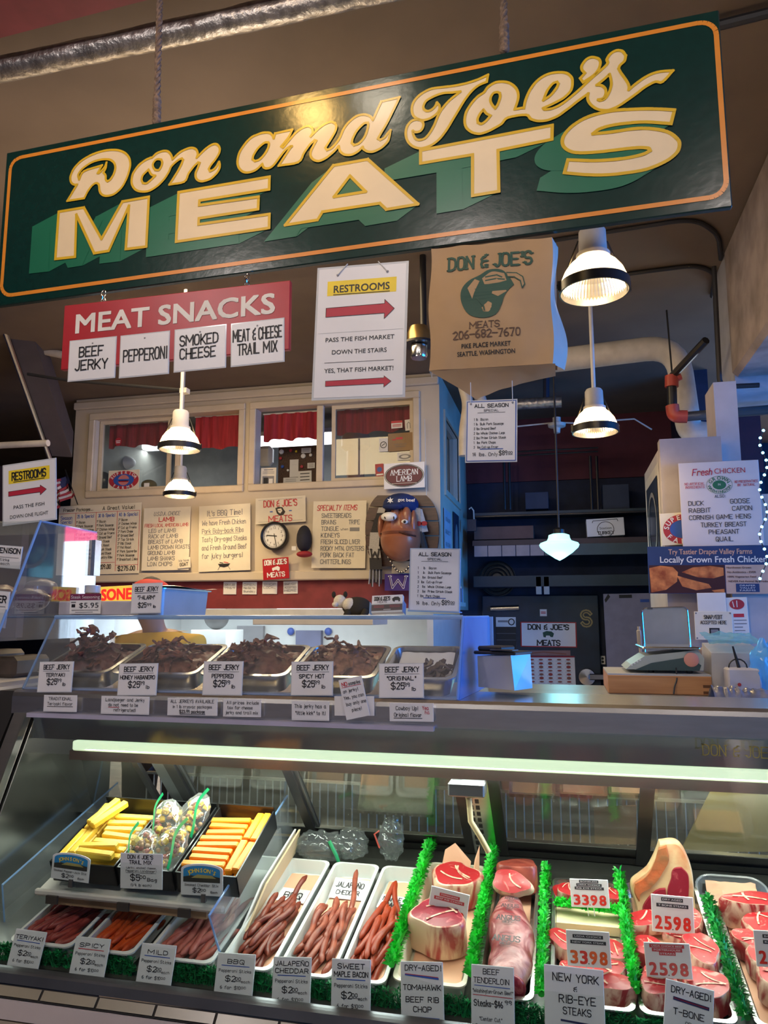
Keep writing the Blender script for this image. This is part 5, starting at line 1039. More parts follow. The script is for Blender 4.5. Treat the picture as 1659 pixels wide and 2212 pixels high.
its = [('r', 0, 0, 1, .40, navyp, .3), ('F', 'Try Tastier Draper Valley Farms', .50, .17, .115, .66, mat('peach_print', (.62, .38, .30), .5)), ('F', 'Locally Grown Fresh Chicken', .52, .345, .135, .84, WHITE),
 ('r', .01, .40, .61, .99, roastd, .3), ('p', [(.01, .46), (.10, .41), (.20, .44), (.24, .55), (.23, .75), (.14, .92), (.02, .98)], roast, .6), ('p', [(.27, .55), (.36, .45), (.50, .42), (.60, .46), (.60, .62), (.52, .68), (.40, .66)], roast, .6), ('p', [(.23, .62), (.33, .70), (.48, .80), (.50, .88), (.38, .93), (.27, .85)], roast, .7), ('p', [(.50, .93), (.60, .9), (.60, .97), (.52, .97)], roast, .7),
 ('r', .615, .40, 1, 1, mat('tan_banner_print', (.55, .40, .34), .5), .3), ('F', 'Northwest Grown', .72, .475, .04, .19, roastd), ('F', 'No Antibiotics - EVER', .74, .57, .04, .22, roastd), ('F', '100% Vegetarian Feed', .74, .665, .04, .22, roastd), ('F', 'NEVER Fed Animal By-Products', .80, .76, .04, .33, roastd), ('r', .69, .79, .87, .965, navyp, .6)]
for i, t in enumerate(['DRAPER', 'VALLEY', 'FARMS']): its.append(('f', t, .78, .845 + i * .05, .033, .12, WHITE))
card('chicken_banner', 'navy banner with roast chicken photo and white lettering under the poultry board', 'banner', (1398, 1181), (1672, 1178), (1403, 1282), ysg - .05, its, m=navyp)
card('blank_sheet', 'blank cream sheet taped under the chicken banner', 'paper', (1505, 1281), (1567, 1280), (1506, 1322), ysg - .06, [], m=PAPER)
card('snap_sign', 'cream plastic payment sign with a small dark card picture', 'sign', (1499, 1321), (1581, 1321), (1501, 1382), ysg - .08, [('h', 'SNAP/EBT', .5, .26, .13, .48, INK, {'th': .16, 'jit': 0}), ('h', 'ACCEPTED HERE', .5, .44, .11, .68, INK, {'th': .16, 'jit': 0}), ('r', .38, .58, .65, .82, INK), ('r', .42, .63, .61, .77, GREY, .9), ('o', .05, .06, .025, .03, GREY), ('o', .95, .06, .025, .03, GREY), ('o', .05, .94, .025, .03, GREY), ('o', .95, .94, .025, .03, GREY)], m=CREAM)
card('health_poster', 'pale poster with a red hand picture at the right of the payment sign', 'poster', (1568, 1291), (1613, 1290), (1569, 1384), ysg - .055, [('o', .5, .16, .36, .12, ro), ('s', [(.3, .1), (.35, .22)], .02, PAPER), ('s', [(.5, .08), (.5, .22)], .02, PAPER), ('r', .3, .38, .8, .46, RED), ('r', .3, .52, .9, .54, GREY), ('r', .3, .60, .9, .62, GREY), ('r', .3, .68, .7, .70, GREY), ('r', .3, .76, .8, .78, GREY)], m=PAPER)
b = MB()
p = [at(1649 - 8 * math.sin(k * .5), 930 + k * 8, 4.4) for k in range(42)]; b.tube(p, .003, cond, 5); o = tag(b.build('light_string'), 'string of tiny blue lights hanging at the right edge', 'string lights'); o_as_root(o)
fl = mat('tiny_blue_light', (.25, .75, 1.0), .3, var=0, emit=5)
for k in range(0, 42, 2):
    b = MB(); b.ball(p[k], .008, fl, 8, 6); b.build('bulb', o)
# ------------------------------------------------------------------ refrigerated meat case
XL, XR = -1.66, 1.35
case = thing('meat_case', (-.15, 2.4, 0), 'long stainless refrigerated meat case with a slanted glass front', 'display case')
def extr(name, prof, xa, xb, m, root=case):
    b = MB(); b.prism([(xa, y, z) for y, z in prof], m, (xb - xa, 0, 0)); return b.build(name, root)
CTP = lambda yb_: [(2.10, 1.197), (2.10, 1.250), (2.104, 1.262), (2.114, 1.270), (yb_, 1.270), (yb_, 1.197)]
extr('countertop', CTP(2.38), -1.72, XR, steel); extr('countertop_ledge', [(2.381, 1.2), (2.381, 1.27), (2.68, 1.27), (2.68, 1.2)], -1.72, -.27, steel)
b = MB(); b.box((-1.72, 2.70, 1.18), (1.5, 3.25, 1.222), mat('staff_worktop', (.34, .35, .36), .35, .6)); tag(b.build('staff_worktop'), 'grey staff worktop behind the steel counter carrying the scale', 'worktop')
extr('canopy_panel', [(2.122, 1.12), (2.122, 1.197), (2.16, 1.197), (2.16, 1.12)], XL, XR, mat('mirror_steel_panel', (.50, .52, .52), .12, 1.0, var=.05))
b = MB(); b.box((-1.50, 2.108, 1.090), (XR, 2.165, 1.119), mat('lit_case_diffuser', (.80, 1.0, .72), .4, var=0, emit=.62), .004); b.build('light_diffuser', case)
b = MB(); b.box((-1.51, 2.112, 1.062), (XR, 2.20, 1.089), mat('reflection_tinted_lip', (.55, .44, .36), .25, 1.0, var=.05)); b.build('light_housing', case)  # copper tint stands for the meat mirrored in the steel
lamp('case_light', 'AREA', (-.1, 2.15, 1.055), 14, (.93, 1.0, .86), 2.7, .06, target=(-.1, 2.12, 0))
lamp('case_light_front', 'AREA', (-.1, 2.10, 1.10), 8, (.90, 1.0, .96), 2.7, .03, target=(-.1, 1.84, .6))
gl_f = glassy('case_glass', (.96, .98, .97), .30, rough=.01)
b = MB(); b.prism([(XL, 2.088, 1.196), (XL, 2.082, 1.196), (XL, 1.797, .592), (XL, 1.803, .592)], gl_f, (XR - XL, 0, 0)); b.build('front_glass', case)
extr('glass_rail', [(1.812, .600), (1.790, .592), (1.782, .572), (1.80, .565), (1.83, .565), (1.83, .58)], XL - .02, XR, dsteel)
tileM = mat('beige_glazed_tile', (.30, .27, .19), .25, var=.08); grout = mat('dark_grout', (.02, .018, .016), .8)
extr('ledge_backing', [(1.781, .570), (1.762, .548), (1.80, .548)], XL - .02, XR, grout)
for k in range(19):
    xa = -1.62 + k * .158; b = MB(); n = Vector((0, -.757, .653)) * .002
    b.prism([Vector((xa, 1.779, .568)) + n, Vector((xa + .151, 1.779, .568)) + n, Vector((xa + .151, 1.764, .551)) + n, Vector((xa, 1.764, .551)) + n], tileM, n * .5)
    b.build('ledge_tile', case)
extr('bumper_panel', [(1.758, .545), (1.750, .505), (1.78, .505), (1.78, .545)], XL - .06, XR, mat('pinkish_white_panel', (.55, .50, .48), .4, var=.04))
extr('lower_panel', [(1.752, .500), (1.745, .10), (1.80, .10), (1.80, .500)], XL - .06, XR, mat('pale_wood_panel', (.45, .38, .28), .5, var=.1, stretch=(.2, 1, 6)))
extr('end_panel', [(2.14, 1.262), (1.775, .59), (1.745, .10), (2.66, .10), (2.66, 1.262)], XL - .14, XL - .06, black)
b = MB(); b.prism([(XL - .045, 2.095, 1.20), (XL - .045, 2.125, 1.20), (XL - .045, 1.835, .585), (XL - .045, 1.795, .585)], steel, (.045, 0, 0)); b.build('end_trim', case)
b = MB(); b.prism([(XL - .001, 2.13, 1.19), (XL - .001, 1.84, .585), (XL - .001, 2.56, .585), (XL - .001, 2.30, 1.19)], mat('satin_steel_wall', (.50, .50, .48), .22, 1.0, var=.05, scale=3), (.01, 0, 0)); b.build('inner_end_wall', case)
DK = lambda Y: .597 + .22 * (Y - 1.86)
extr('deck', [(1.835, .565), (1.835, DK(1.835)), (2.52, DK(2.52)), (2.52, .565)], XL, XR, mat('deck_steel', (.30, .31, .31), .3, .9, var=.1))
extr('back_sill', [(2.395, .722), (2.395, .752), (2.50, .775), (2.50, .735)], XL, XR, mat('sill_steel', (.22, .22, .20), .35, .9))
# sliding doors lean back from the top; their tracks and black posts
Yb, zb_, Yt, zt_ = 2.49, .770, 2.20, 1.06
def dp_(x, t, o=0): return Vector((x, Yb + (Yt - Yb) * t - o, zb_ + (zt_ - zb_) * t))
def post(xa, xb, m, o, name='door_post'):
    b = MB(); b.hexa([dp_(xa, 0, o + .02), dp_(xb, 0, o + .02), dp_(xb, 0, o), dp_(xa, 0, o), dp_(xa, 1, o + .02), dp_(xb, 1, o + .02), dp_(xb, 1, o), dp_(xa, 1, o)], m); b.build(name, case)
for xa, xb in ((-1.335, -1.315), (-1.225, -1.19), (-.835, -.805), (-.325, -.298), (-.228, -.195), (.178, .215)): post(xa, xb, blackm, .015)
for xa, xb in ((-1.275, -1.225), (-1.19, -1.18), (-.805, -.795)): post(xa, xb, dsteel, .0)
post(-.298, -.228, steel, .012, 'steel_upright')
b = MB()
for k in range(12):
    t = .05 + k * .078
    for dx in (-.290, -.272): b.hexa([dp_(dx, t, .0335), dp_(dx + .011, t, .0335), dp_(dx + .011, t, .032), dp_(dx, t, .032), dp_(dx, t + .045, .0335), dp_(dx + .011, t + .045, .0335), dp_(dx + .011, t + .045, .032), dp_(dx, t + .045, .032)], black)
b.build('upright_slots', case)
for xa, xb in ((-1.66, -1.335), (-1.18, -.835), (-.795, -.325), (-.195, .178), (.215, XR)):
    b = MB(); b.hexa([dp_(xa, 0, .008), dp_(xb, 0, .008), dp_(xb, 0, .004), dp_(xa, 0, .004), dp_(xa, 1, .008), dp_(xb, 1, .008), dp_(xb, 1, .004), dp_(xa, 1, .004)], glassy('door_glass', (.80, .82, .78), .7, haze=.05, hazecol=(.45, .42, .33))); b.build('door_pane', case)
for t, m, h in ((0.0, blackm, .075), (.20, steel, .012)):
    b = MB(); b.hexa([dp_(XL, t, .03), dp_(XR, t, .03), dp_(XR, t, .0), dp_(XL, t, .0), dp_(XL, t + h, .03), dp_(XR, t + h, .03), dp_(XR, t + h, 0), dp_(XL, t + h, 0)], m); b.build('door_track', case)
b = MB(); b.hexa([dp_(XL, .075, .02), dp_(XR, .075, .02), dp_(XR, .075, .0), dp_(XL, .075, .0), dp_(XL, .2, .02), dp_(XR, .2, .02), dp_(XR, .2, 0), dp_(XL, .2, 0)], mat('dark_vented_strip', (.05, .05, .05), .4, .6, var=.3)); b.build('vent_strip', case)
# temperature control and its hose on the steel upright
t_ = MB(); p = dp_(-.33, .92, .07); t_.box((p.x, p.y - .03, p.z - .025), (p.x + .10, p.y + .04, p.z + .012), dsteel, .004); t_.build('thermostat_box', case)
b = MB(); b.tube([p + Vector((.055, -.01, -.03)), p + Vector((.06, -.015, -.09)), p + Vector((.085, -.01, -.13)), p + Vector((.105, .0, -.17))], .008, mat('yellowed_hose', (.55, .45, .25), .4), 10); b.build('hose', case)
# wire rack standing on the staff side, seen through the panes
rack = thing('wire_rack', (-.1, 2.8, 0), 'wire slat rack on the staff side seen through the case doors', 'rack')
rk = mat('rack_wire', (.50, .50, .47), .35, .6)
for i, (z, hh) in enumerate(((.40, .1), (.705, .185))):
    b = MB()
    for k in range(100): x = -1.62 + k * .031; b.tube([(x, 2.76, z), (x, 2.76, z + hh)],   .003, rk, 4, caps=False, smooth=False)
    b.box((-1.62, 2.75, z + hh), (1.5, 2.77, z + hh + .008), rk); b.build('wire_front', rack)
    b = MB(); b.box((-1.62, 2.745, z - .014), (1.5, 3.15, z), mat('rack_shelf', (.10, .10, .095), .5, .4)); b.build('wire_shelf', rack)
b = MB(); b.box((-1.62, 3.15, .0), (1.5, 3.18, 1.17), mat('dark_staff_counter', (.12, .12, .11), .5)); b.build('back_board', rack)
for x in (-.9, .45): lamp('rack_fill', 'POINT', (x, 2.62, 1.12), 5, (1.0, .95, .80), .03)  # unseen fill points added so the rack shows through the panes
# metal trays waiting on the rack
def rtray(label, x, y, z, w, d, h, m, tilt=0):
    b = MB(); b.X = Matrix.Translation((x, y, z)) @ Matrix.Rotation(R_(tilt), 4, 'X')
    for q in ((-w / 2, -d / 2, -w / 2 + .006, d / 2), (w / 2 - .006, -d / 2, w / 2, d / 2), (-w / 2, -d / 2, w / 2, -d / 2 + .006), (-w / 2, d / 2 - .006, w / 2, d / 2)): b.box((q[0], q[1], 0), (q[2], q[3], h), m)
    b.box((-w / 2, -d / 2, -.004), (w / 2, d / 2, 0), m); b.X = None; return tag(b.build('steel_tray'), label, 'tray')
p_ = at(860, 1712, 2.66); rtray('big steel tray standing on edge behind the middle case door', p_.x, p_.y, p_.z, .26, .15, .03, steel2, 62)
for px_, lb in ((1150, 'left'), (1260, 'middle'), (1365, 'right')):
    p_ = at(px_, 1700, 2.66); rtray('steel tray lined with peach paper behind the case door, ' + lb + ' of three', p_.x, p_.y, p_.z, .15, .07, .025, steel2, 58)
    b = MB(); b.X = Matrix.Translation((p_.x, p_.y, p_.z)) @ Matrix.Rotation(R_(58), 4, 'X'); b.box((-.065, -.027, .002), (.065, .027, .010), mat('peach_butcher_paper', (.80, .46, .30), .7, var=.06, scale=4)); b.X = None; tag(b.build('tray_paper'), 'peach paper in the upright tray behind the case door, ' + lb + ' of three', 'paper')
q0_, q1_, q2_, q3_ = at(1290, 1840, 2.68), at(1370, 1720, 2.68), at(1700, 1690, 2.68), at(1700, 1840, 2.68)
b = MB(); b.prism([at(1470, 1840, 2.7), at(1545, 1690, 2.7), at(1760, 1690, 2.7), at(1760, 1840, 2.7)], mat('yellow_brown_paper', (.42, .33, .12), .7), (0, .01, 0)); tag(b.build('kraft_sheet'), 'yellow-brown paper sheet behind the rightmost case door', 'paper')
b = MB(); b.prism([at(1285, 1822, 2.7), at(1283, 1745, 2.7), at(1375, 1740, 2.7), at(1375, 1825, 2.7)], mat('brown_carton_panel', (.36, .22, .15), .7), (0, .01, 0)); tag(b.build('carton_panel'), 'brown carton side behind the second case door from the right', 'box')
# ------------------------------------------------------------------ acrylic jerky case on the counter
jb = thing('acrylic_jerky_case', (-1.0, 2.45, 1.27), 'clear acrylic countertop case with a slanted front holding the jerky pans', 'display case')
jx0, jx1, JB = -1.70, -.30, 2.62; F0, F1 = Vector((0, 2.122, 1.271)), Vector((0, 2.262, 1.498))
def V(x, p): return Vector((x, p.y, p.z))
def jp(name, a, b_, c, d, t, m):
    b = MB(); b.sheet(a, b_, c, d, t, m); b.build(name, jb)
jp('front_sheet', V(jx0, F0), V(jx1, F0), V(jx1, F1), V(jx0, F1), .005, acry)
jp('top_sheet', (jx0, 2.262, 1.498), (jx1, 2.262, 1.498), (jx1 + .04, JB, 1.498), (jx0, JB, 1.498), .005, glassy('hazy_acrylic', (.95, .96, .97), .5, haze=.12, rough=.08))
daylit_ac = glassy('scratched_daylit_acrylic', (.80, .88, .95), .6, haze=.42, rough=.15, hazecol=(.16, .42, .90))  # blue of the daylight is put into the scuffed haze colour
b = MB(); b.prism([V(jx1, F0), V(jx1, F1), (jx1 + .04, JB, 1.498), (jx1 + .04, JB, 1.271)], daylit_ac, (.006, 0, 0)); b.build('end_sheet', jb)
b = MB(); b.prism([V(jx0, F0), V(jx0, F1), (jx0, JB, 1.498), (jx0, JB, 1.271)], acry, (-.006, 0, 0)); b.build('end_sheet', jb)
edge = glassy('daylit_acrylic_edge', (.7, .8, .95), .8, haze=.55, rough=.1, hazecol=(.38, .60, .92))  # the daylight's blue glint is painted into the edge colour
b = MB(); b.tube([V(jx0, F1) + Vector((0, -.002, 0)), V(jx1, F1) + Vector((0, -.002, 0))], .007, edge, 8); b.build('bent_edge', jb)
for x, x2 in ((jx0, jx0), (jx1, jx1 + .04)): b = MB(); b.tube([V(x, F0), V(x, F1), (x2, JB, 1.5)], .004, edge, 6); b.build('end_edge', jb)
b = MB(); b.box((jx1 + .03, JB - .005, 1.271), (jx1 + .055, JB + .02, 1.50), edge); b.build('back_post', jb)
b = MB(); b.box((jx0, 2.122, 1.2705), (jx1, 2.16, 1.276), mat('blue_shelf_edge_strip', (.25, .33, .55), .3)); b.build('base_strip', jb)
# steel pans
panm = mat('pan_steel', (.60, .60, .60), .22, 1.0, var=.05)
def rrect(x0, x1, y0, y1, r, n=5):
    o = []
    for cx_, cy_, a0 in ((x1 - r, y1 - r, 0), (x0 + r, y1 - r, 90), (x0 + r, y0 + r, 180), (x1 - r, y0 + r, 270)):
        for k in range(n + 1): a = R_(a0 + 90 * k / n); o.append((cx_ + r * math.cos(a), cy_ + r * math.sin(a)))
    return o
def pan_mesh(b, w, d, h, m, r=.03, lip=.012, taper=.012, wall=None):
    L = [(rrect(-w / 2, w / 2, -d / 2, d / 2, r), h - .004), (rrect(-w / 2, w / 2, -d / 2, d / 2, r), h), (rrect(-w / 2 + lip, w / 2 - lip, -d / 2 + lip, d / 2 - lip, r), h + .001), (rrect(-w / 2 + lip + taper, w / 2 - lip - taper, -d / 2 + lip + taper, d / 2 - lip - taper, r), .004),
         ]
    n = len(L[0][0]); vs = [(x, y, z) for lp, z in L for x, y in lp]; fs = []
    for i in range(len(L) - 1):
        for k in range(n): fs.append((i * n + k, i * n + (k + 1) % n, (i + 1) * n + (k + 1) % n, (i + 1) * n + k))
    fs.append(tuple(range((len(L) - 1) * n, len(L) * n)))
    b.add(vs, fs, m, True)
    O = [(rrect(-w / 2 + lip - .002, w / 2 - lip + .002, -d / 2 + lip - .002, d / 2 - lip + .002, r), h - .004), (rrect(-w / 2 + lip + taper - .002, w / 2 - lip - taper + .002, -d / 2 + lip + taper - .002, d / 2 - lip - taper + .002, r), 0.0)]
    vs = [(x, y, z) for lp, z in O for x, y in lp]; b.add(vs, [(k, n + k, n + (k + 1) % n, (k + 1) % n) for k in range(n)] + [tuple(range(2 * n - 1, n - 1, -1))], wall or m, True)
    vs = [(x, y, z) for lp, z in (L[0], O[0]) for x, y in lp]; b.add(vs, [(k, n + k, n + (k + 1) % n, (k + 1) % n) for k in range(n)], m)
    return b
jerk = [mat('jerky_dark_plum', (.11, .036, .034), .45, var=.5, scale=40), mat('jerky_dark_brown', (.15, .052, .036), .45, var=.5, scale=40), mat('jerky_reddish', (.21, .065, .040), .4, var=.5, scale=40), mat('jerky_tan_brown', (.30, .14, .085), .45, var=.5, scale=40), mat('jerky_black_brown', (.09, .060, .055), .5, var=.5, scale=40)]
def strip_mesh(seed, m):
    r_ = random.Random(seed); b = MB(); L, w, t = r_.uniform(.06, .11), r_.uniform(.012, .024), .0045; ph, tw, cu = r_.uniform(0, 6), r_.uniform(-1.4, 1.4), r_.uniform(-.5, .9); N = 10; vs = []
    for i in range(N + 1):
        u = i / N - .5; a = tw * u + .4 * math.sin(u * 9 + ph); c = Vector((u * L, .010 * math.sin(u * 7 + ph), cu * L * (.25 - u * u) + .004 * math.sin(u * 15 + ph))); ww = w * (.55 + .45 * math.cos(u * 2.6)) * (1 + .3 * math.sin(u * 21 + ph)) / 2
        s_ = Vector((0, math.cos(a), math.sin(a))); n = Vector((0, -math.sin(a), math.cos(a)))
        vs += [c - s_ * ww - n * t * .3, c + s_ * ww - n * t * .3, c + s_ * ww * .8 + n * t * .7, c - s_ * ww * .8 + n * t * .7]
    fs = [(i * 4 + k, i * 4 + (k + 1) % 4, i * 4 + 4 + (k + 1) % 4, i * 4 + 4 + k) for i in range(N) for k in range(4)] + [(3, 2, 1, 0), (N * 4, N * 4 + 1, N * 4 + 2, N * 4 + 3)]
    b.add(vs, fs, m, True); return b
def rand_copies(protos, n, place, label, cat, group):
    """n separate objects that share the prototypes' meshes"""
    for k in range(n):
        p = protos[k % len(protos)]
        o = p if k < len(protos) else p.copy()
        if k >= len(protos): COL.objects.link(o)
        o.matrix_world = place(k); tag(o, label, cat, group)
PT = math.atan2(.083, .245)
pans = [(-1.695, -1.425, 'teriyaki', 0, 48, .085), (-1.418, -1.118, 'honey habanero', 1, 44, .045), (-1.110, -.822, 'peppered', 1, 48, .075), (-.815, -.548, 'spicy hot', 3, 44, .060), (-.540, -.312, 'original', 4, 14, .008)]
for i, (xa, xb, nm, km, cnt, hh) in enumerate(pans):
    w, d, h = xb - xa, .262, .062
    PM = Matrix.Translation(((xa + xb) / 2, 2.302, 1.306)) @ Matrix.Rotation(PT, 4, 'X')
    b = pan_mesh(MB(), w, d, h, panm); tag(b.build('jerky_pan', mx=PM), 'steel pan of ' + nm + ' jerky, number %d from the left in the acrylic case' % (i + 1) if False else 'tilted steel pan holding the ' + nm + ' jerky in the acrylic case', 'pan', 'jerky pans')
    mats = [jerk[km], jerk[(km + 1) % 4] if km < 3 else jerk[km]]
    if km == 1 and i == 2: mats = [jerk[1], jerk[2]]
    if km == 3: mats = [jerk[3], jerk[1]]
    protos = []
    for q in range(6):
        o = strip_mesh(i * 20 + q, mats[q % 2]).build('jerky_strip', mx=Matrix()); protos.append(o)
    def pl(k, w=w, d=d, h=h, PM=PM, hh=hh, cnt=cnt, i=i):
        f = (k / cnt); rad = math.sqrt(rnd.random()) ; a = rnd.uniform(0, 6.283)
        x, y = (w * .5 - .058) * rad * math.cos(a), (d * .5 - .056) * rad * math.sin(a)
        if i == 4: x, y = rnd.uniform(-.02, w * .5 - .05), rnd.uniform(-d * .30, .02)
        z = (h - .030) + hh * 1.25 * (1 - rad ** 2) * f + .022 * f + (.012 if i < 4 else -.004)
        return PM @ Matrix.Translation((x, y, z)) @ Matrix.Rotation(rnd.uniform(0, 6.28), 4, 'Z') @ Matrix.Rotation(rnd.uniform(-.45, .45), 4, 'Y') @ Matrix.Rotation(rnd.uniform(-.6, .6), 4, 'X')
    rand_copies(protos, cnt, pl, 'strip of beef jerky in the ' + nm + ' jerky pan', 'beef jerky', nm + ' jerky strips')
    # a bed of small trimmings fills the pan under the strips
    if i < 4:
        b = MB(); b.grid(lambda u, v, w=w, d=d, h=h, hh=hh: Vector(((u - .5) * (w - .055), (v - .5) * (d - .055), h - .016 + hh * .75 * max(0, 1 - ((u - .5) ** 2 + (v - .5) ** 2) * 4.2) + .010 * noise.noise(Vector((u * 14, v * 14, i * 5))))), 26, 26, jerk[km])
        o = b.build('jerky_trimmings', mx=PM); tag(o, 'loose trimmings under the ' + nm + ' jerky strips', 'jerky trimmings'); o['kind'] = 'stuff'
PM = Matrix.Translation((-.426, 2.302, 1.306)) @ Matrix.Rotation(PT, 4, 'X')
b = MB(); b.grid(lambda u, v: Vector(((u - .5) * .17, (v - .5) * .20, .022 + .03 * v * v + .004 * noise.noise(Vector((u * 5, v * 5, 0))))), 14, 14, PAPER); tag(b.build('pan_paper', mx=PM), 'white paper sheet lining the nearly empty original jerky pan', 'paper')
# price cards standing against the acrylic
for nm, TL, TR, BL, second in (('teriyaki', (87, 1431), (158, 1430), (82, 1494), 'TERIYAKI'), ('honey habanero', (259, 1435), (340, 1434), (251, 1501), 'HONEY HABANERO'), ('peppered', (442, 1430), (524, 1430), (437, 1500), 'PEPPERED'), ('spicy hot', (631, 1431), (718, 1430), (628, 1501), 'SPICY HOT'), ('original', (820, 1435), (913, 1434), (818, 1506), '"ORIGINAL"')):
    card('jerky_price_card', 'white jerky price card lettered ' + nm + ' on the acrylic case front', 'price card', TL, TR, BL, 2.108, [('h', 'BEEF JERKY', .52, .24, .15, .78, INK, {'th': .16}), ('s', [(.12, .30), (.92, .30)], .012, GREY), ('h', second, .5, .49, .115, .058 * len(second) + .10, INK, {'th': .19}), ('h', '$25', .42, .76, .19, .30, INK, {'th': .15}), ('h', '99', .63, .68, .11, .13, INK, {'th': .17}), ('h', 'lb', .78, .80, .10, .10, INK, {'th': .19})], 'jerky price cards', lam=True, Yb=2.100)
b = MB(); b.box((-1.645, 2.076, 1.190), (-.36, 2.098, 1.203), mat('lavender_rail', (.45, .44, .58), .3)); b.box((-1.645, 2.076, 1.203), (-.36, 2.078, 1.212), clear); tag(b.build('card_rail'), 'lavender plastic ticket rail along the steel counter nose', 'rail')
for lb, TL, TR, BL, its in (
 ('small white note about traditional teriyaki flavor', (95, 1501), (167, 1502), (92, 1537), [('h', 'TRADITIONAL', .5, .3, .17, .7, INK), ('h', 'Teriyaki flavor', .5, .6, .17, .75, INK), ('s', [(.12, .68), (.88, .68)], .03, INK)]),
 ('small white note that landjaeger and jerky keep unrefrigerated', (219, 1503), (323, 1505), (218, 1542), [('h', 'Landjaeger and Jerky', .5, .28, .17, .80, INK), ('h', 'do not', .27, .56, .17, .22, INK), ('h', 'need to be', .6, .56, .17, .34, INK), ('s', [(.16, .62), (.38, .62)], .03, RED), ('h', 'refrigerated!', .5, .84, .17, .45, INK)]),
 ('small white note listing available jerky packages', (362, 1507), (470, 1508), (361, 1545), [('h', 'ALL JERKEYS AVAILABLE', .5, .28, .17, .86, INK), ('h', 'in 1 lb cryovac packages', .5, .58, .16, .78, INK), ('h', '$23.99 package', .5, .86, .17, .50, INK, {'th': .18}), ('s', [(.26, .92), (.76, .92)], .03, INK)]),
 ('small white note that prices include tax', (482, 1510), (564, 1511), (481, 1548), [('h', 'All prices include', .52, .28, .17, .84, INK), ('h', 'tax for cheese', .45, .56, .17, .66, INK), ('h', 'jerky and trail mix', .5, .84, .17, .84, INK)]),
 ('small white note about a jerky with a kick', (630, 1514), (711, 1515), (629, 1556), [('h', 'This jerky has a', .5, .35, .18, .84, INK), ('h', '"little kick" to it!', .5, .70, .18, .80, INK)]),
 ('blank white card behind the tilted note on the ticket rail', (722, 1504), (808, 1504), (721, 1546), []),
 ('small white note about original flavor with a red scribble', (841, 1518), (936, 1519), (840, 1558), [('h', 'Cowboy Up!', .40, .38, .2, .5, INK), ('h', 'Yea', .82, .36, .2, .14, RED), ('h', 'ha', .86, .58, .18, .1, RED), ('h', 'Original flavor', .42, .74, .2, .62, INK), ('s', [(.1, .82), (.74, .82)], .03, INK)])):
    card('ticket_note', lb, 'note', TL, TR, BL, 2.086 if 'blank' not in lb else 2.092, its, 'notes in the ticket rail', t=.0012)
card('tilted_note', 'tilted white note about no samples stuck over the ticket rail', 'note', (731, 1470), (781, 1459), (748, 1556), 2.078, [('h', 'NO', .22, .17, .09, .22, RED, {'th': .18}), ('h', 'samples', .64, .17, .08, .5, INK), ('s', [(.08, .20), (.9, .20)], .012, RED), ('h', 'on jerky!', .42, .34, .08, .62, INK), ('h', 'Yes, you can', .5, .50, .08, .84, INK), ('h', 'buy only one', .55, .66, .08, .84, INK), ('h', 'piece!', .52, .82, .08, .4, INK)], t=.001)
# lettering on the front glass
b = MB(); M_, w_, h_ = basis(at(1516, 1604, 2.072), at(1659, 1611, 2.072), at(1515, 1634, 2.072)); b.X = M_
b.hand('DON & JOE', w_ * .5, h_ * .12, h_ * .76, mat('gold_leaf', (.50, .40, .10), .35, .5), .001, w_ * .98, th=.10, serif=True, jit=0); b.X = None; b.build('gold_lettering', case)
# ------------------------------------------------------------------ on top of the acrylic case
z5 = 1.504
c = atz(207, 1318, z5); t = thing('seasoning_rack', c, 'low white rack holding a steak seasoning price ticket', 'rack')
a, d = at(126, 1300, 2.42), at(283, 1328, 2.42)
b = MB(); b.box((a.x, 2.42, z5), (d.x, 2.52, z5 + .052), mat('lavender_white_plastic', (.50, .50, .60), .35), .004); b.build('rack_body', t)
b = MB(); M_, w_, h_ = basis(at(152, 1283, 2.41), at(219, 1282, 2.41), at(149, 1326, 2.41)); b.X = M_; b.box((0, 0, -.001), (w_, h_, 0), WHITE); lines(b, w_, h_, .0012, [('r', 0, 0, 1, .32, mat('plum_print', (.20, .02, .08), .5)), ('f', 'Steak Seasoning', .5, .24, .17, .92, WHITE), ('f', '$5.95', .62, .70, .26, .62, INK), ('r', .04, .40, .2, .46, GREY), ('r', .06, .52, .18, .68, INK), ('s', [(.08, .82), (.92, .82)], .03, GREY), ('s', [(.2, .92), (.75, .92)], .03, GREY)]); b.X = None; b.build('price_ticket', t)
c = at(199, 1293, 2.47); t = thing('seasoning_jar', Vector((c.x, 2.47, z5 + .053)), 'glass jar of steak seasoning with a pale lid standing on the white rack', 'jar')
b = MB(); o_ = Vector((c.x, 2.47, z5 + .053)); b.lathe([(0, 0), (.024, 0), (.026, .01), (.026, .030)], o_, mat('seasoning_grains', (.20, .12, .07), .6, var=.4, scale=200), 24); b.build('jar_body', t)
b = MB(); b.lathe([(.026, .030), (.028, .031), (.028, .056), (.026, .058), (0, .058)], o_, mat('pale_grey_lid', (.50, .52, .54), .3), 24); b.build('lid', t)
t = card('red_letter_sign', 'glowing yellow sign with red capitals behind the seasoning jar', 'sign', (214, 1268), (286, 1264), (214, 1323), 2.58, [('F', 'SONE', .53, .53, .44, .92, mat('glowing_red_letters', (.9, .03, .02), .4, emit=.6, var=0), {'bold': .05})], m=mat('glowing_yellow_panel', (.95, .70, .08), .4, emit=.45, var=0), t=.03)
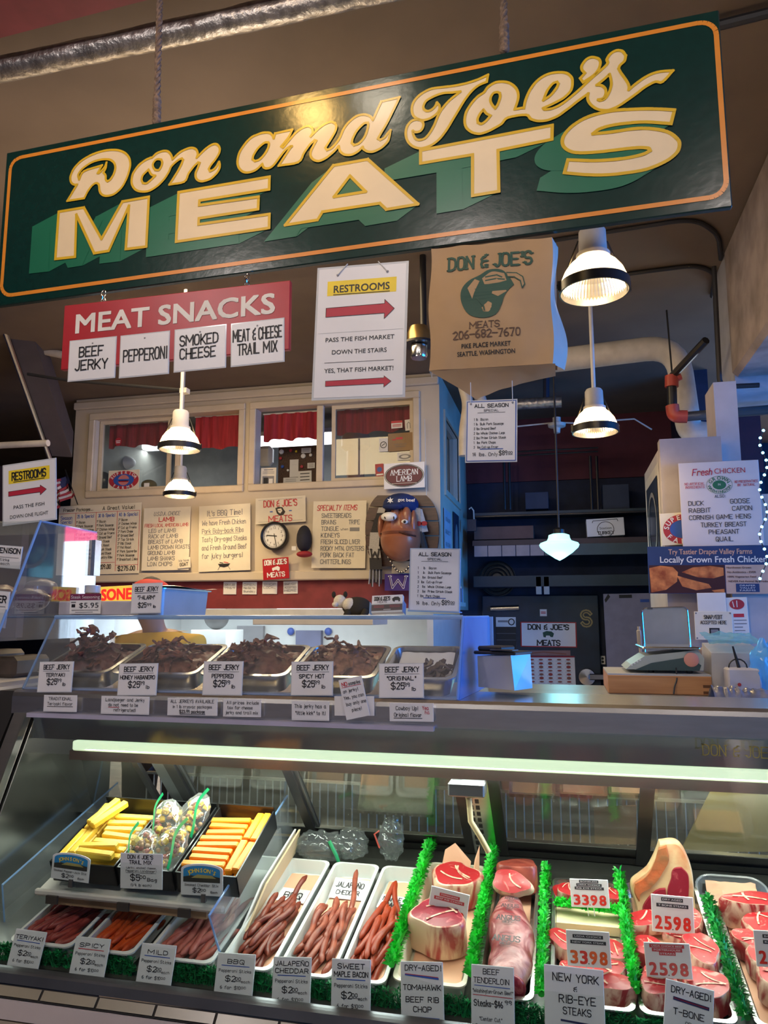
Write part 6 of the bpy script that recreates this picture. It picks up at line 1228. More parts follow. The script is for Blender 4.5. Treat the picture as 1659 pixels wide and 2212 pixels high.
# deep steel pan, its long right side facing the daylight
nx_ = at(349, 1322, 2.33).x
PM = Matrix.Translation((nx_ - .052, 2.505, z5))
t = thing('steel_pan', None, 'deep steel pan with a foil lid standing on the acrylic case', 'pan', mx=PM)
b = pan_mesh(MB(), .128, .375, .094, mat('satin_pan_steel', (.62, .62, .62), .35, 1.0, var=.06), r=.022, lip=.012, taper=.006, wall=mat('satin_pan_side', (.36, .40, .45), .45, .35, var=.06)); b.build('pan_body', t, local=True)
b = MB(); b.grid(lambda u, v: Vector(((u - .5) * .146, (v - .5) * .40, .099 + .006 * math.sin(u * 9) * math.sin(v * 7))), 14, 14, mat('foil_lid', (.65, .65, .66), .3, 1.0, var=.1), True); b.build('foil_lid', t, local=True)
card('alarm_price_card', 'white price card lettered seven alarm leaning on the steel pan', 'price card', (287, 1262), (349, 1260), (284, 1324), 2.305, [('h', 'BEEF JERKY', .5, .26, .15, .80, INK, {'th': .14}), ('s', [(.1, .32), (.9, .32)], .015, INK), ('h', '"7-ALARM"', .5, .54, .13, .60, INK, {'th': .16}), ('h', '$25', .38, .82, .16, .28, INK, {'th': .16}), ('h', '99', .62, .78, .09, .14, INK, {'th': .18}), ('h', 'lb', .80, .84, .09, .1, INK, {'th': .2})], lam=True, Yb=2.298)
# business card holder and second price list
t = thing('card_holder', at(836, 1324, 2.4), 'clear holder of business cards with a black bull on the acrylic case', 'card holder')
M_, w_, h_ = basis(at(804, 1287, 2.42), at(870, 1284, 2.42), at(801, 1324, 2.40)); b = MB(); b.X = M_; b.box((0, 0, -.02), (w_, h_, 0), WHITE); lines(b, w_, h_, .0012, [('h', "DON & JOE'S", .34, .30, .2, .5, INK, {'th': .2, 'jit': 0, 'serif': True}), ('h', 'MEATS', .34, .45, .1, .3, INK, {'jit': 0}), ('p', [(.66, .22), (.74, .12), (.86, .12), (.92, .22), (.92, .38), (.88, .42), (.86, .32), (.76, .32), (.74, .42), (.68, .36)], INK), ('r', 0, .54, 1, .90, mat('maroon_black_print', (.07, .02, .02), .5)), ('s', [(.08, .62), (.4, .62)], .03, RED), ('s', [(.6, .62), (.92, .62)], .03, RED), ('s', [(.08, .70), (.4, .70)], .03, RED), ('s', [(.6, .70), (.92, .70)], .03, RED), ('s', [(.4, .84), (.62, .84)], .03, WHITE)]); b.X = None; b.build('business_cards', t)
b = MB(); b.X = M_; b.box((-.004, -.002, .002), (w_ + .004, h_ * .5, .005), acry); b.box((-.004, -.002, -.03), (w_ + .004, h_ * .7, -.026), acry); b.box((-.006, -.002, -.03), (-.004, h_ * .6, .005), edge); b.box((w_ + .004, -.002, -.03), (w_ + .006, h_ * .6, .005), edge); b.X = None; b.build('holder', t)
t = card('price_list', 'blue-edged white price list standing on the acrylic case', 'sign card', (889, 1187), (991, 1188), (888, 1317), 2.42, season(LIST2, 1)[4:], lam=True)
M_, w_, h_ = basis(at(889, 1187, 2.42), at(991, 1188, 2.42), at(888, 1317, 2.42)); b = MB(); b.box((-.006, -.004, -.012), (w_ + .006, h_ + .005, -.004), edge); b.box((-.006, -.006, -.06), (w_ + .006, -.002, .01), edge); b.build('acrylic_stand', t, local=True)
# ------------------------------------------------------------------ neighbouring case at the far left
GX = -1.815
ng = thing('acrylic_sneeze_guard', (-2.2, 2.5, 1.27), 'taller clear acrylic guard of the neighbouring case at the far left', 'display case')
q0, q1, q2, q3 = Vector((GX, 2.12, 1.42)), Vector((GX, 2.30, 1.838)), Vector((GX, 2.63, 1.832)), Vector((GX, 2.64, 1.42))
mirr = glassy('glossy_acrylic', (.84, .88, .94), 2.6, haze=.05, rough=.02)
b = MB(); b.prism([q0, q1, q2, q3], mirr, (.006, 0, 0)); b.build('end_sheet', ng)
b = MB(); b.sheet(q0 + Vector((-1.2, 0, 0)), q0, q1, q1 + Vector((-1.2, 0, 0)), .005, acry); b.build('front_sheet', ng)
b = MB(); b.sheet(q1 + Vector((-1.2, 0, 0)), q1, q2, q2 + Vector((-1.2, 0, 0)), .005, acry); b.build('top_sheet', ng)
b = MB(); b.tube([q0, q1, q2], .005, edge, 6); b.build('bent_edge', ng)
b = MB(); b.box((GX + .004, 2.60, 1.66), (GX + .02, 2.64, 1.80), steel); b.build('hinge', ng)
b = MB(); b.box((GX - 1.2, 2.12, 1.27), (GX, 2.78, 1.285), whitep); b.box((GX - 1.2, 2.2, 1.50), (GX - .03, 2.66, 1.51), acry); b.build('shelf', ng)
b = MB(); b.box((GX - 1.3, 2.12, 0), (GX + .015, 2.78, 1.27), mat('pale_blue_grey_case', (.42, .45, .50), .4), .01); tag(b.build('neighbour_case'), 'pale grey neighbouring counter case at the far left', 'display case')
card('venison_card', 'white venison price card inside the far left acrylic guard', 'price card', (-30, 1176), (48, 1182), (-36, 1222), 2.23, [('h', 'VENISON', .64, .32, .22, .66, INK, {'th': .2}), ('s', [(.1, .52), (.95, .52)], .02, GREY), ('h', 'sticks', .55, .70, .12, .3, INK), ('h', 'each', .6, .88, .12, .24, INK)], lam=True)
card('pepper_card', 'white price card cut by the left edge below the venison card', 'price card', (-60, 1272), (20, 1280), (-72, 1346), 2.16, [('h', 'PEPPER', .62, .30, .18, .66, INK, {'th': .2}), ('s', [(.1, .42), (.95, .42)], .02, GREY), ('h', 'each', .7, .62, .12, .24, INK)], lam=True)
pk = mat('wrapped_meat', (.12, .04, .035), .3, var=.4, scale=12)
for k, (x, y, z, r) in enumerate(((-1.93, 2.42, 1.56, .055), (-2.05, 2.40, 1.57, .06), (-1.97, 2.52, 1.60, .055), (-2.12, 2.5, 1.565, .05))):
    b = MB(); b.ball((x, y, z), (r * 1.3, r, r * .8), pk, 16, 10, lambda p_, q: q * (1 + .15 * noise.noise(p_ * 2.3 + Vector((k, 0, 0))))); tag(b.build('wrapped_meat'), 'wrapped dark meat piece on the far left acrylic shelf', 'wrapped meat', 'wrapped meats at the far left')
for k in range(3):
    b = MB(); x = -1.93 - k * .11; b.box((x - .045, 2.30, 1.286), (x + .045, 2.50, 1.36 + .02 * (k % 2)), mat('dark_pack', (.08, .06, .05), .35, var=.3), .015); tag(b.build('sealed_pack'), 'dark sealed pack under the far left acrylic shelf', 'package', 'sealed packs at the far left')
# ------------------------------------------------------------------ devices and clutter on the counter at the right
CT = 1.2225
CT = 1.2705; p = at(1092, 1499, 2.29); t = thing('payment_kiosk', Vector((p.x, 2.31, CT)), 'steel payment terminal with a black top beside the acrylic case', 'payment terminal')
k = 2.62 / FPX * 1.03
b = MB(); b.X = Matrix.Translation((p.x, 2.31, CT)) @ Matrix.Rotation(R_(-24), 4, 'Z')
b.hexa([(-.065, -.05, .022), (.055, -.05, .018), (.062, .05, .018), (-.065, .05, .022), (-.07, -.045, .112), (.045, -.05, .118), (.058, .05, .118), (-.07, .05, .112)], mat('satin_kiosk_steel', (.42, .44, .46), .4, .35)); b.X = None; b.build('body', t)
b = MB(); b.X = Matrix.Translation((p.x, 2.31, CT)) @ Matrix.Rotation(R_(-24), 4, 'Z'); b.box((-.078, -.055, .118), (.062, .055, .128), black, .003); b.box((-.070, -.045, .128), (.010, .045, .142), black, .004); b.box((-.02, -.058, .130), (.055, -.02, .134), dsteel, .001); b.X = None; b.build('head', t)
for dx in (-.02, .03): b = MB(); b.lathe([(0, 0), (.014, 0), (.012, .02), (0, .021)], (p.x + dx, 2.68, CT), black, 12); b.build('foot', t)
CT = 1.2225
# wooden box with the scale on it
a, d = at(1315, 1500, 2.92), at(1537, 1462, 2.92); zb1 = d.z
wood = mat('orange_oak', (.40, .17, .06), .45, var=.0, col2=(.55, .27, .11), scale=3, stretch=(1, 6, 14), detail=6)
t = thing('wooden_box', Vector(((a.x + d.x) / 2, 3.0, CT)), 'orange oak box with finger joints under the counter scale', 'box')
b = MB(); b.box((a.x, 2.92, CT), (d.x, 2.94, zb1), wood, .002); b.build('front_board', t)
b = MB(); b.box((a.x, 3.28, CT), (d.x, 3.30, zb1), wood); b.build('back_board', t)
for x in (a.x, d.x - .018): b = MB(); b.box((x, 2.941, CT), (x + .018, 3.279, zb1), wood); b.build('end_board', t)
b = MB(); b.box((a.x + .02, 2.941, CT), (d.x - .02, 3.279, CT + .01), wood); b.build('bottom_board', t)
b = MB(); [b.box((d.x - .002, 2.919, CT + .004 + q * .022), (d.x - .030, 2.9195, CT + .014 + q * .022), mat('joint_dark', (.12, .045, .015), .6)) for q in range(int((zb1 - CT) / .022))]; b.build('finger_joint', t)
b = MB(); b.box((a.x + .0, 2.925, zb1), (d.x, 3.29, zb1 + .006), mat('grey_tray', (.45, .47, .50), .4)); tag(b.build('box_tray'), 'thin grey tray lying on the oak box under the scale', 'tray')
zt0 = zb1 + .0065
sx0, sx1 = at(1352, 1450, 2.98).x, at(1522, 1450, 2.98).x
t = thing('counter_scale', Vector(((sx0 + sx1) / 2, 3.06, zt0)), 'grey and teal counter scale with a steel platter and pink dial sticker', 'scale')
pf = [(sx0, zt0 + .012), (sx0 + .02, zt0 + .03), (sx0 + .07, zt0 + .062), (sx1 - .02, zt0 + .085), (sx1 + .0, zt0 + .055), (sx1 - .005, zt0 + .012)]
b = MB(); b.prism([(x, 2.97, z) for x, z in pf], mat('grey_green_plastic', (.40, .44, .42), .4), (0, .26, 0)); b.build('body', t)
b = MB(); b.prism([(sx0 + .03, 2.966, zt0 + .010), (sx0 + .09, 2.966, zt0 + .036), (sx1 - .05, 2.966, zt0 + .060), (sx1 - .012, 2.966, zt0 + .03), (sx1 - .02, 2.966, zt0 + .010)], mat('dark_teal_plastic', (.03, .065, .075), .4), (0, .004, 0)); b.build('side_panel', t)
b = MB(); b.box((sx0 + .06, 2.95, zt0 + .086), (sx1 - .015, 3.26, zt0 + .096), steel2, .004); b.build('platter', t)
b = MB(); b.lathe([(0, .004), (.020, .004), (.026, 0), (.026, -.002), (0, -.002)], (sx1 - .045, 2.964, zt0 + .050), mat('pink_sticker', (.70, .30, .24), .4), 20, axis=(0, -1, 0)); b.build('dial_sticker', t)
for x in (sx0 + .09, sx1 - .05): b = MB(); b.lathe([(0, 0), (.012, 0), (.012, .013), (0, .013)], (x, 3.0, zt0), black, 10); b.build('foot', t)
b = MB(); [b.box((sx0 + .018 + q * .010, 2.965, zt0 + .026 + q * .006), (sx0 + .024 + q * .010, 2.969, zt0 + .031 + q * .006), WHITE) for q in range(4)]; b.build('keypad', t)
bend([(sx1 - .10, 2.955, zt0 + .02), (sx1 - .105, 2.915, zt0 - .02), (sx1 - .115, 2.91, CT + .03), (sx1 - .12, 2.90, CT + .005)], .003, black, 6, .02).build('power_cord', t)
# steel splash plate on a stand
M_, w_, h_ = basis(at(1386, 1314, 3.4), at(1484, 1311, 3.4), at(1383, 1418, 3.4)); t = thing('steel_splash_plate', M_ @ Vector((w_ / 2, 0, 0)), 'tall rounded steel plate standing behind the counter scale', 'steel plate')
b = MB(); b.X = M_; lp = rrect(0, w_, 0, h_, .02); b.prism([(x, y, 0) for x, y in lp], mat('hazy_steel_plate', (.50, .52, .54), .42, .9, var=.08), (0, 0, -.006)); b.X = None; b.build('plate', t)
b = MB(); b.X = M_; b.tube([(x, y, .002) for x, y in lp] + [(lp[0][0], lp[0][1], .002)], .003, steel2, 6); b.X = None; b.build('rim', t)
b = MB(); b.X = M_; b.tube([(-.016, -.12, -.02), (-.016, h_ * .62, -.02)], .006, pipew, 8); b.tube([(w_ * .9, -.13, -.02), (w_ * .9, 0, -.02)], .006, pipew, 8); b.box((-.026, h_ * .18, -.03), (-.008, h_ * .55, -.008), pipew, .004); b.box((w_ * .12, h_ * .97, -.02), (w_ * .24, h_ * 1.01, .008), dsteel); b.X = None; b.build('stand', t)
# boxes, bags and router
def rbox(name, label, cat, x0, y0, x1, y1, Y, d, m, bev=.004): return abox(name, label, cat, x0, y0, x1, y1, Y, d, m, None, bev)
a = at(1470, 1500, 3.36); b = MB(); b.box((at(1440, 1470, 3.36).x, 3.36, CT), (at(1720, 1470, 3.36).x, 3.75, at(1500, 1426, 3.36).z), mat('staff_cabinet_lavender', (.35, .33, .40), .5), .005); tag(b.build('staff_cabinet'), 'low lavender cabinet standing behind the counter scale', 'cabinet')
zc = at(1500, 1426, 3.36).z + .001
def on_cab(name, label, cat, x0, x1, ytop, Y, d, m, bev=.004):
    a, c_ = at(x0, ytop, Y), at(x1, ytop, Y); b = MB(); b.box((a.x, Y, zc), (c_.x, Y + d, a.z), m, bev); return tag(b.build(name), label, cat)
on_cab('brown_box', 'flat brown cardboard box behind the right end of the scale', 'box', 1461, 1545, 1402, 3.42, .2, mat('tan_cardboard', (.36, .22, .12), .8))
Yq = 2.96; 
b = MB(); a, c_ = at(1537, 1466, Yq), at(1650, 1412, Yq); b.hexa([(a.x, Yq, CT), (c_.x, Yq, CT), (c_.x, Yq + .22, CT), (a.x, Yq + .22, CT), (a.x + .006, Yq + .01, c_.z), (c_.x, Yq + .01, c_.z), (c_.x, Yq + .22, c_.z + .03), (a.x + .01, Yq + .22, c_.z + .03)], mat('off_white_plastic', (.55, .52, .48), .4)); tag(b.build('label_printer'), 'off-white label printer box at the right end of the counter', 'printer')
zp = c_.z + .031
plast = glassy('daylit_plastic_film', (.70, .85, .95), .8, haze=.55, rough=.1, hazecol=(.20, .58, .80), bump=1.0)  # cyan haze paints in the blue daylight falling on the plastic
b = MB(); b.grid(lambda u, v: Vector((a.x + .0 + u * (c_.x - a.x), Yq - .01 + v * .22, zp + .004 + .035 * v + .010 * noise.noise(Vector((u * 6, v * 6, 2))))), 20, 14, plast); tag(b.build('plastic_film'), 'crumpled plastic film lying over the label printer', 'plastic film')
b = MB(); q = at(1652, 1440, 2.9); b.ball(q, (.045, .06, .085), plast, 20, 14, lambda p_, w: w * (1 + .35 * noise.noise(p_ * 2.2))); tag(b.build('plastic_bag'), 'crumpled plastic bag tinted with blue light at the right edge behind the counter', 'plastic bag')
x0r, x1r = at(1573, 1470, 2.86).x, at(1646, 1470, 2.86).x
t = thing('wireless_router', Vector(((x0r + x1r) / 2, 2.88, CT)), 'white router box with a black antenna at the right end of the counter', 'router')
b = MB(); b.box((x0r, 2.86, CT + .0), (x1r, 2.94, at(1600, 1444, 2.86).z), mat('router_white', (.55, .53, .58), .4), .006); b.build('box', t)
zz = at(1600, 1444, 2.86).z; b = MB(); b.tube([(x0r + .045, 2.90, zz), at(1583, 1396, 2.9)], [.006, .0035], black, 8); b.build('antenna', t)
b = MB(); b.tube([(x0r + .012 + .03 * (1 - math.cos(k * math.pi / 8)), 2.90, zz + .03 * math.sin(k * math.pi / 8)) for k in range(9)], .0025, black, 6); b.build('cable_loop', t)
b = MB(); b.lathe([(0, .002), (.006, .002), (.006, 0), (0, -.001)], (x0r + .035, 2.859, CT + .045), mat('red_button', (.5, .05, .05), .4), 12, axis=(0, -1, 0)); b.build('button', t)
for k, (xa, xb, zt1) in enumerate(((1540, 1600, 1478), (1594, 1668, 1484))):
    a, c_ = at(xa, 1500, 2.74), at(xb, zt1, 2.74); b = MB(); b.grid(lambda u, v: Vector((a.x + u * (c_.x - a.x), 2.70 + v * .13, CT + .002 + (c_.z - CT) * math.sin(math.pi * v) ** .7 * (.75 + .3 * noise.noise(Vector((u * 7 + k * 3, v * 5, 1)))))), 22, 12, mat('slate_plastic_bag', (.16, .17, .24), .25, var=.3, scale=20)); tag(b.build('folded_bag'), 'folded slate plastic bag lying on the counter ' + ('left of' if k == 0 else 'in front of') + ' the router', 'plastic bag')
# ------------------------------------------------------------------ worker behind the acrylic case
person = thing('person', (-1.96, 3.45, 0), 'person in a yellow shirt and red cap bending behind the acrylic case', 'person')
def skinned(name, verts, edges, radii, m, root, lev=2):
    me = bpy.data.meshes.new(name); me.from_pydata([tuple(Vector(v) - root.location) for v in verts], edges, []); me.materials.append(m)
    o = bpy.data.objects.new(name, me); COL.objects.link(o)
    md = o.modifiers.new('skin', 'SKIN'); md.use_smooth_shade = True
    for i, v in enumerate(me.skin_vertices[0].data): r = radii[i]; v.radius = r if isinstance(r, tuple) else (r, r); v.use_root = (i == 0)
    sb = o.modifiers.new('sub', 'SUBSURF'); sb.levels = lev; sb.render_levels = lev
    dg = bpy.context.evaluated_depsgraph_get(); ev = o.evaluated_get(dg); nm = bpy.data.meshes.new_from_object(ev)
    o.modifiers.clear(); o.data = nm; nm.name = name; o.parent = root; return o
px, py = -1.96, 3.45; sk = mat('skin_tone', (.42, .23, .15), .5, var=.06)
J = [(0, 0, .95), (0, -.03, 1.10), (0, -.06, 1.25), (0, -.07, 1.36), (0, -.09, 1.42), (0, -.12, 1.47), (0, -.15, 1.53), (0, -.15, 1.61),
     (-.10, 0, .88), (-.11, .0, .50), (-.11, .02, .09), (-.11, -.10, .05), (.10, 0, .88), (.11, .0, .50), (.11, .02, .09), (.11, -.10, .05),
     (-.19, -.07, 1.35), (-.25, -.14, 1.12), (-.17, -.33, 1.05), (-.14, -.40, 1.05), (.19, -.07, 1.35), (.25, -.14, 1.12), (.17, -.33, 1.05), (.14, -.40, 1.05)]
E_ = [(0, 1), (1, 2), (2, 3), (3, 4), (4, 5), (5, 6), (6, 7), (0, 8), (8, 9), (9, 10), (10, 11), (0, 12), (12, 13), (13, 14), (14, 15), (3, 16), (16, 17), (17, 18), (18, 19), (3, 20), (20, 21), (21, 22), (22, 23)]
Rr = [(.15, .11), (.145, .11), (.16, .115), (.15, .10), .06, .055, (.075, .09), (.06, .075), .09, .06, .045, .035, .09, .06, .045, .035, .065, .045, .035, .03, .065, .045, .035, .03]
for s_ in (-1, 1):
    w0 = 19 if s_ < 0 else 23; bx_, by_, bz_ = J[w0]
    for k, (dx, L) in enumerate(((-.030, .060), (-.010, .072), (.010, .066), (.030, .052))):
        i0 = len(J); J += [(bx_ + dx * .8, by_ - .045, bz_), (bx_ + dx, by_ - .045 - L * .5, bz_ - .006), (bx_ + dx, by_ - .045 - L, bz_ - .022)]; E_ += [(w0, i0), (i0, i0 + 1), (i0 + 1, i0 + 2)]; Rr += [.011, .009, .008]
    i0 = len(J); J += [(bx_ - s_ * .035, by_ - .015, bz_), (bx_ - s_ * .05, by_ - .05, bz_ - .01)]; E_ += [(w0, i0), (i0, i0 + 1)]; Rr += [.012, .009]
skinned('body', [(px + x, py + y, z) for x, y, z in J], E_, Rr, sk, person)
shirt = mat('mustard_yellow_shirt', (.62, .36, .03), .8, var=.12, scale=4)
JS = [(0, 0, .90), (0, -.03, 1.10), (0, -.06, 1.25), (0, -.07, 1.34), (0, -.085, 1.40), (-.19, -.07, 1.345), (-.245, -.13, 1.16), (.19, -.07, 1.355), (.245, -.13, 1.16)]
skinned('shirt', [(px + x, py + y, z) for x, y, z in JS], [(0, 1), (1, 2), (2, 3), (3, 4), (3, 5), (5, 6), (3, 7), (7, 8)], [(.17, .13), (.165, .13), (.18, .135), (.18, .13), (.14, .12), .085, .065, .085, .065], shirt, person)
trs = mat('dark_trousers', (.03, .03, .04), .8)
skinned('trousers', [(px + x, py + y, z) for x, y, z in [(0, 0, .96), (-.10, 0, .86), (-.11, 0, .5), (-.11, .02, .12), (.10, 0, .86), (.11, 0, .5), (.11, .02, .12)]], [(0, 1), (1, 2), (2, 3), (0, 4), (4, 5), (5, 6)], [(.175, .125), .105, .075, .06, .105, .075, .06], trs, person)
hx, hy, hz = px, py - .15, 1.565
b = MB(); b.ball((hx, hy, hz + .015), (.083, .105, .115), mat('dark_hair', (.02, .015, .012), .7), 20, 14, lambda p_, q: q if p_.y > -.1 else Vector((q.x, q.y * .72, q.z))); b.build('hair', person)
b = MB()
b.ball((hx, hy - .088, hz - .015), (.014, .022, .024), sk, 10, 8); b.build('nose', person)
for s_ in (-1, 1):
    b = MB(); b.ball((hx + s_ * .03, hy - .088, hz + .012), (.012, .008, .008), WHITE, 10, 8); b.ball((hx + s_ * .03, hy - .095, hz + .012), (.005, .004, .005), INK, 8, 6); b.build('eye', person)
    b = MB(); b.ball((hx + s_ * .083, hy, hz - .005), (.012, .022, .032), sk, 10, 8); b.build('ear', person)
b = MB(); b.ball((hx, hy - .083, hz - .058), (.026, .008, .007), redc, 10, 6); b.build('mouth', person)
redcap = mat('bright_red_cap_cloth', (.55, .03, .02), .75)
b = MB(); b.ball((hx, hy, hz + .045), (.098, .118, .075), redcap, 22, 12, lambda p_, q: q if p_.z > 0 else Vector((q.x, q.y, q.z * .15))); b.build('cap_crown', person)
b = MB(); b.ball((hx, hy - .14, hz + .045), (.078, .07, .009), redcap, 18, 8); b.build('cap_brim', person)
# ------------------------------------------------------------------ trays of the case: local frame x right, y to the back, z up, sloping with the deck
SL = math.atan(.22)
def TM(xc, Y, lift=0.0):
    """frame on the tray bottoms: rims lie on z = .647 + .22 (Y - 1.845)"""
    return Matrix.Translation((xc, Y, .647 + .22 * (Y - 1.845) - .045 + lift)) @ Matrix.Rotation(SL, 4, 'X')
trayw = mat('white_enamel_tray', (.66, .69, .68), .3, var=.03); trayc = mat('cream_plastic_tray', (.66, .62, .48), .4, var=.03); trays = mat('steel_meat_tray', (.62, .62, .60), .25, .95, var=.05)
peach = mat('peach_butcher_paper', (.80, .46, .30), .7, var=.06, scale=4)
def tray(label, xa, xb, Yf, Yk, m, wall=None, h=.042, deep=0.0):
    L = (Yk - Yf) / math.cos(SL); M = TM((xa + xb) / 2, (Yf + Yk) / 2)
    b = pan_mesh(MB(), xb - xa, L, h, m, r=.022, lip=.009, taper=.006, wall=wall); tag(b.build('meat_tray', mx=M), label, 'tray'); return M, L
def liner(label, M, w, L, y0=None, y1=None, curl=0.0):
    y0 = -L / 2 + .03 if y0 is None else y0; y1 = L / 2 - .03 if y1 is None else y1
    b = MB(); b.grid(lambda u, v: Vector(((u - .5) * (w - .045), y0 + (y1 - y0) * v, .0065 + .003 * noise.noise(Vector((u * 4, v * 7, w * 90))) + .003 + curl * max(0, v - .8) ** 2 * 20)), 10, 24, peach)
    tag(b.build('paper_liner', mx=M), label, 'paper')
def sausage_mesh(seed, m, L, r):
    q = random.Random(seed); b = MB(); N = 12; c1_, c2_ = q.uniform(-.010, .010), q.uniform(-.006, .006); pts, rs = [], []
    for i in range(N + 1):
        u = i / N; e = min(u, 1 - u); rr = r * (1 - max(0, .06 - e) / .06 * .55) * (1 + .05 * math.sin(u * 17 + seed)); pts.append((c1_ * math.sin(u * math.pi) + c2_ * math.sin(u * 6.28), (u - .5) * L, .5 * c2_ * math.sin(u * 9.4))); rs.append(rr)
    pts = [(pts[0][0], pts[0][1] - r * .35, pts[0][2])] + pts + [(pts[-1][0], pts[-1][1] + r * .35, pts[-1][2])]; rs = [r * .18] + rs + [r * .18]
    b.tube(pts, rs, m, 10); return b
sa = lambda n, a, c, rough=.40: mat(n, a, rough, var=0, col2=c, scale=26, detail=5, coat=.0, spec=.35)
stick_m = {'teriyaki': [sa('stick_dark_red', (.16, .018, .018), (.30, .05, .04))], 'spicy': [sa('stick_orange_red', (.38, .036, .006), (.50, .075, .012))], 'mild': [sa('stick_rosy', (.26, .045, .035), (.46, .15, .12))],
 'barbecue': [sa('stick_brown', (.095, .011, .005), (.22, .042, .020))], 'jalapeno cheddar': [sa('stick_reddish_brown', (.15, .016, .006), (.33, .085, .048))], 'maple bacon': [sa('stick_brick', (.24, .022, .004), (.32, .038, .009))]}
tspec = [('teriyaki', -1.475, -1.285, 22, .16, .36), ('spicy', -1.265, -1.105, 20, .16, .36), ('mild', -1.075, -.885, 20, .16, .34), ('barbecue', -.870, -.728, 24, .15, .34), ('jalapeno cheddar', -.715, -.572, 22, .15, .34), ('maple bacon', -.562, -.440, 20, .155, .36)]
tm_ = {}
for i, (nm, xa, xb, cnt, L_, ext) in enumerate(tspec):
    M, L = tray('white tray of ' + nm + ' pepperoni sticks in the meat case', xa, xb, 1.853, 2.345, trayw); tm_[nm] = (M, xb - xa, L)
    if i >= 3: liner('peach paper lining the ' + nm + ' stick tray', M, xb - xa, L)
    w = xb - xa; protos = [sausage_mesh(i * 9 + k, stick_m[nm][0], L_ * (.86 + .06 * (k % 4)), .0092 if i < 3 else .0086).build('pepperoni_stick', mx=Matrix()) for k in range(5)]
    slots = []
    per = int((w - .05) / .0175)
    for k in range(cnt):
        lay, j = divmod(k, per * 2); row = j // per; x = -w / 2 + .032 + (j % per) * (w - .064) / max(1, per - 1)
        y = -L / 2 + .105 + row * (.105 if lay == 0 else .085) + lay * .03 + rnd.uniform(-.018, .018)
        lean = {0: -.55, 1: -.30, 2: -.25, 3: -.22, 4: -.12, 5: -.12}[i] + rnd.uniform(-.22, .22)
        slots.append((x * (1 - .12 * lay), y, .017 + lay * .0155 + row * .010 + rnd.uniform(0, .003), lean, .06 + row * .02 + rnd.uniform(-.02, .05)))
    rand_copies(protos, cnt, lambda k: M @ Matrix.Translation(slots[k][:3]) @ Matrix.Rotation(slots[k][3], 4, 'Z') @ Matrix.Rotation(slots[k][4], 4, 'X'), nm + ' pepperoni stick lying in its white tray', 'pepperoni stick', nm + ' pepperoni sticks')
# a few sticks that stand proud of the pile
for nm, x, y, z, lz, lx, lb in (('jalapeno cheddar', .028, .10, .045, .12, .22, 'long stick propped up across the jalapeno name card'), ('maple bacon', -.012, .07, .040, -.16, .20, 'maple bacon stick arching towards the back of its tray, left of two'), ('maple bacon', .022, .075, .040, .28, .18, 'maple bacon stick arching towards the back of its tray, right of two'), ('barbecue', .018, .055, .04, -.2, .25, 'barbecue stick standing highest towards its name card')):
    M, w, L = tm_[nm]; o = sausage_mesh(int(abs(x) * 999), stick_m[nm][0], .16, .0076).build('pepperoni_stick', mx=M @ Matrix.Translation((x, y, z)) @ Matrix.Rotation(lz, 4, 'Z') @ Matrix.Rotation(lx, 4, 'X')); tag(o, lb, 'pepperoni stick')
def lying(name, label, M, x, y, w, h, its, rz=0.0, lean=.12, z=.014, m=None):
    card(name, label, 'name card', None, None, None, 0, its, m=m or WHITE, t=.0008, mx=M @ Matrix.Translation((x, y, z)) @ Matrix.Rotation(rz, 4, 'Z') @ Matrix.Rotation(lean, 4, 'X'), size=(w, h))
M, w, L = tm_['barbecue']; lying('name_card', 'white name card for barbecue lying on peach paper', M, -.045, .075, .088, .055, [('h', 'BBQ', .5, .75, .42, .62, INK)], rz=-.06)
M, w, L = tm_['jalapeno cheddar']; lying('name_card', 'white name card for jalapeno cheddar lying in its tray', M, -.052, .11, .105, .075, [('h', 'JALAPEÑO', .5, .45, .24, .80, INK), ('h', 'CHEDDAR', .5, .80, .2, .66, INK)], rz=-.03, lean=.25)
M, w, L = tm_['maple bacon']; lying('name_card', 'white name card half hidden by the maple bacon sticks', M, -.045, .085, .09, .055, [('h', 'MAPLE', .4, .45, .3, .6, INK), ('h', 'BACON', .55, .85, .3, .6, INK)], rz=-.1)
# ------------------------------------------------------------------ meats
fat = mat('cream_fat', (.66, .45, .31), .4, var=0, col2=(.36, .05, .045), scale=11, detail=6, lo=.46, hi=.60, coat=.1, stretch=(1.6, 1.6, .5), dist=1.2)
mside = mat('red_meat_side', (.62, .40, .30), .4, var=0, col2=(.30, .022, .024), scale=17, detail=7, lo=.42, hi=.56, coat=.1, stretch=(1.4, 1.4, .6), dist=1.5)
red_m = mat('marbled_red_meat', (.36, .012, .016), .42, var=0, col2=(.66, .26, .21), scale=30, detail=6, lo=.60, hi=.76, coat=.08, dist=2.5)
ruby = mat('deep_ruby_meat', (.22, .005, .020), .38, var=0, col2=(.48, .10, .11), scale=30, detail=6, lo=.57, hi=.72, coat=.12, dist=2.0)
brownred = mat('brownish_red_meat', (.18, .022, .016), .38, var=0, col2=(.36, .08, .05), scale=18, detail=6, coat=.2, dist=1.0)
def outline(seed, rx, ry, n=36, amp=.16, notch=.0):
    q = random.Random(seed); ph = [q.uniform(0, 6.28) for _ in range(4)]
    o = []
    for k in range(n):
        a = 2 * math.pi * k / n; r = 1 + amp * (.55 * math.sin(2 * a + ph[0]) + .5 * math.sin(3 * a + ph[1]) + .28 * math.sin(5 * a + ph[2])); r -= notch * max(0, math.cos(a - ph[3])) ** 6; o.append((rx * r * math.cos(a), ry * r * math.sin(a)))
    return o
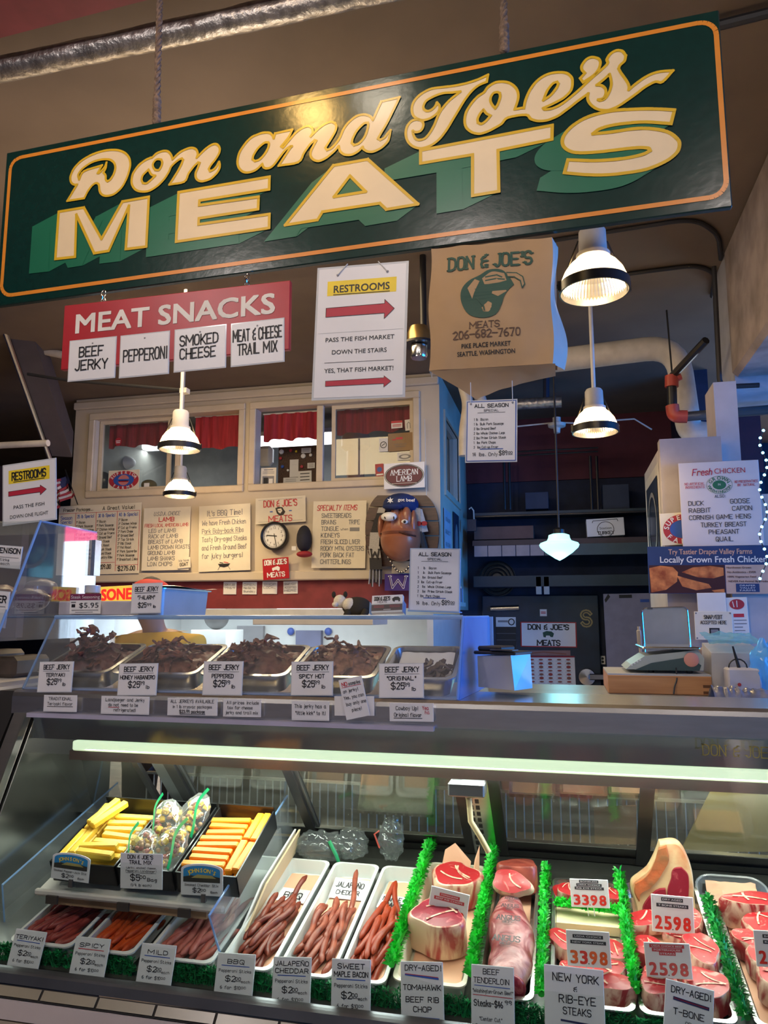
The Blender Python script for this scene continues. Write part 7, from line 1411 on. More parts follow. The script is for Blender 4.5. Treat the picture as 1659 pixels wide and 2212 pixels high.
def slab(b, ol, h, top, side, rim=.006, fatw=.85, zoff=0.0, dome=.004, side2=None):
    """cut of meat: rounded slab with a fat border and a red face"""
    n = len(ol); rings = [(ol, .88, 0.0), (ol, 1.0, rim), (ol, 1.02, h * .5), (ol, 1.0, h - rim), (ol, .93, h)]
    vs = []
    for o_, s_, z in rings: vs += [(x * s_, y * s_, z + zoff) for x, y in o_]
    fs = [(i * n + k, i * n + (k + 1) % n, (i + 1) * n + (k + 1) % n, (i + 1) * n + k) for i in range(4) for k in range(n)] + [tuple(range(n - 1, -1, -1))]
    b.add(vs, fs, side2 or side, True)
    def face(s0, s1, z0, z1, m): 
        v = [(x * s0, y * s0, z0 + zoff) for x, y in ol] + [(x * s1, y * s1, z1 + zoff) for x, y in ol]; b.add(v, [(k, (k + 1) % n, n + (k + 1) % n, n + k) for k in range(n)], m, True)
    face(.93, fatw, h, h + dome * .3, side); face(fatw, fatw * .5, h + dome * .3, h + dome, top)
    b.add([(x * fatw * .5, y * fatw * .5, h + dome + zoff) for x, y in ol], [tuple(range(n))], top, True)
def steak(name, label, cat, M, x, y, z, rz, seed, rx, ry, h, top=red_m, side=fat, rot=(0, 0), group=None, fatw=.91, notch=.25, streaks=2):
    b = MB(); ol = outline(seed, rx, ry, notch=notch); slab(b, ol, h, top, side, fatw=fatw, side2=mside if 'steak' in name else None)
    q = random.Random(seed)
    for k in range(streaks):
        a = q.uniform(0, 6.28); p0 = Vector((math.cos(a) * rx * .62, math.sin(a) * ry * .62)); p1 = Vector((math.cos(a + 2.2) * rx * .5, math.sin(a + 2.2) * ry * .5)); mid = (p0 + p1) * .5 + Vector((q.uniform(-.3, .3) * rx, q.uniform(-.3, .3) * ry))
        pts = [tuple(p0 * (1 - t) ** 2 + mid * 2 * t * (1 - t) + p1 * t * t) for t in (0, .2, .4, .6, .8, 1)]; b.stroke(pts, rx * .07, fat, h + .0052)
    o = b.build(name, mx=M @ Matrix.Translation((x, y, z)) @ Matrix.Rotation(rz, 4, 'Z') @ Matrix.Rotation(rot[0], 4, 'X') @ Matrix.Rotation(rot[1], 4, 'Y')); return tag(o, label, cat, group)
# cream tray with two rib roasts
Mg, Lg = tray('deep cream tray with two thick rib roasts between green strips', -.425, -.250, 1.855, 2.36, trayc, h=.055)
liner('peach paper under the rib roasts with a corner folded up', Mg, .175, Lg, curl=.0)
b = MB(); b.add([(-.045, .21, .05), (.04, .215, .05), (.045, .225, .085), (.0, .23, .135), (-.03, .225, .115)], [(0, 1, 2, 3, 4)], peach); b.add([(.05, .20, .05), (.07, .20, .05), (.074, .21, .145), (.058, .21, .10)], [(0, 1, 2, 3)], peach); o = b.build('paper_corner', mx=Mg); tag(o, 'peach paper corners sticking up behind the far rib roast', 'paper')
steak('rib_roast', 'nearer thick round rib roast with a red marbled top', 'roast', Mg, -.005, -.055, .012, .3, 5, .076, .066, .088, ruby, fat, fatw=.88, notch=.1, streaks=3)
steak('rib_roast', 'farther rib roast with a bright red top under the folded paper', 'roast', Mg, .012, .145, .014, .2, 9, .070, .060, .080, red_m, fat, rot=(.10, 0), fatw=.86, notch=.1, streaks=3)
# tenderloin tray
Mh, Lh = tray('steel-rimmed tray holding the wrapped beef tenderloin', -.232, -.098, 1.855, 2.35, trays)
liner('peach paper under the beef tenderloin', Mh, .134, Lh)
wrapm = mat('cling_wrapped_tenderloin', (.20, .022, .030), .38, var=0, col2=(.52, .24, .23), scale=13, detail=7, bump=.5, coat=.12, dist=1.6, lo=.40, hi=.66)
t = thing('beef_tenderloin', None, 'long beef tenderloin in clear printed wrap', 'tenderloin', mx=Mh)
b = MB()
def tf(u, v):
    a = 2 * math.pi * u; s_ = v; r = .050 * (math.sin(math.pi * min(1, .10 + s_ * .86)) ** .42) * (1 + .07 * math.sin(s_ * 13)); y = -.235 + .335 * s_
    q = Vector((math.cos(a) * r * 1.12, 0, math.sin(a) * r * .86)); q *= 1 + .05 * noise.noise(Vector((q.x * 30, y * 30, q.z * 30))); return Vector((.002 + q.x + .008 * math.sin(s_ * 5), y, .055 + q.z))
b.grid(tf, 28, 40, wrapm); b.build('meat', t, local=True)
b = MB(); b.ball((.014, -.228, .05), (.036, .016, .032), ruby, 18, 12); b.build('cut_face', t, local=True)
b = MB()
for k, (y, hh) in enumerate(((-.14, .018), (-.06, .016), (.0, .012), (.045, .009))):
    s_ = (y + .235) / .335; zt_ = .055 + .050 * (math.sin(math.pi * min(1, .10 + s_ * .86)) ** .42) * .93
    b.X = Mh @ Matrix.Translation((0, y, zt_)) @ Matrix.Rotation(.12, 4, 'X')
    b.hand('ANGUS', 0, 0, hh, INK, .002, hh * 3.6, th=.16, serif=True, jit=0); b.hand('BEEF', 0, -hh * .62, hh * .45, INK, .002, hh * 1.6, th=.18, jit=0)
    b.stroke([(-hh * .9, hh * 1.5), (hh * .9, hh * 1.5)], .0012, INK, .002); b.stroke([(-hh * .7, -hh * .9), (hh * .7, -hh * .9)], .001, INK, .002)
b.X = None; b.build('wrap_print', t)
steak('filet_piece', 'brown-red filet piece standing at the back of the tenderloin tray', 'filet', Mh, .012, .19, .03, .1, 21, .052, .048, .075, brownred, brownred, rot=(-.25, 0), fatw=.9, notch=0, streaks=0)
steak('filet_piece', 'thin oval filet slice leaning on the tenderloin', 'filet', Mh, .0, .118, .085, -.5, 22, .056, .034, .026, red_m, fat, rot=(.55, .1), fatw=.93, notch=0, streaks=1)
# new york and rib-eye tray
Mi, Li = tray('steel tray of rib-eye and striploin steaks split by a green strip', -.062, .122, 1.857, 2.352, trays)
liner('peach paper under the striploin steaks', Mi, .184, Li, -.225, .045)
liner('peach paper under the rib-eye steaks', Mi, .184, Li, .135, .225)
b = MB(); b.box((-.080, .06, .006), (.080, .128, .03), mat('pale_yellow_board', (.68, .62, .36), .5)); tag(b.build('tray_divider', mx=Mi), 'pale yellow divider board behind the striploin steaks', 'divider')
for k, (x, y, z, rz, sd, rx, ry, lb) in enumerate(((-.055, .185, .012, .3, 31, .040, .045, 'rib-eye steak at the left behind the tag, back of the tray'), (.002, .19, .012, .8, 32, .042, .042, 'rib-eye steak in the middle behind the tag'), (.055, .185, .012, 1.4, 33, .038, .045, 'rib-eye steak at the right behind the tag, back of the tray'), (-.05, .155, .04, 1.9, 34, .034, .026, 'small rib-eye piece in front on the left'), (.062, .150, .04, 2.2, 35, .032, .026, 'small rib-eye piece in front on the right'))):
    steak('rib_eye_steak', lb, 'steak', Mi, x, y, z, rz, sd, rx, ry, .03, fatw=.9)
for k, (x, y, z, rz, sd, rx, ry, h, lb) in enumerate(((-.060, -.035, .012, .5, 41, .034, .052, .038, 'striploin steak at the left edge behind the price tag'), (.050, -.055, .012, 1.2, 42, .042, .050, .036, 'striploin steak right of the price tag'), (.028, -.120, .014, .2, 43, .060, .034, .030, 'striploin steak peeking over the front card'), (.030, -.185, .014, .1, 44, .064, .040, .048, 'thick striploin steak at the front edge of the tray'), (-.045, -.15, .012, .7, 45, .040, .045, .035, 'striploin steak hidden behind the front card'))):
    steak('striploin_steak', lb, 'steak', Mi, x, y, z, rz, sd, rx, ry, h)
# t-bone tray
Mj, Lj = tray('steel tray of T-bone and porterhouse steaks', .130, .330, 1.857, 2.365, trays)
liner('peach paper under the T-bone steaks', Mj, .20, Lj)
def px3(x, y, Y=2.255): return at(x, y, Y)
crop = (1180, 1780, 3.463)
OT = tp(crop, [(850, 140), (950, 130), (1010, 160), (1060, 250), (1090, 340), (1105, 450), (1110, 560), (1130, 700), (1120, 760), (960, 770), (780, 760), (685, 745), (680, 680), (665, 600), (640, 510), (640, 440), (700, 390), (760, 340), (800, 270), (835, 190)])
EYE = tp(crop, [(960, 320), (1010, 315), (1060, 370), (1068, 450), (1065, 540), (1000, 545), (900, 540), (905, 470), (930, 400), (935, 350)])
EYE2 = tp(crop, [(760, 540), (830, 480), (890, 470), (900, 560), (980, 600), (1090, 620), (1100, 740), (800, 745), (740, 700), (715, 620)])
BONE = tp(crop, [(840, 170), (900, 150), (920, 260), (880, 340), (830, 420), (770, 480), (700, 520), (690, 580), (655, 510), (660, 440), (740, 390), (800, 300)])
LOW = tp(crop, [(695, 640), (740, 640), (780, 690), (760, 740), (695, 735)])
t = thing('t_bone_steak', px3(1440, 2000), 'tall dry-aged T-bone steak standing upright with an orange-brown bone edge', 'steak')
agedfat = mat('aged_fat_crust', (.66, .48, .27), .5, var=0, col2=(.50, .14, .05), scale=12, detail=7, bump=.5, lo=.45, hi=.7); bonem = mat('orange_bone_edge', (.56, .12, .035), .5, var=0, col2=(.22, .10, .04), scale=20, detail=7, bump=.6)
b = MB(); L_ = [px3(*p) for p in smooth(OT)]; n = len(L_); cen = sum(L_, Vector()) / n; vs = []
for s_, d in ((.95, -.004), (1.0, .006), (1.01, .022), (1.0, .036), (.94, .046)): vs += [cen + (p - cen) * s_ + Vector((0, d, 0)) for p in L_]
b.add(vs, [(i * n + k, i * n + (k + 1) % n, (i + 1) * n + (k + 1) % n, (i + 1) * n + k) for i in range(4) for k in range(n)], agedfat, True)
tr_ = tessellate_polygon([vs[:n]]); b.add(vs[:n], [tuple(x) for x in tr_], agedfat); b.add(vs[4 * n:], [tuple(x) for x in tr_], agedfat); b.build('fat_body', t)
for nm, lp, m, d in (('eye_muscle', EYE, ruby, .009), ('loin_muscle', EYE2, ruby, .010), ('bone_edge', BONE, bonem, .011), ('flap_muscle', LOW, ruby, .010)):
    b = MB(); P_ = [px3(*p) for p in smooth(lp)]; c_ = sum(P_, Vector()) / len(P_); n = len(P_); vs = [p + Vector((0, -.002, 0)) for p in P_] + [c_ + (p - c_) * .93 + Vector((0, -d, 0)) for p in P_] ; b.add(vs, [(k, (k + 1) % n, n + (k + 1) % n, n + k) for k in range(n)], m, True); tr_ = tessellate_polygon([vs[n:]]); b.add(vs[n:], [tuple(x) for x in tr_], m, True); b.build(nm, t)
for k, (x, y, z, rz, sd, rx, ry, h, lb) in enumerate(((-.045, .075, .020, .2, 51, .062, .040, .030, 'flat T-bone steak left below the standing steak'), (.045, .08, .022, .6, 52, .052, .042, .034, 'T-bone steak right below the standing steak'), (.040, .02, .018, -.3, 53, .062, .036, .026, 'thin porterhouse steak beside the faded price tag'), (.058, -.06, .014, .3, 54, .044, .058, .060, 'thick porterhouse steak at the right edge of its tray'), (-.055, -.04, .014, 1.0, 55, .038, .05, .036, 'porterhouse steak hidden behind the faded price tag'), (-.045, -.12, .014, .2, 56, .052, .030, .030, 'porterhouse steak below the faded price tag'), (-.055, -.185, .014, .2, 57, .048, .046, .050, 'thick porterhouse steak at the front left of its tray'), (.055, -.17, .014, .1, 58, .056, .05, .052, 'thick porterhouse steak behind the tilted front card'))):
    steak('porterhouse_steak', lb, 'steak', Mj, x, y, z, rz, sd, rx, ry, h)
Mk, Lk = tray('steel tray of boneless steaks cut by the right edge', .362, .560, 1.857, 2.28, trays)
liner('peach paper under the boneless steaks at the right edge', Mk, .198, Lk)
for k, (x, y, z, rz, sd, rx, ry, h, lb) in enumerate(((-.01, .185, .014, .1, 61, .082, .035, .075, 'tall boneless steak at the back of the right edge tray'), (.0, .115, .016, .3, 62, .060, .050, .055, 'second boneless steak from the back of the right edge tray'), (-.045, .055, .014, .8, 63, .045, .045, .05, 'boneless steak on a folded paper at the left of the right edge tray'), (-.02, -.005, .014, .4, 64, .05, .05, .05, 'pale-sided boneless steak level with the right edge price tag'), (-.01, -.085, .014, .2, 65, .07, .052, .06, 'big dark boneless steak below the right edge price tag'), (.01, -.165, .014, .5, 66, .06, .045, .055, 'front boneless steak at the lower right corner'))):
    steak('boneless_steak', lb, 'steak', Mk, x, y, z, rz, sd, rx, ry, h)
# plastic tub with paper behind
b = MB(); b.X = Matrix.Translation((at(1580, 1930, 2.37).x, 2.37, at(1580, 1952, 2.37).z)) @ Matrix.Rotation(SL + .3, 4, 'X'); tubm = glassy('frosted_tub', (.9, .9, .88), .6, haze=.28, rough=.15)
for s_, z in ((1.0, .036), (1.05, .04)): pass
lo_, hi_ = rrect(-.078, .078, -.045, .045, .035), rrect(-.092, .092, -.055, .055, .045); n = len(lo_); b.add([(x, y, 0) for x, y in lo_] + [(x, y, .042) for x, y in hi_], [(k, (k + 1) % n, n + (k + 1) % n, n + k) for k in range(n)] + [tuple(range(n - 1, -1, -1))], tubm, True); b.tube([(x, y, .042) for x, y in hi_] + [(hi_[0][0], hi_[0][1], .042)], .0035, tubm, 6)
X_ = b.X; b.X = None; tag(b.build('plastic_tub'), 'frosted plastic tub behind the right edge tray', 'tub')
b = MB(); b.X = X_; b.grid(lambda u, v: Vector(((u - .5) * .13, (v - .5) * .07, .012 + .03 * v + .012 * noise.noise(Vector((u * 5, v * 5, 3))))), 10, 8, peach); b.X = None; tag(b.build('tub_paper'), 'peach paper scraps in the frosted tub', 'paper')
# ------------------------------------------------------------------ green plastic grass strips
grassm = mat('green_plastic_grass', (.014, .52, .030), .4, var=.35, scale=40); grassd = mat('dark_green_plastic_grass', (.008, .24, .03), .4, var=.35, scale=40)
def grass_strip(label, p0, p1, h, m, n=560, wid=.014):
    p0, p1 = Vector(p0), Vector(p1); d = (p1 - p0); side = d.cross(Vector((0, 0, 1))).normalized(); up = side.cross(d).normalized()
    b = MB(); b.tube([p0, p1], wid * .55, m, 8)
    for k in range(n):
        c = p0 + d * rnd.random(); a = rnd.uniform(-1.9, 1.9); o_ = (side * math.sin(a) + up * math.cos(a)); tip = c + o_ * (h * rnd.uniform(.7, 1.1)) + d.normalized() * rnd.uniform(-.012, .012); w = d.normalized().cross(o_).normalized() * .0025 + d.normalized() * .0022; root_ = c + o_ * wid * .4; mid = root_.lerp(tip, .55) + Vector((0, 0, .002))
        b.add([root_ - w, root_ + w, mid + w * .9, tip, mid - w * .9], [(0, 1, 2, 3, 4)], m)
    return tag(b.build('grass_strip'), label, 'grass strip')
RZ = lambda Y, o=.0: .647 + .22 * (Y - 1.845) + o
grass_strip('green plastic grass strip left of the rib roasts', (-.432, 1.875, RZ(1.875, .022)), (-.432, 2.46, RZ(2.46, .03)), .024, grassm, 900)
grass_strip('green plastic grass strip between the rib roasts and the tenderloin', (-.241, 1.875, RZ(1.875, .02)), (-.236, 2.46, RZ(2.46, .028)), .022, grassm, 900)
grass_strip('green plastic grass strip right of the tenderloin', (-.081, 1.85, RZ(1.85, .012)), (-.080, 2.37, RZ(2.37, .014)), .018, grassm, 800)
grass_strip('short green grass strip lying across the rib-eye tray', (-.055, 2.20, RZ(2.20, .010)), (.115, 2.185, RZ(2.185, .010)), .020, grassm, 360)
grass_strip('green plastic grass strip left of the T-bone steaks', (.127, 1.89, RZ(1.89, .014)), (.124, 2.36, RZ(2.36, .016)), .020, grassm, 800)
grass_strip('darker green grass strip right of the T-bone steaks', (.346, 1.85, RZ(1.85, .012)), (.345, 2.27, RZ(2.27, .014)), .022, grassd, 800)
# ------------------------------------------------------------------ plastic parsley along the front
parsm = mat('plastic_parsley', (.006, .22, .06), .4, var=.4, scale=50)
def parsley(label, x, z=.578, n=130, w=.075, h=.056, Y=1.850):
    b = MB()
    for k in range(n):
        bx_ = x + rnd.uniform(-w, w); by_ = Y + rnd.uniform(-.004, .004); hh = h * rnd.uniform(.25, 1.0); tip = Vector((bx_ + rnd.uniform(-.02, .02), by_ + rnd.uniform(-.004, .004), z + hh)); ang = rnd.uniform(0, 6.28)
        for j in range(5):
            a = ang + j * 1.256; d1 = Vector((math.cos(a), math.sin(a) * .25, .35 + .3 * math.sin(j * 2.1))).normalized() * rnd.uniform(.009, .016); s_ = d1.cross(Vector((0, 0, 1))).normalized() * .0028; b.add([tip, tip + d1 * .6 + s_, tip + d1, tip + d1 * .6 - s_], [(0, 1, 2, 3)], parsm)
        b.tube([(bx_, by_, z), tuple(tip)], .0012, parsm, 4, caps=False, smooth=False)
    tag(b.build('parsley_garnish'), label, 'parsley garnish')
fx = [-1.505, -1.365, -1.235, -1.165, -1.0, -.925, -.795, -.645, -.495, -.350, -.215, -.085, .115, .21]
names = ['left of the teriyaki card', 'right of the teriyaki card', 'left of the spicy card', 'right of the spicy card', 'right of the mild card', 'left of the barbecue card', 'right of the barbecue card', 'right of the jalapeno card', 'right of the maple bacon card', 'right of the rib chop card', 'right of the tenderloin card', 'behind the striploin card', 'right of the striploin card', 'left of the tilted T-bone card']
for x, lb in zip(fx, names): parsley('green plastic parsley tuft ' + lb, x, n=120, w=.062)
b = MB(); b.box((XL, 1.850, .575), (XR, 1.853, .604), mat('dark_green_skirting', (.006, .05, .03), .5)); b.build('green_skirting', case)
# ------------------------------------------------------------------ white cards along the front glass
def front(label, TL, TR, BL, its, Yt=1.843, Yb_=1.812): card('front_price_card', label, 'price card', TL, TR, BL, Yt, its, m=mat('cool_white_card', (.66, .72, .74), .35, var=.015), Yb=Yb_)
def pep(lab, names, TL, TR, BL, col):
    its = []; y = .22 if len(names) == 1 else .17
    for i, nme in enumerate(names): its.append(('h', nme, .5, y + i * .14, .085, min(.86, .125 * len(nme) + .06), INK, {'th': .17}))
    y2 = y + (len(names) - 1) * .14 + .045; its.append(('s', [(.14, y2), (.86, y2 + .01)], .016, col)); y2 += .14
    its += [('h', 'Pepperoni Sticks', .5, y2, .062, .84, INK, {'th': .13}), ('h', '$2', .40, y2 + .19, .11, .26, INK, {'th': .16}), ('h', '00', .60, y2 + .16, .06, .14, INK, {'th': .2}), ('s', [(.53, y2 + .18), (.68, y2 + .18)], .008, INK), ('h', 'each', .80, y2 + .21, .055, .22, INK, {'th': .15}), ('h', '6 for $10', .42, y2 + .35, .065, .52, INK, {'th': .15}), ('h', '00', .76, y2 + .33, .042, .12, INK, {'th': .18})]
    front('white price card for ' + lab + ' pepperoni sticks', TL, TR, BL, its)
pep('teriyaki', ['TERIYAKI'], (35, 2005), (102, 2014), (25, 2100), BLUE); pep('spicy', ['SPICY'], (165, 2022), (240, 2029), (159, 2120), RED); pep('mild', ['MILD'], (307, 2036), (382, 2043), (300, 2138), BLUE)
pep('barbecue', ['BBQ'], (471, 2057), (553, 2062), (467, 2160), BLUE); pep('jalapeno cheddar', ['JALAPEÑO', 'CHEDDAR'], (591, 2066), (673, 2068), (592, 2180), BLUE); pep('sweet maple bacon', ['SWEET', 'MAPLE BACON'], (717, 2070), (801, 2073), (719, 2196), BLUE)
front('tall white card lettered dry-aged tomahawk rib chop', (865, 2076), (956, 2078), (863, 2214), [('h', 'DRY-AGED!', .53, .145, .085, .84, INK, {'th': .15}), ('s', [(.12, .21), (.88, .27)], .03, BLUE), ('s', [(.12, .20), (.88, .25)], .012, RED), ('h', 'TOMAHAWK', .5, .45, .08, .88, INK, {'th': .17}), ('h', 'BEEF RIB', .5, .64, .08, .76, INK, {'th': .17}), ('h', 'CHOP', .5, .79, .08, .42, INK, {'th': .17}), ('s', [(.1, .86), (.88, .89)], .018, BLUE), ('h', 'USDA CHOICE', .5, .985, .06, .7, INK)], 1.849)
front('tall white card lettered beef tenderloin', (1018, 2082), (1110, 2090), (1014, 2234), [('h', 'BEEF', .47, .13, .075, .38, INK, {'th': .14}), ('h', 'TENDERLOIN', .47, .26, .075, .82, INK, {'th': .14}), ('s', [(.08, .30), (.9, .31)], .01, BLUE), ('h', '"Washington-Grown Beef"', .5, .40, .05, .94, INK), ('s', [(.05, .435), (.95, .445)], .009, RED), ('h', 'Steaks-$46', .40, .59, .085, .66, INK, {'th': .15}), ('h', '99', .86, .54, .055, .15, INK, {'th': .17}), ('h', '"Center Cut"', .45, .79, .05, .52, INK), ('h', 'Roasts or Steaks', .5, .90, .055, .78, INK), ('h', '$40', .45, 1.0, .07, .3, INK)], 1.852)
front('wide white card lettered striploin and rib-eye steaks', (1175, 2082), (1303, 2096), (1166, 2254), [('h', 'NEW YORK', .53, .19, .095, .76, INK, {'th': .14}), ('h', '&', .52, .31, .06, .05, INK, {'th': .16}), ('h', 'RIB-EYE', .55, .46, .095, .60, INK, {'th': .14}), ('h', 'STEAKS', .54, .60, .085, .46, INK, {'th': .14}), ('s', [(.28, .68), (.76, .70)], .025, mat('navy_ink', (.01, .02, .10), .5)), ('h', 'Washington Beef', .53, .83, .065, .74, INK), ('h', '"Signature" Brand', .52, .94, .065, .78, INK)], 1.856)
front('tilted white card lettered dry-aged T-bone', (1438, 2113), (1543, 2140), (1414, 2262), [('h', 'DRY-AGED!', .53, .17, .09, .80, INK, {'th': .15}), ('s', [(.2, .25), (.88, .28)], .05, mat('navy_ink', (.01, .02, .1), .5)), ('s', [(.2, .245), (.88, .275)], .018, RED), ('h', 'T-BONE', .5, .47, .085, .62, INK, {'th': .15}), ('h', 'OR', .5, .59, .05, .12, INK), ('h', 'PORTERHOUSE', .5, .75, .085, .92, INK, {'th': .15}), ('h', 'STEAK', .5, .92, .085, .5, INK, {'th': .15})], 1.856)
# ------------------------------------------------------------------ price tags spiked into the meat
digit = {'r': mat('red_digits', (.78, .035, .02), .35), 'o': mat('orange_digits', (.82, .13, .02), .35), 'f': mat('faded_red_digits', (.72, .10, .09), .4)}
lb_k, lb_r = mat('black_label_tape', (.03, .035, .045), .4), mat('red_label_tape', (.62, .06, .07), .4)
def ptag(label, TL, TR, BL, Y, price, cols, lines_, tape, its2=()):
    its = []
    for i, (t, w, y) in enumerate(lines_): its += [('r', .5 - w / 2, y - .10, .5 + w / 2, y, tape, .4), ('F', t, .5, y - .03, .05, w * .88, WHITE, {'bold': .01})]
    xs_ = [.16, .38, .60, .83]
    for k, ch in enumerate(price): its.append(('F', ch, xs_[k], .90, .36, .18, digit[cols[k]], {'bold': .04}))
    its.append(('o', .49, .90, .014, .016, INK)); t = thing
    M_, w_, h_ = basis(at(*TL, Y), at(*TR, Y), at(*BL, Y)); o = thing('price_tag_card', None, label, 'price tag', mx=M_)
    b = MB(); b.box((0, 0, -.003), (w_, h_, 0), mat('glossy_white_tag', (.80, .82, .84), .25, var=.01), .001); lines(b, w_, h_, .0008, its); b.build('face_plate', o, local=True)
    b = MB(); [b.tube([(w_ * f, h_ * .06, -.0045), (w_ * f + .001, -.022, -.0045)], .0012, WHITE, 5) for f in (.42, .58)]; b.build('spike', o, local=True)
ptag('white price tag with red labels leaning over the rib roasts', (932, 1913), (1015, 1934), (911, 1983), 2.05, '2598', 'rrrr', [('TOMAHAWK', .52, .23), ('BEEF RIB CHOPS', .78, .35)], lb_r)
ptag('white rib-eye price tag with three black labels', (1230, 1898), (1313, 1901), (1233, 1959), 2.165, '3398', 'rrrr', [('BONELESS', .50, .13), ('USDA CHOICE', .66, .25), ('RIB EYE STEAK', .76, .37)], lb_k)
ptag('white striploin price tag with orange and red digits', (1222, 2008), (1316, 2014), (1222, 2086), 1.93, '3398', 'oroo', [('USDA CHOICE', .70, .21), ('NEW YORK STEAK', .82, .37)], lb_k)
ptag('white price tag in front of the standing T-bone steak', (1406, 1931), (1497, 1939), (1411, 2012), 2.12, '2598', 'rrrr', [('DRY AGED', .52, .16), ('T BONE STEAKS', .76, .32)], lb_k)
ptag('white price tag with faded red labels on the porterhouse steaks', (1390, 2035), (1489, 2039), (1400, 2112), 1.925, '2598', 'ffff', [('USDA CHOICE BEEF', .76, .14), ('PORTERHOUSE', .66, .25), ('STEAKS', .36, .35)], lb_r)
ptag('white price tag cut by the right edge of the view', (1627, 2009), (1722, 2014), (1634, 2088), 1.94, '2598', 'rrrr', [('BONELESS', .6, .20), ('RIB STEAK', .6, .36)], lb_k)
# ------------------------------------------------------------------ raised cheese shelf with its acrylic sides
clp = glassy('clear_side_panel', (.93, .95, .95), .55, haze=.09, rough=.04)
rs = thing('riser_shelf', (-1.24, 2.1, .70), 'white riser shelf with clear acrylic sides above the left stick trays', 'shelf')
RS = .34; RZs = lambda Y: .742 + RS * (Y - 1.95)
b = MB(); b.prism([(-1.465, 1.94, RZs(1.94)), (-1.465, 2.24, RZs(2.24)), (-1.465, 2.24, RZs(2.24) - .012), (-1.465, 1.94, RZs(1.94) - .012)], mat('white_shelf_board', (.62, .62, .58), .4), (.57, 0, 0)); b.build('board', rs)
b = MB(); b.box((-1.465, 1.925, RZs(1.94) - .006), (-.895, 1.94, RZs(1.94) + .010), mat('white_shelf_board', (.62, .62, .58), .4), .004); b.build('front_lip', rs)
b = MB(); b.box((-1.40, 1.945, RZs(1.94) - .032), (-.95, 1.96, RZs(1.94) - .013), mat('stained_wood_batten', (.34, .22, .12), .6, var=.3)); b.build('batten', rs)
for x in (-1.42, -1.20, -1.02): b = MB(); b.box((x, 1.917, RZs(1.94) - .022), (x + .035, 1.924, RZs(1.94) - .001), mat('dark_tape_patch', (.05, .04, .035), .5)); b.build('tape_patch', rs)
def side(x, pts): b = MB(); b.prism([atx(px_, py_, x) for px_, py_ in pts], clp, (-.005, 0, 0)); b.build('side_panel', rs); P_ = [atx(px_, py_, x) for px_, py_ in pts[:3]]; b = MB(); b.tube([p + Vector((-.002, 0, 0)) for p in P_], .003, edge, 6); b.build('panel_edge', rs)
side(-.885, [(480, 2070), (453, 1978), (622, 1719), (638, 1818), (600, 1990)]); side(-1.605, [(14, 2040), (6, 1912), (255, 1691), (262, 1725), (150, 1990)])
boxk = mat('black_box_plastic', (.012, .013, .014), .3)
CS = .40; CZ = lambda Y: .826 + CS * (Y - 1.95); CA = math.atan(CS)
def cbox(label, xa, xb):
    L = .285; M = Matrix.Translation(((xa + xb) / 2, 2.085, CZ(2.085) - .058)) @ Matrix.Rotation(CA, 4, 'X'); w = xb - xa; b = MB(); h = .058
    for q in ((-w / 2, -L / 2, -w / 2 + .004, L / 2), (w / 2 - .004, -L / 2, w / 2, L / 2), (-w / 2, L / 2 - .004, w / 2, L / 2)): b.box((q[0], q[1], 0), (q[2], q[3], h + (.012 if q[1] > 0 else 0)), boxk)
    b.box((-w / 2, -L / 2, 0), (w / 2, -L / 2 + .004, h), boxk); b.box((-w / 2, -L / 2, -.004), (w / 2, L / 2, 0), boxk); tag(b.build('black_box', mx=M), label, 'box'); return M, w, L
ch_m = {'pepper jack': mat('speckled_yellow_cheese', (.72, .42, .02), .5, var=0, col2=(.78, .50, .045), scale=60, lo=.3, hi=.5), 'cheddar': mat('orange_cheddar', (.80, .25, .0), .5, var=.06, scale=20)}
def cheese(M, w, L, nm, spots):
    protos = []
    for k in range(4):
        b = MB(); l_ = .112 + .004 * k; b.box((-l_ / 2, -.0105, 0), (l_ / 2, .0105, .019), ch_m[nm], .003); protos.append(b.build('cheese_stick', mx=Matrix()))
    rand_copies(protos, len(spots), lambda k: M @ Matrix.Translation(spots[k][:3]) @ Matrix.Rotation(spots[k][3], 4, 'Z') @ Matrix.Rotation(spots[k][4] if len(spots[k]) > 4 else 0, 4, 'Y'), nm + ' cheese stick in its black box', 'cheese stick', nm + ' cheese sticks')
M, w, L = cbox('black box of yellow pepper jack cheese sticks, leftmost on the riser', -1.425, -1.222); s_ = []
for lay in range(3):
    for k in range(9 - lay): s_.append((.034 + rnd.uniform(-.006, .006), -L / 2 + .022 + k * .0285 + lay * .010, .002 + lay * .0195, rnd.uniform(-.10, .10)))
for lay in range(3):
    for y in (-.075, .045):
        for j in range(2): s_.append((-.085 + j * .0225, y + lay * .01 + .012 * j, .002 + lay * .0195, 1.57 + rnd.uniform(-.06, .06)))
s_ += [(.020, -.085, .062, .12), (.028, -.115, .062, -.05), (-.060, .065, .062, 1.35), (-.035, .055, .062, 1.2)]; cheese(M, w, L, 'pepper jack', s_)
M, w, L = cbox('black box of orange cheddar cheese sticks, rightmost on the riser', -1.040, -.862); s_ = []
for lay in range(3):
    for k in range(10 - lay): s_.append((-.024 + rnd.uniform(-.004, .004), -L / 2 + .022 + k * .0265 + lay * .010, .002 + lay * .0195, .06 + rnd.uniform(-.06, .06)))
for lay in range(3):
    for y in (-.07, .055):
        for j in range(2): s_.append((.052 + j * .0222, y + lay * .006, .002 + lay * .0195, 1.57 + rnd.uniform(-.04, .04)))
cheese(M, w, L, 'cheddar', s_)
M, w, L = cbox('black box of bagged trail mix between the cheese boxes', -1.214, -1.048)
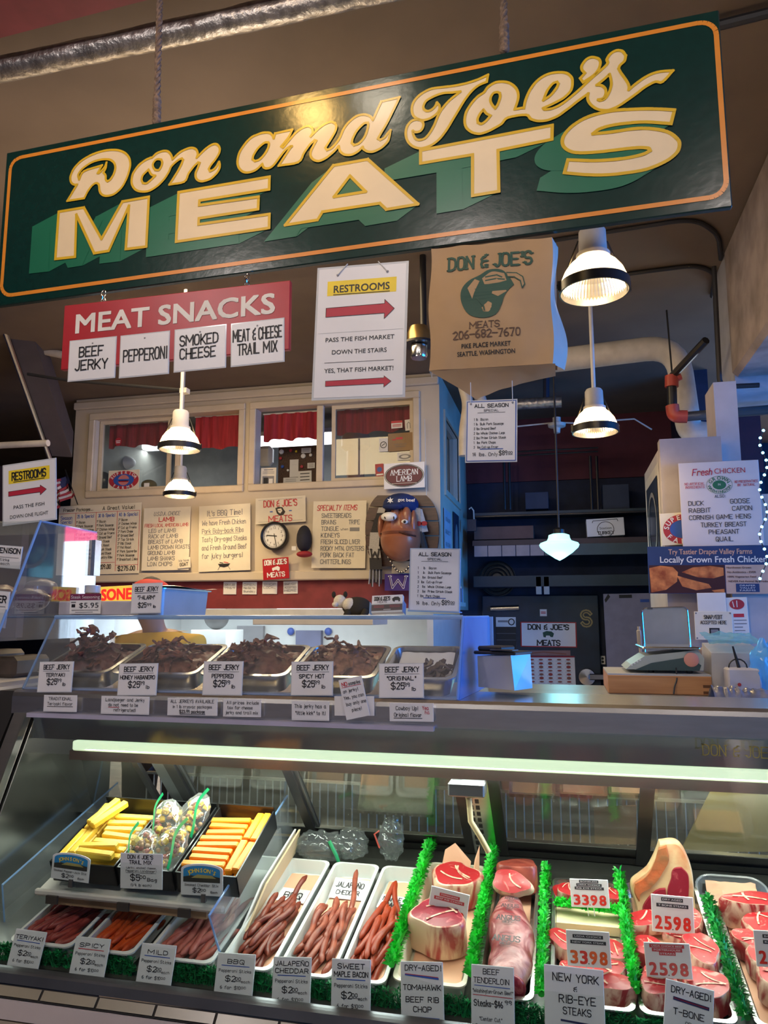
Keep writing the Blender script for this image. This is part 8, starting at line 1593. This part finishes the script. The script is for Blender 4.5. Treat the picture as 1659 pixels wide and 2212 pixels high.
bagm = glassy('clear_snack_bag', (.90, .93, .90), .85, haze=.10, rough=.04, bump=1.0); zipm = mat('green_zip_strip', (.01, .28, .10), .35); mixm = [mat('cube_cheese', (.85, .55, .06), .4), mat('brown_nut', (.30, .13, .06), .5), mat('meat_bit', (.40, .07, .05), .5), mat('tan_nut', (.50, .28, .14), .5)]
for k, (x, y, z, rz, rx_, lb) in enumerate(((-.042, -.075, .060, .35, .35, 'front left trail mix bag in the middle box'), (.036, -.060, .066, -.15, .45, 'front right trail mix bag in the middle box'), (-.030, .045, .068, .3, .5, 'back left trail mix bag in the middle box'), (.040, .075, .070, -.2, .55, 'back right trail mix bag in the middle box'))):
    BMx = M @ Matrix.Translation((x, y, z)) @ Matrix.Rotation(rz, 4, 'Z') @ Matrix.Rotation(rx_, 4, 'X'); t = thing('snack_bag', None, lb, 'snack bag', 'trail mix bags', mx=BMx)
    b = MB(); b.ball((0, 0, 0), (.046, .068, .030), bagm, 24, 16, lambda p_, q: q * (1 + .14 * noise.noise(p_ * 3 + Vector((k * 7, 0, 0))))); b.build('bag_film', t, local=True)
    b = MB(); q = random.Random(k)
    for j in range(46):
        c_ = Vector((q.uniform(-1, 1), q.uniform(-1, 1), q.uniform(-1, 1)))
        if c_.length > 1: c_.normalize()
        c_ = Vector((c_.x * .035, c_.y * .052, c_.z * .020)); m = mixm[(0, 1, 3, 2, 1, 3, 0)[j % 7]]; r = .0075
        if j % 7 in (0, 6): b.X = BMx @ Matrix.Translation(c_) @ Matrix.Rotation(q.uniform(0, 3), 4, 'Z') @ Matrix.Rotation(q.uniform(0, 3), 4, 'X'); b.box((-r, -r, -r), (r, r, r), m, .0015)
        else: b.X = BMx; b.ball(c_, (r, r * .9, r * .8), m, 8, 6)
    b.X = None; o = b.build('contents', t); o['kind'] = 'stuff'
    b = MB(); b.grid(lambda u, v: Vector((.038 * (1 if k % 2 else -1) * (1 - .5 * u) + .004 * math.sin(u * 7), -.065 + .145 * u, .012 + .022 * math.sin(u * 3.1) + .014 * v)), 14, 2, zipm); b.build('zip_strip', t, local=True)
# cards on the riser front
mtn = [mat('label_sky_blue', (.02, .25, .55), .4), mat('label_dark_hill', (.03, .035, .03), .4), mat('label_field', (.40, .36, .12), .4)]
def shelf_card(label, TL, TR, BL, name2, w2):
    M_, w_, h_ = basis(at(*TL, 1.915), at(*TR, 1.915), at(*BL, 1.915)); t = thing('shelf_price_card', None, label, 'price card', mx=M_)
    b = MB(); arch = [(0, 0), (w_, 0)] + [(w_ / 2 + w_ / 2 * math.cos(R_(a)), h_ * .82 + h_ * .18 * math.sin(R_(a))) for a in range(0, 181, 15)]
    b.prism([(x, y, 0) for x, y in arch], mat('cool_white_card', (.66, .72, .74), .35), (0, 0, -.002)); a2 = [(w_ * .06, h_ * .42), (w_ * .94, h_ * .42)] + [(w_ / 2 + w_ * .44 * math.cos(R_(a)), h_ * .79 + h_ * .15 * math.sin(R_(a))) for a in range(0, 181, 15)]
    b.poly([a2], mtn[0], .0006); b.poly([[(w_ * .06, h_ * .42), (w_ * .94, h_ * .42), (w_ * .94, h_ * .58), (w_ * .7, h_ * .64), (w_ * .5, h_ * .58), (w_ * .25, h_ * .63), (w_ * .06, h_ * .58)]], mtn[1], .0010); b.poly([[(w_ * .25, h_ * .55), (w_ * .4, h_ * .66), (w_ * .75, h_ * .64), (w_ * .85, h_ * .55)]], mtn[2], .0013)
    b.arc("JOHNSON'S", w_ / 2, h_ * .64, w_ * .36, h_ * .16, 150, 30, h_ * .13, YEL, .0016)
    lines(b, w_, h_, .0012, [('h', name2, .5, .71, .075, w2, INK, {'th': .13}), ('h', '$2', .38, .90, .13, .18, INK, {'th': .16}), ('h', '00', .54, .86, .07, .12, INK, {'th': .2}), ('h', 'Each', .80, .91, .06, .16, INK, {'th': .2})]); b.build('card_face', t, local=True)
    b = MB(); b.box((w_ * .5, -.016, -.006), (w_ * .5 + .012, .004, .004), dsteel); b.build('clip', t, local=True)
shelf_card('arched blue label card for smoked pepper jack on the riser', (115, 1838), (196, 1849), (121, 1898), 'Smoked Pepper-Jack Stix', .86)
shelf_card('arched blue label card for smoked cheddar on the riser', (391, 1864), (481, 1868), (390, 1932), 'Smoked Cheddar Stix', .80)
card('trail_mix_card', 'white card lettered trail mix in front of the middle box', 'price card', (260, 1842), (351, 1845), (263, 1919), 1.915, [('h', "DON & JOE'S", .48, .15, .10, .60, INK, {'th': .18}), ('h', 'TRAIL MIX', .48, .30, .10, .52, INK, {'th': .18}), ('h', '(Jerky, smoked cheese,', .5, .43, .055, .72, INK), ('h', 'Pepperoni, Landjaeger)', .5, .52, .055, .72, INK), ('s', [(.14, .55), (.86, .55)], .008, INK), ('h', '$5', .36, .76, .16, .22, INK, {'th': .15}), ('h', '00', .54, .70, .08, .14, INK, {'th': .2}), ('h', 'Bag', .76, .77, .085, .22, INK, {'th': .18}), ('h', '(1/4 lb each)', .5, .92, .07, .5, INK)], m=mat('cool_white_card', (.66, .72, .74), .35))
# crumpled clear bags lying behind the trays
b_m = glassy('crumpled_clear_bag', (.88, .91, .88), .9, haze=.09, rough=.04, bump=1.2)
for k, (x, y, Y, r, lb) in enumerate(((690, 1828, 2.375, (.075, .05, .045), 'crumpled clear bag with green edge behind the barbecue tray'), (760, 1822, 2.38, (.05, .045, .045), 'crumpled clear bag behind the jalapeno tray'), (845, 1812, 2.385, (.038, .04, .062), 'knotted clear bag standing up behind the maple bacon tray'))):
    c_ = at(x, y, Y); o = MB(); o.ball(c_, r, b_m, 40, 28, lambda p_, q: q * (1 + .26 * noise.noise(p_ * 3.2 + Vector((k * 5, 0, 0))) + .12 * noise.noise(p_ * 9))); o = o.build('clear_bag'); o_as_root(o); tag(o, lb, 'plastic bag')
    if k == 0: b = MB(); b.tube([c_ + Vector((.045, -.04, .03)), c_ + Vector((.07, -.045, -.01)), c_ + Vector((.075, -.03, -.04))], .006, zipm, 6); b.build('green_edge', o)
    if k == 2: b = MB(); b.tube([c_ + Vector((-.03, -.03, -.02)), c_ + Vector((-.045, -.035, .02)), c_ + Vector((-.03, -.03, .03))], .003, redfit, 6); b.build('red_tie', o)
b = MB(); b.tube([at(585, 1802, 2.39), at(648, 1806, 2.39)], .004, brass, 6); tag(b.build('brass_rod'), 'thin brass rod behind the right acrylic side panel', 'rod')
# paper bags standing between the riser and the barbecue tray
b = MB(); a, c_ = (-.905, 2.10), (-.885, 2.34)
for k, (w1, m) in enumerate(((0, PAPER), (.014, mat('tan_paper_stack', (.62, .47, .30), .7)))): b.prism([Vector((-.862 + w1 - .012, 1.99, .668)), Vector((-.862 + w1 - .012, 2.36, .760)), Vector((-.862 + w1 - .0, 2.37, .83)), Vector((-.862 + w1 - .0, 2.10, .755))], m, (.006, 0, 0))
tag(b.build('paper_stack'), 'folded white and tan papers standing beside the barbecue tray', 'paper')
# pieces of a part go one level deeper
SUBS = {'pendant_lamp': {'shade_ring': 'lamp_shade', 'bracket': 'lamp_shade', 'bulb': 'housing'}, 'snack_bag': {'zip_strip': 'bag_film'},
 'plaque_head': {'cap_badge': 'cap_crown', 'cap_lettering': 'cap_crown', 'cap_brim': 'cap_crown', 'scarf_letter': 'scarf', 'headscarf_print': 'headscarf', 'pennant_letter': 'pennant', 'eye': 'head', 'mouth': 'head', 'ear': 'head', 'brow_ridge': 'head'},
 'counter_scale': {'keypad': 'body', 'side_panel': 'body', 'foot': 'body'}, 'price_tag_card': {'spike': 'face_plate'}, 'paper_bag': {'bag_print': 'bag_body'},
 'shop_sign': {'letter_shade': 'board', 'block_lettering': 'board', 'script_lettering': 'board', 'pinstripe': 'board'}, 'meat_case': {'gold_lettering': 'front_glass', 'upright_slots': 'steel_upright', 'light_diffuser': 'light_housing', 'hose': 'thermostat_box'},
 'beef_tenderloin': {'wrap_print': 'meat'}, 'wireless_router': {'antenna': 'box', 'button': 'box', 'cable_loop': 'box'}, 'wall_clock': {'hour_hand': 'face', 'minute_hand': 'face'}, 'steel_splash_plate': {'rim': 'plate'}, 'person': {'cap_brim': 'cap_crown'},
 'riser_shelf': {'tape_patch': 'front_lip'}, 'seasoning_rack': {'price_ticket': 'rack_body'}, 'ceiling_fan_hub': {'vent_ring': 'motor_cover', 'switch_cup': 'motor_cover'}}
base = lambda o: o.name.split('.')[0]
for r in [o for o in bpy.data.objects if o.parent is None and base(o) in SUBS]:
    kids = list(r.children)
    for c in kids:
        tgt = SUBS[base(r)].get(base(c))
        if tgt:
            p = next((k for k in kids if base(k) == tgt), None)
            if p: c.parent = p
for o in bpy.data.objects:
    if '_m' in o.keys(): del o['_m']
bpy.context.view_layer.update()
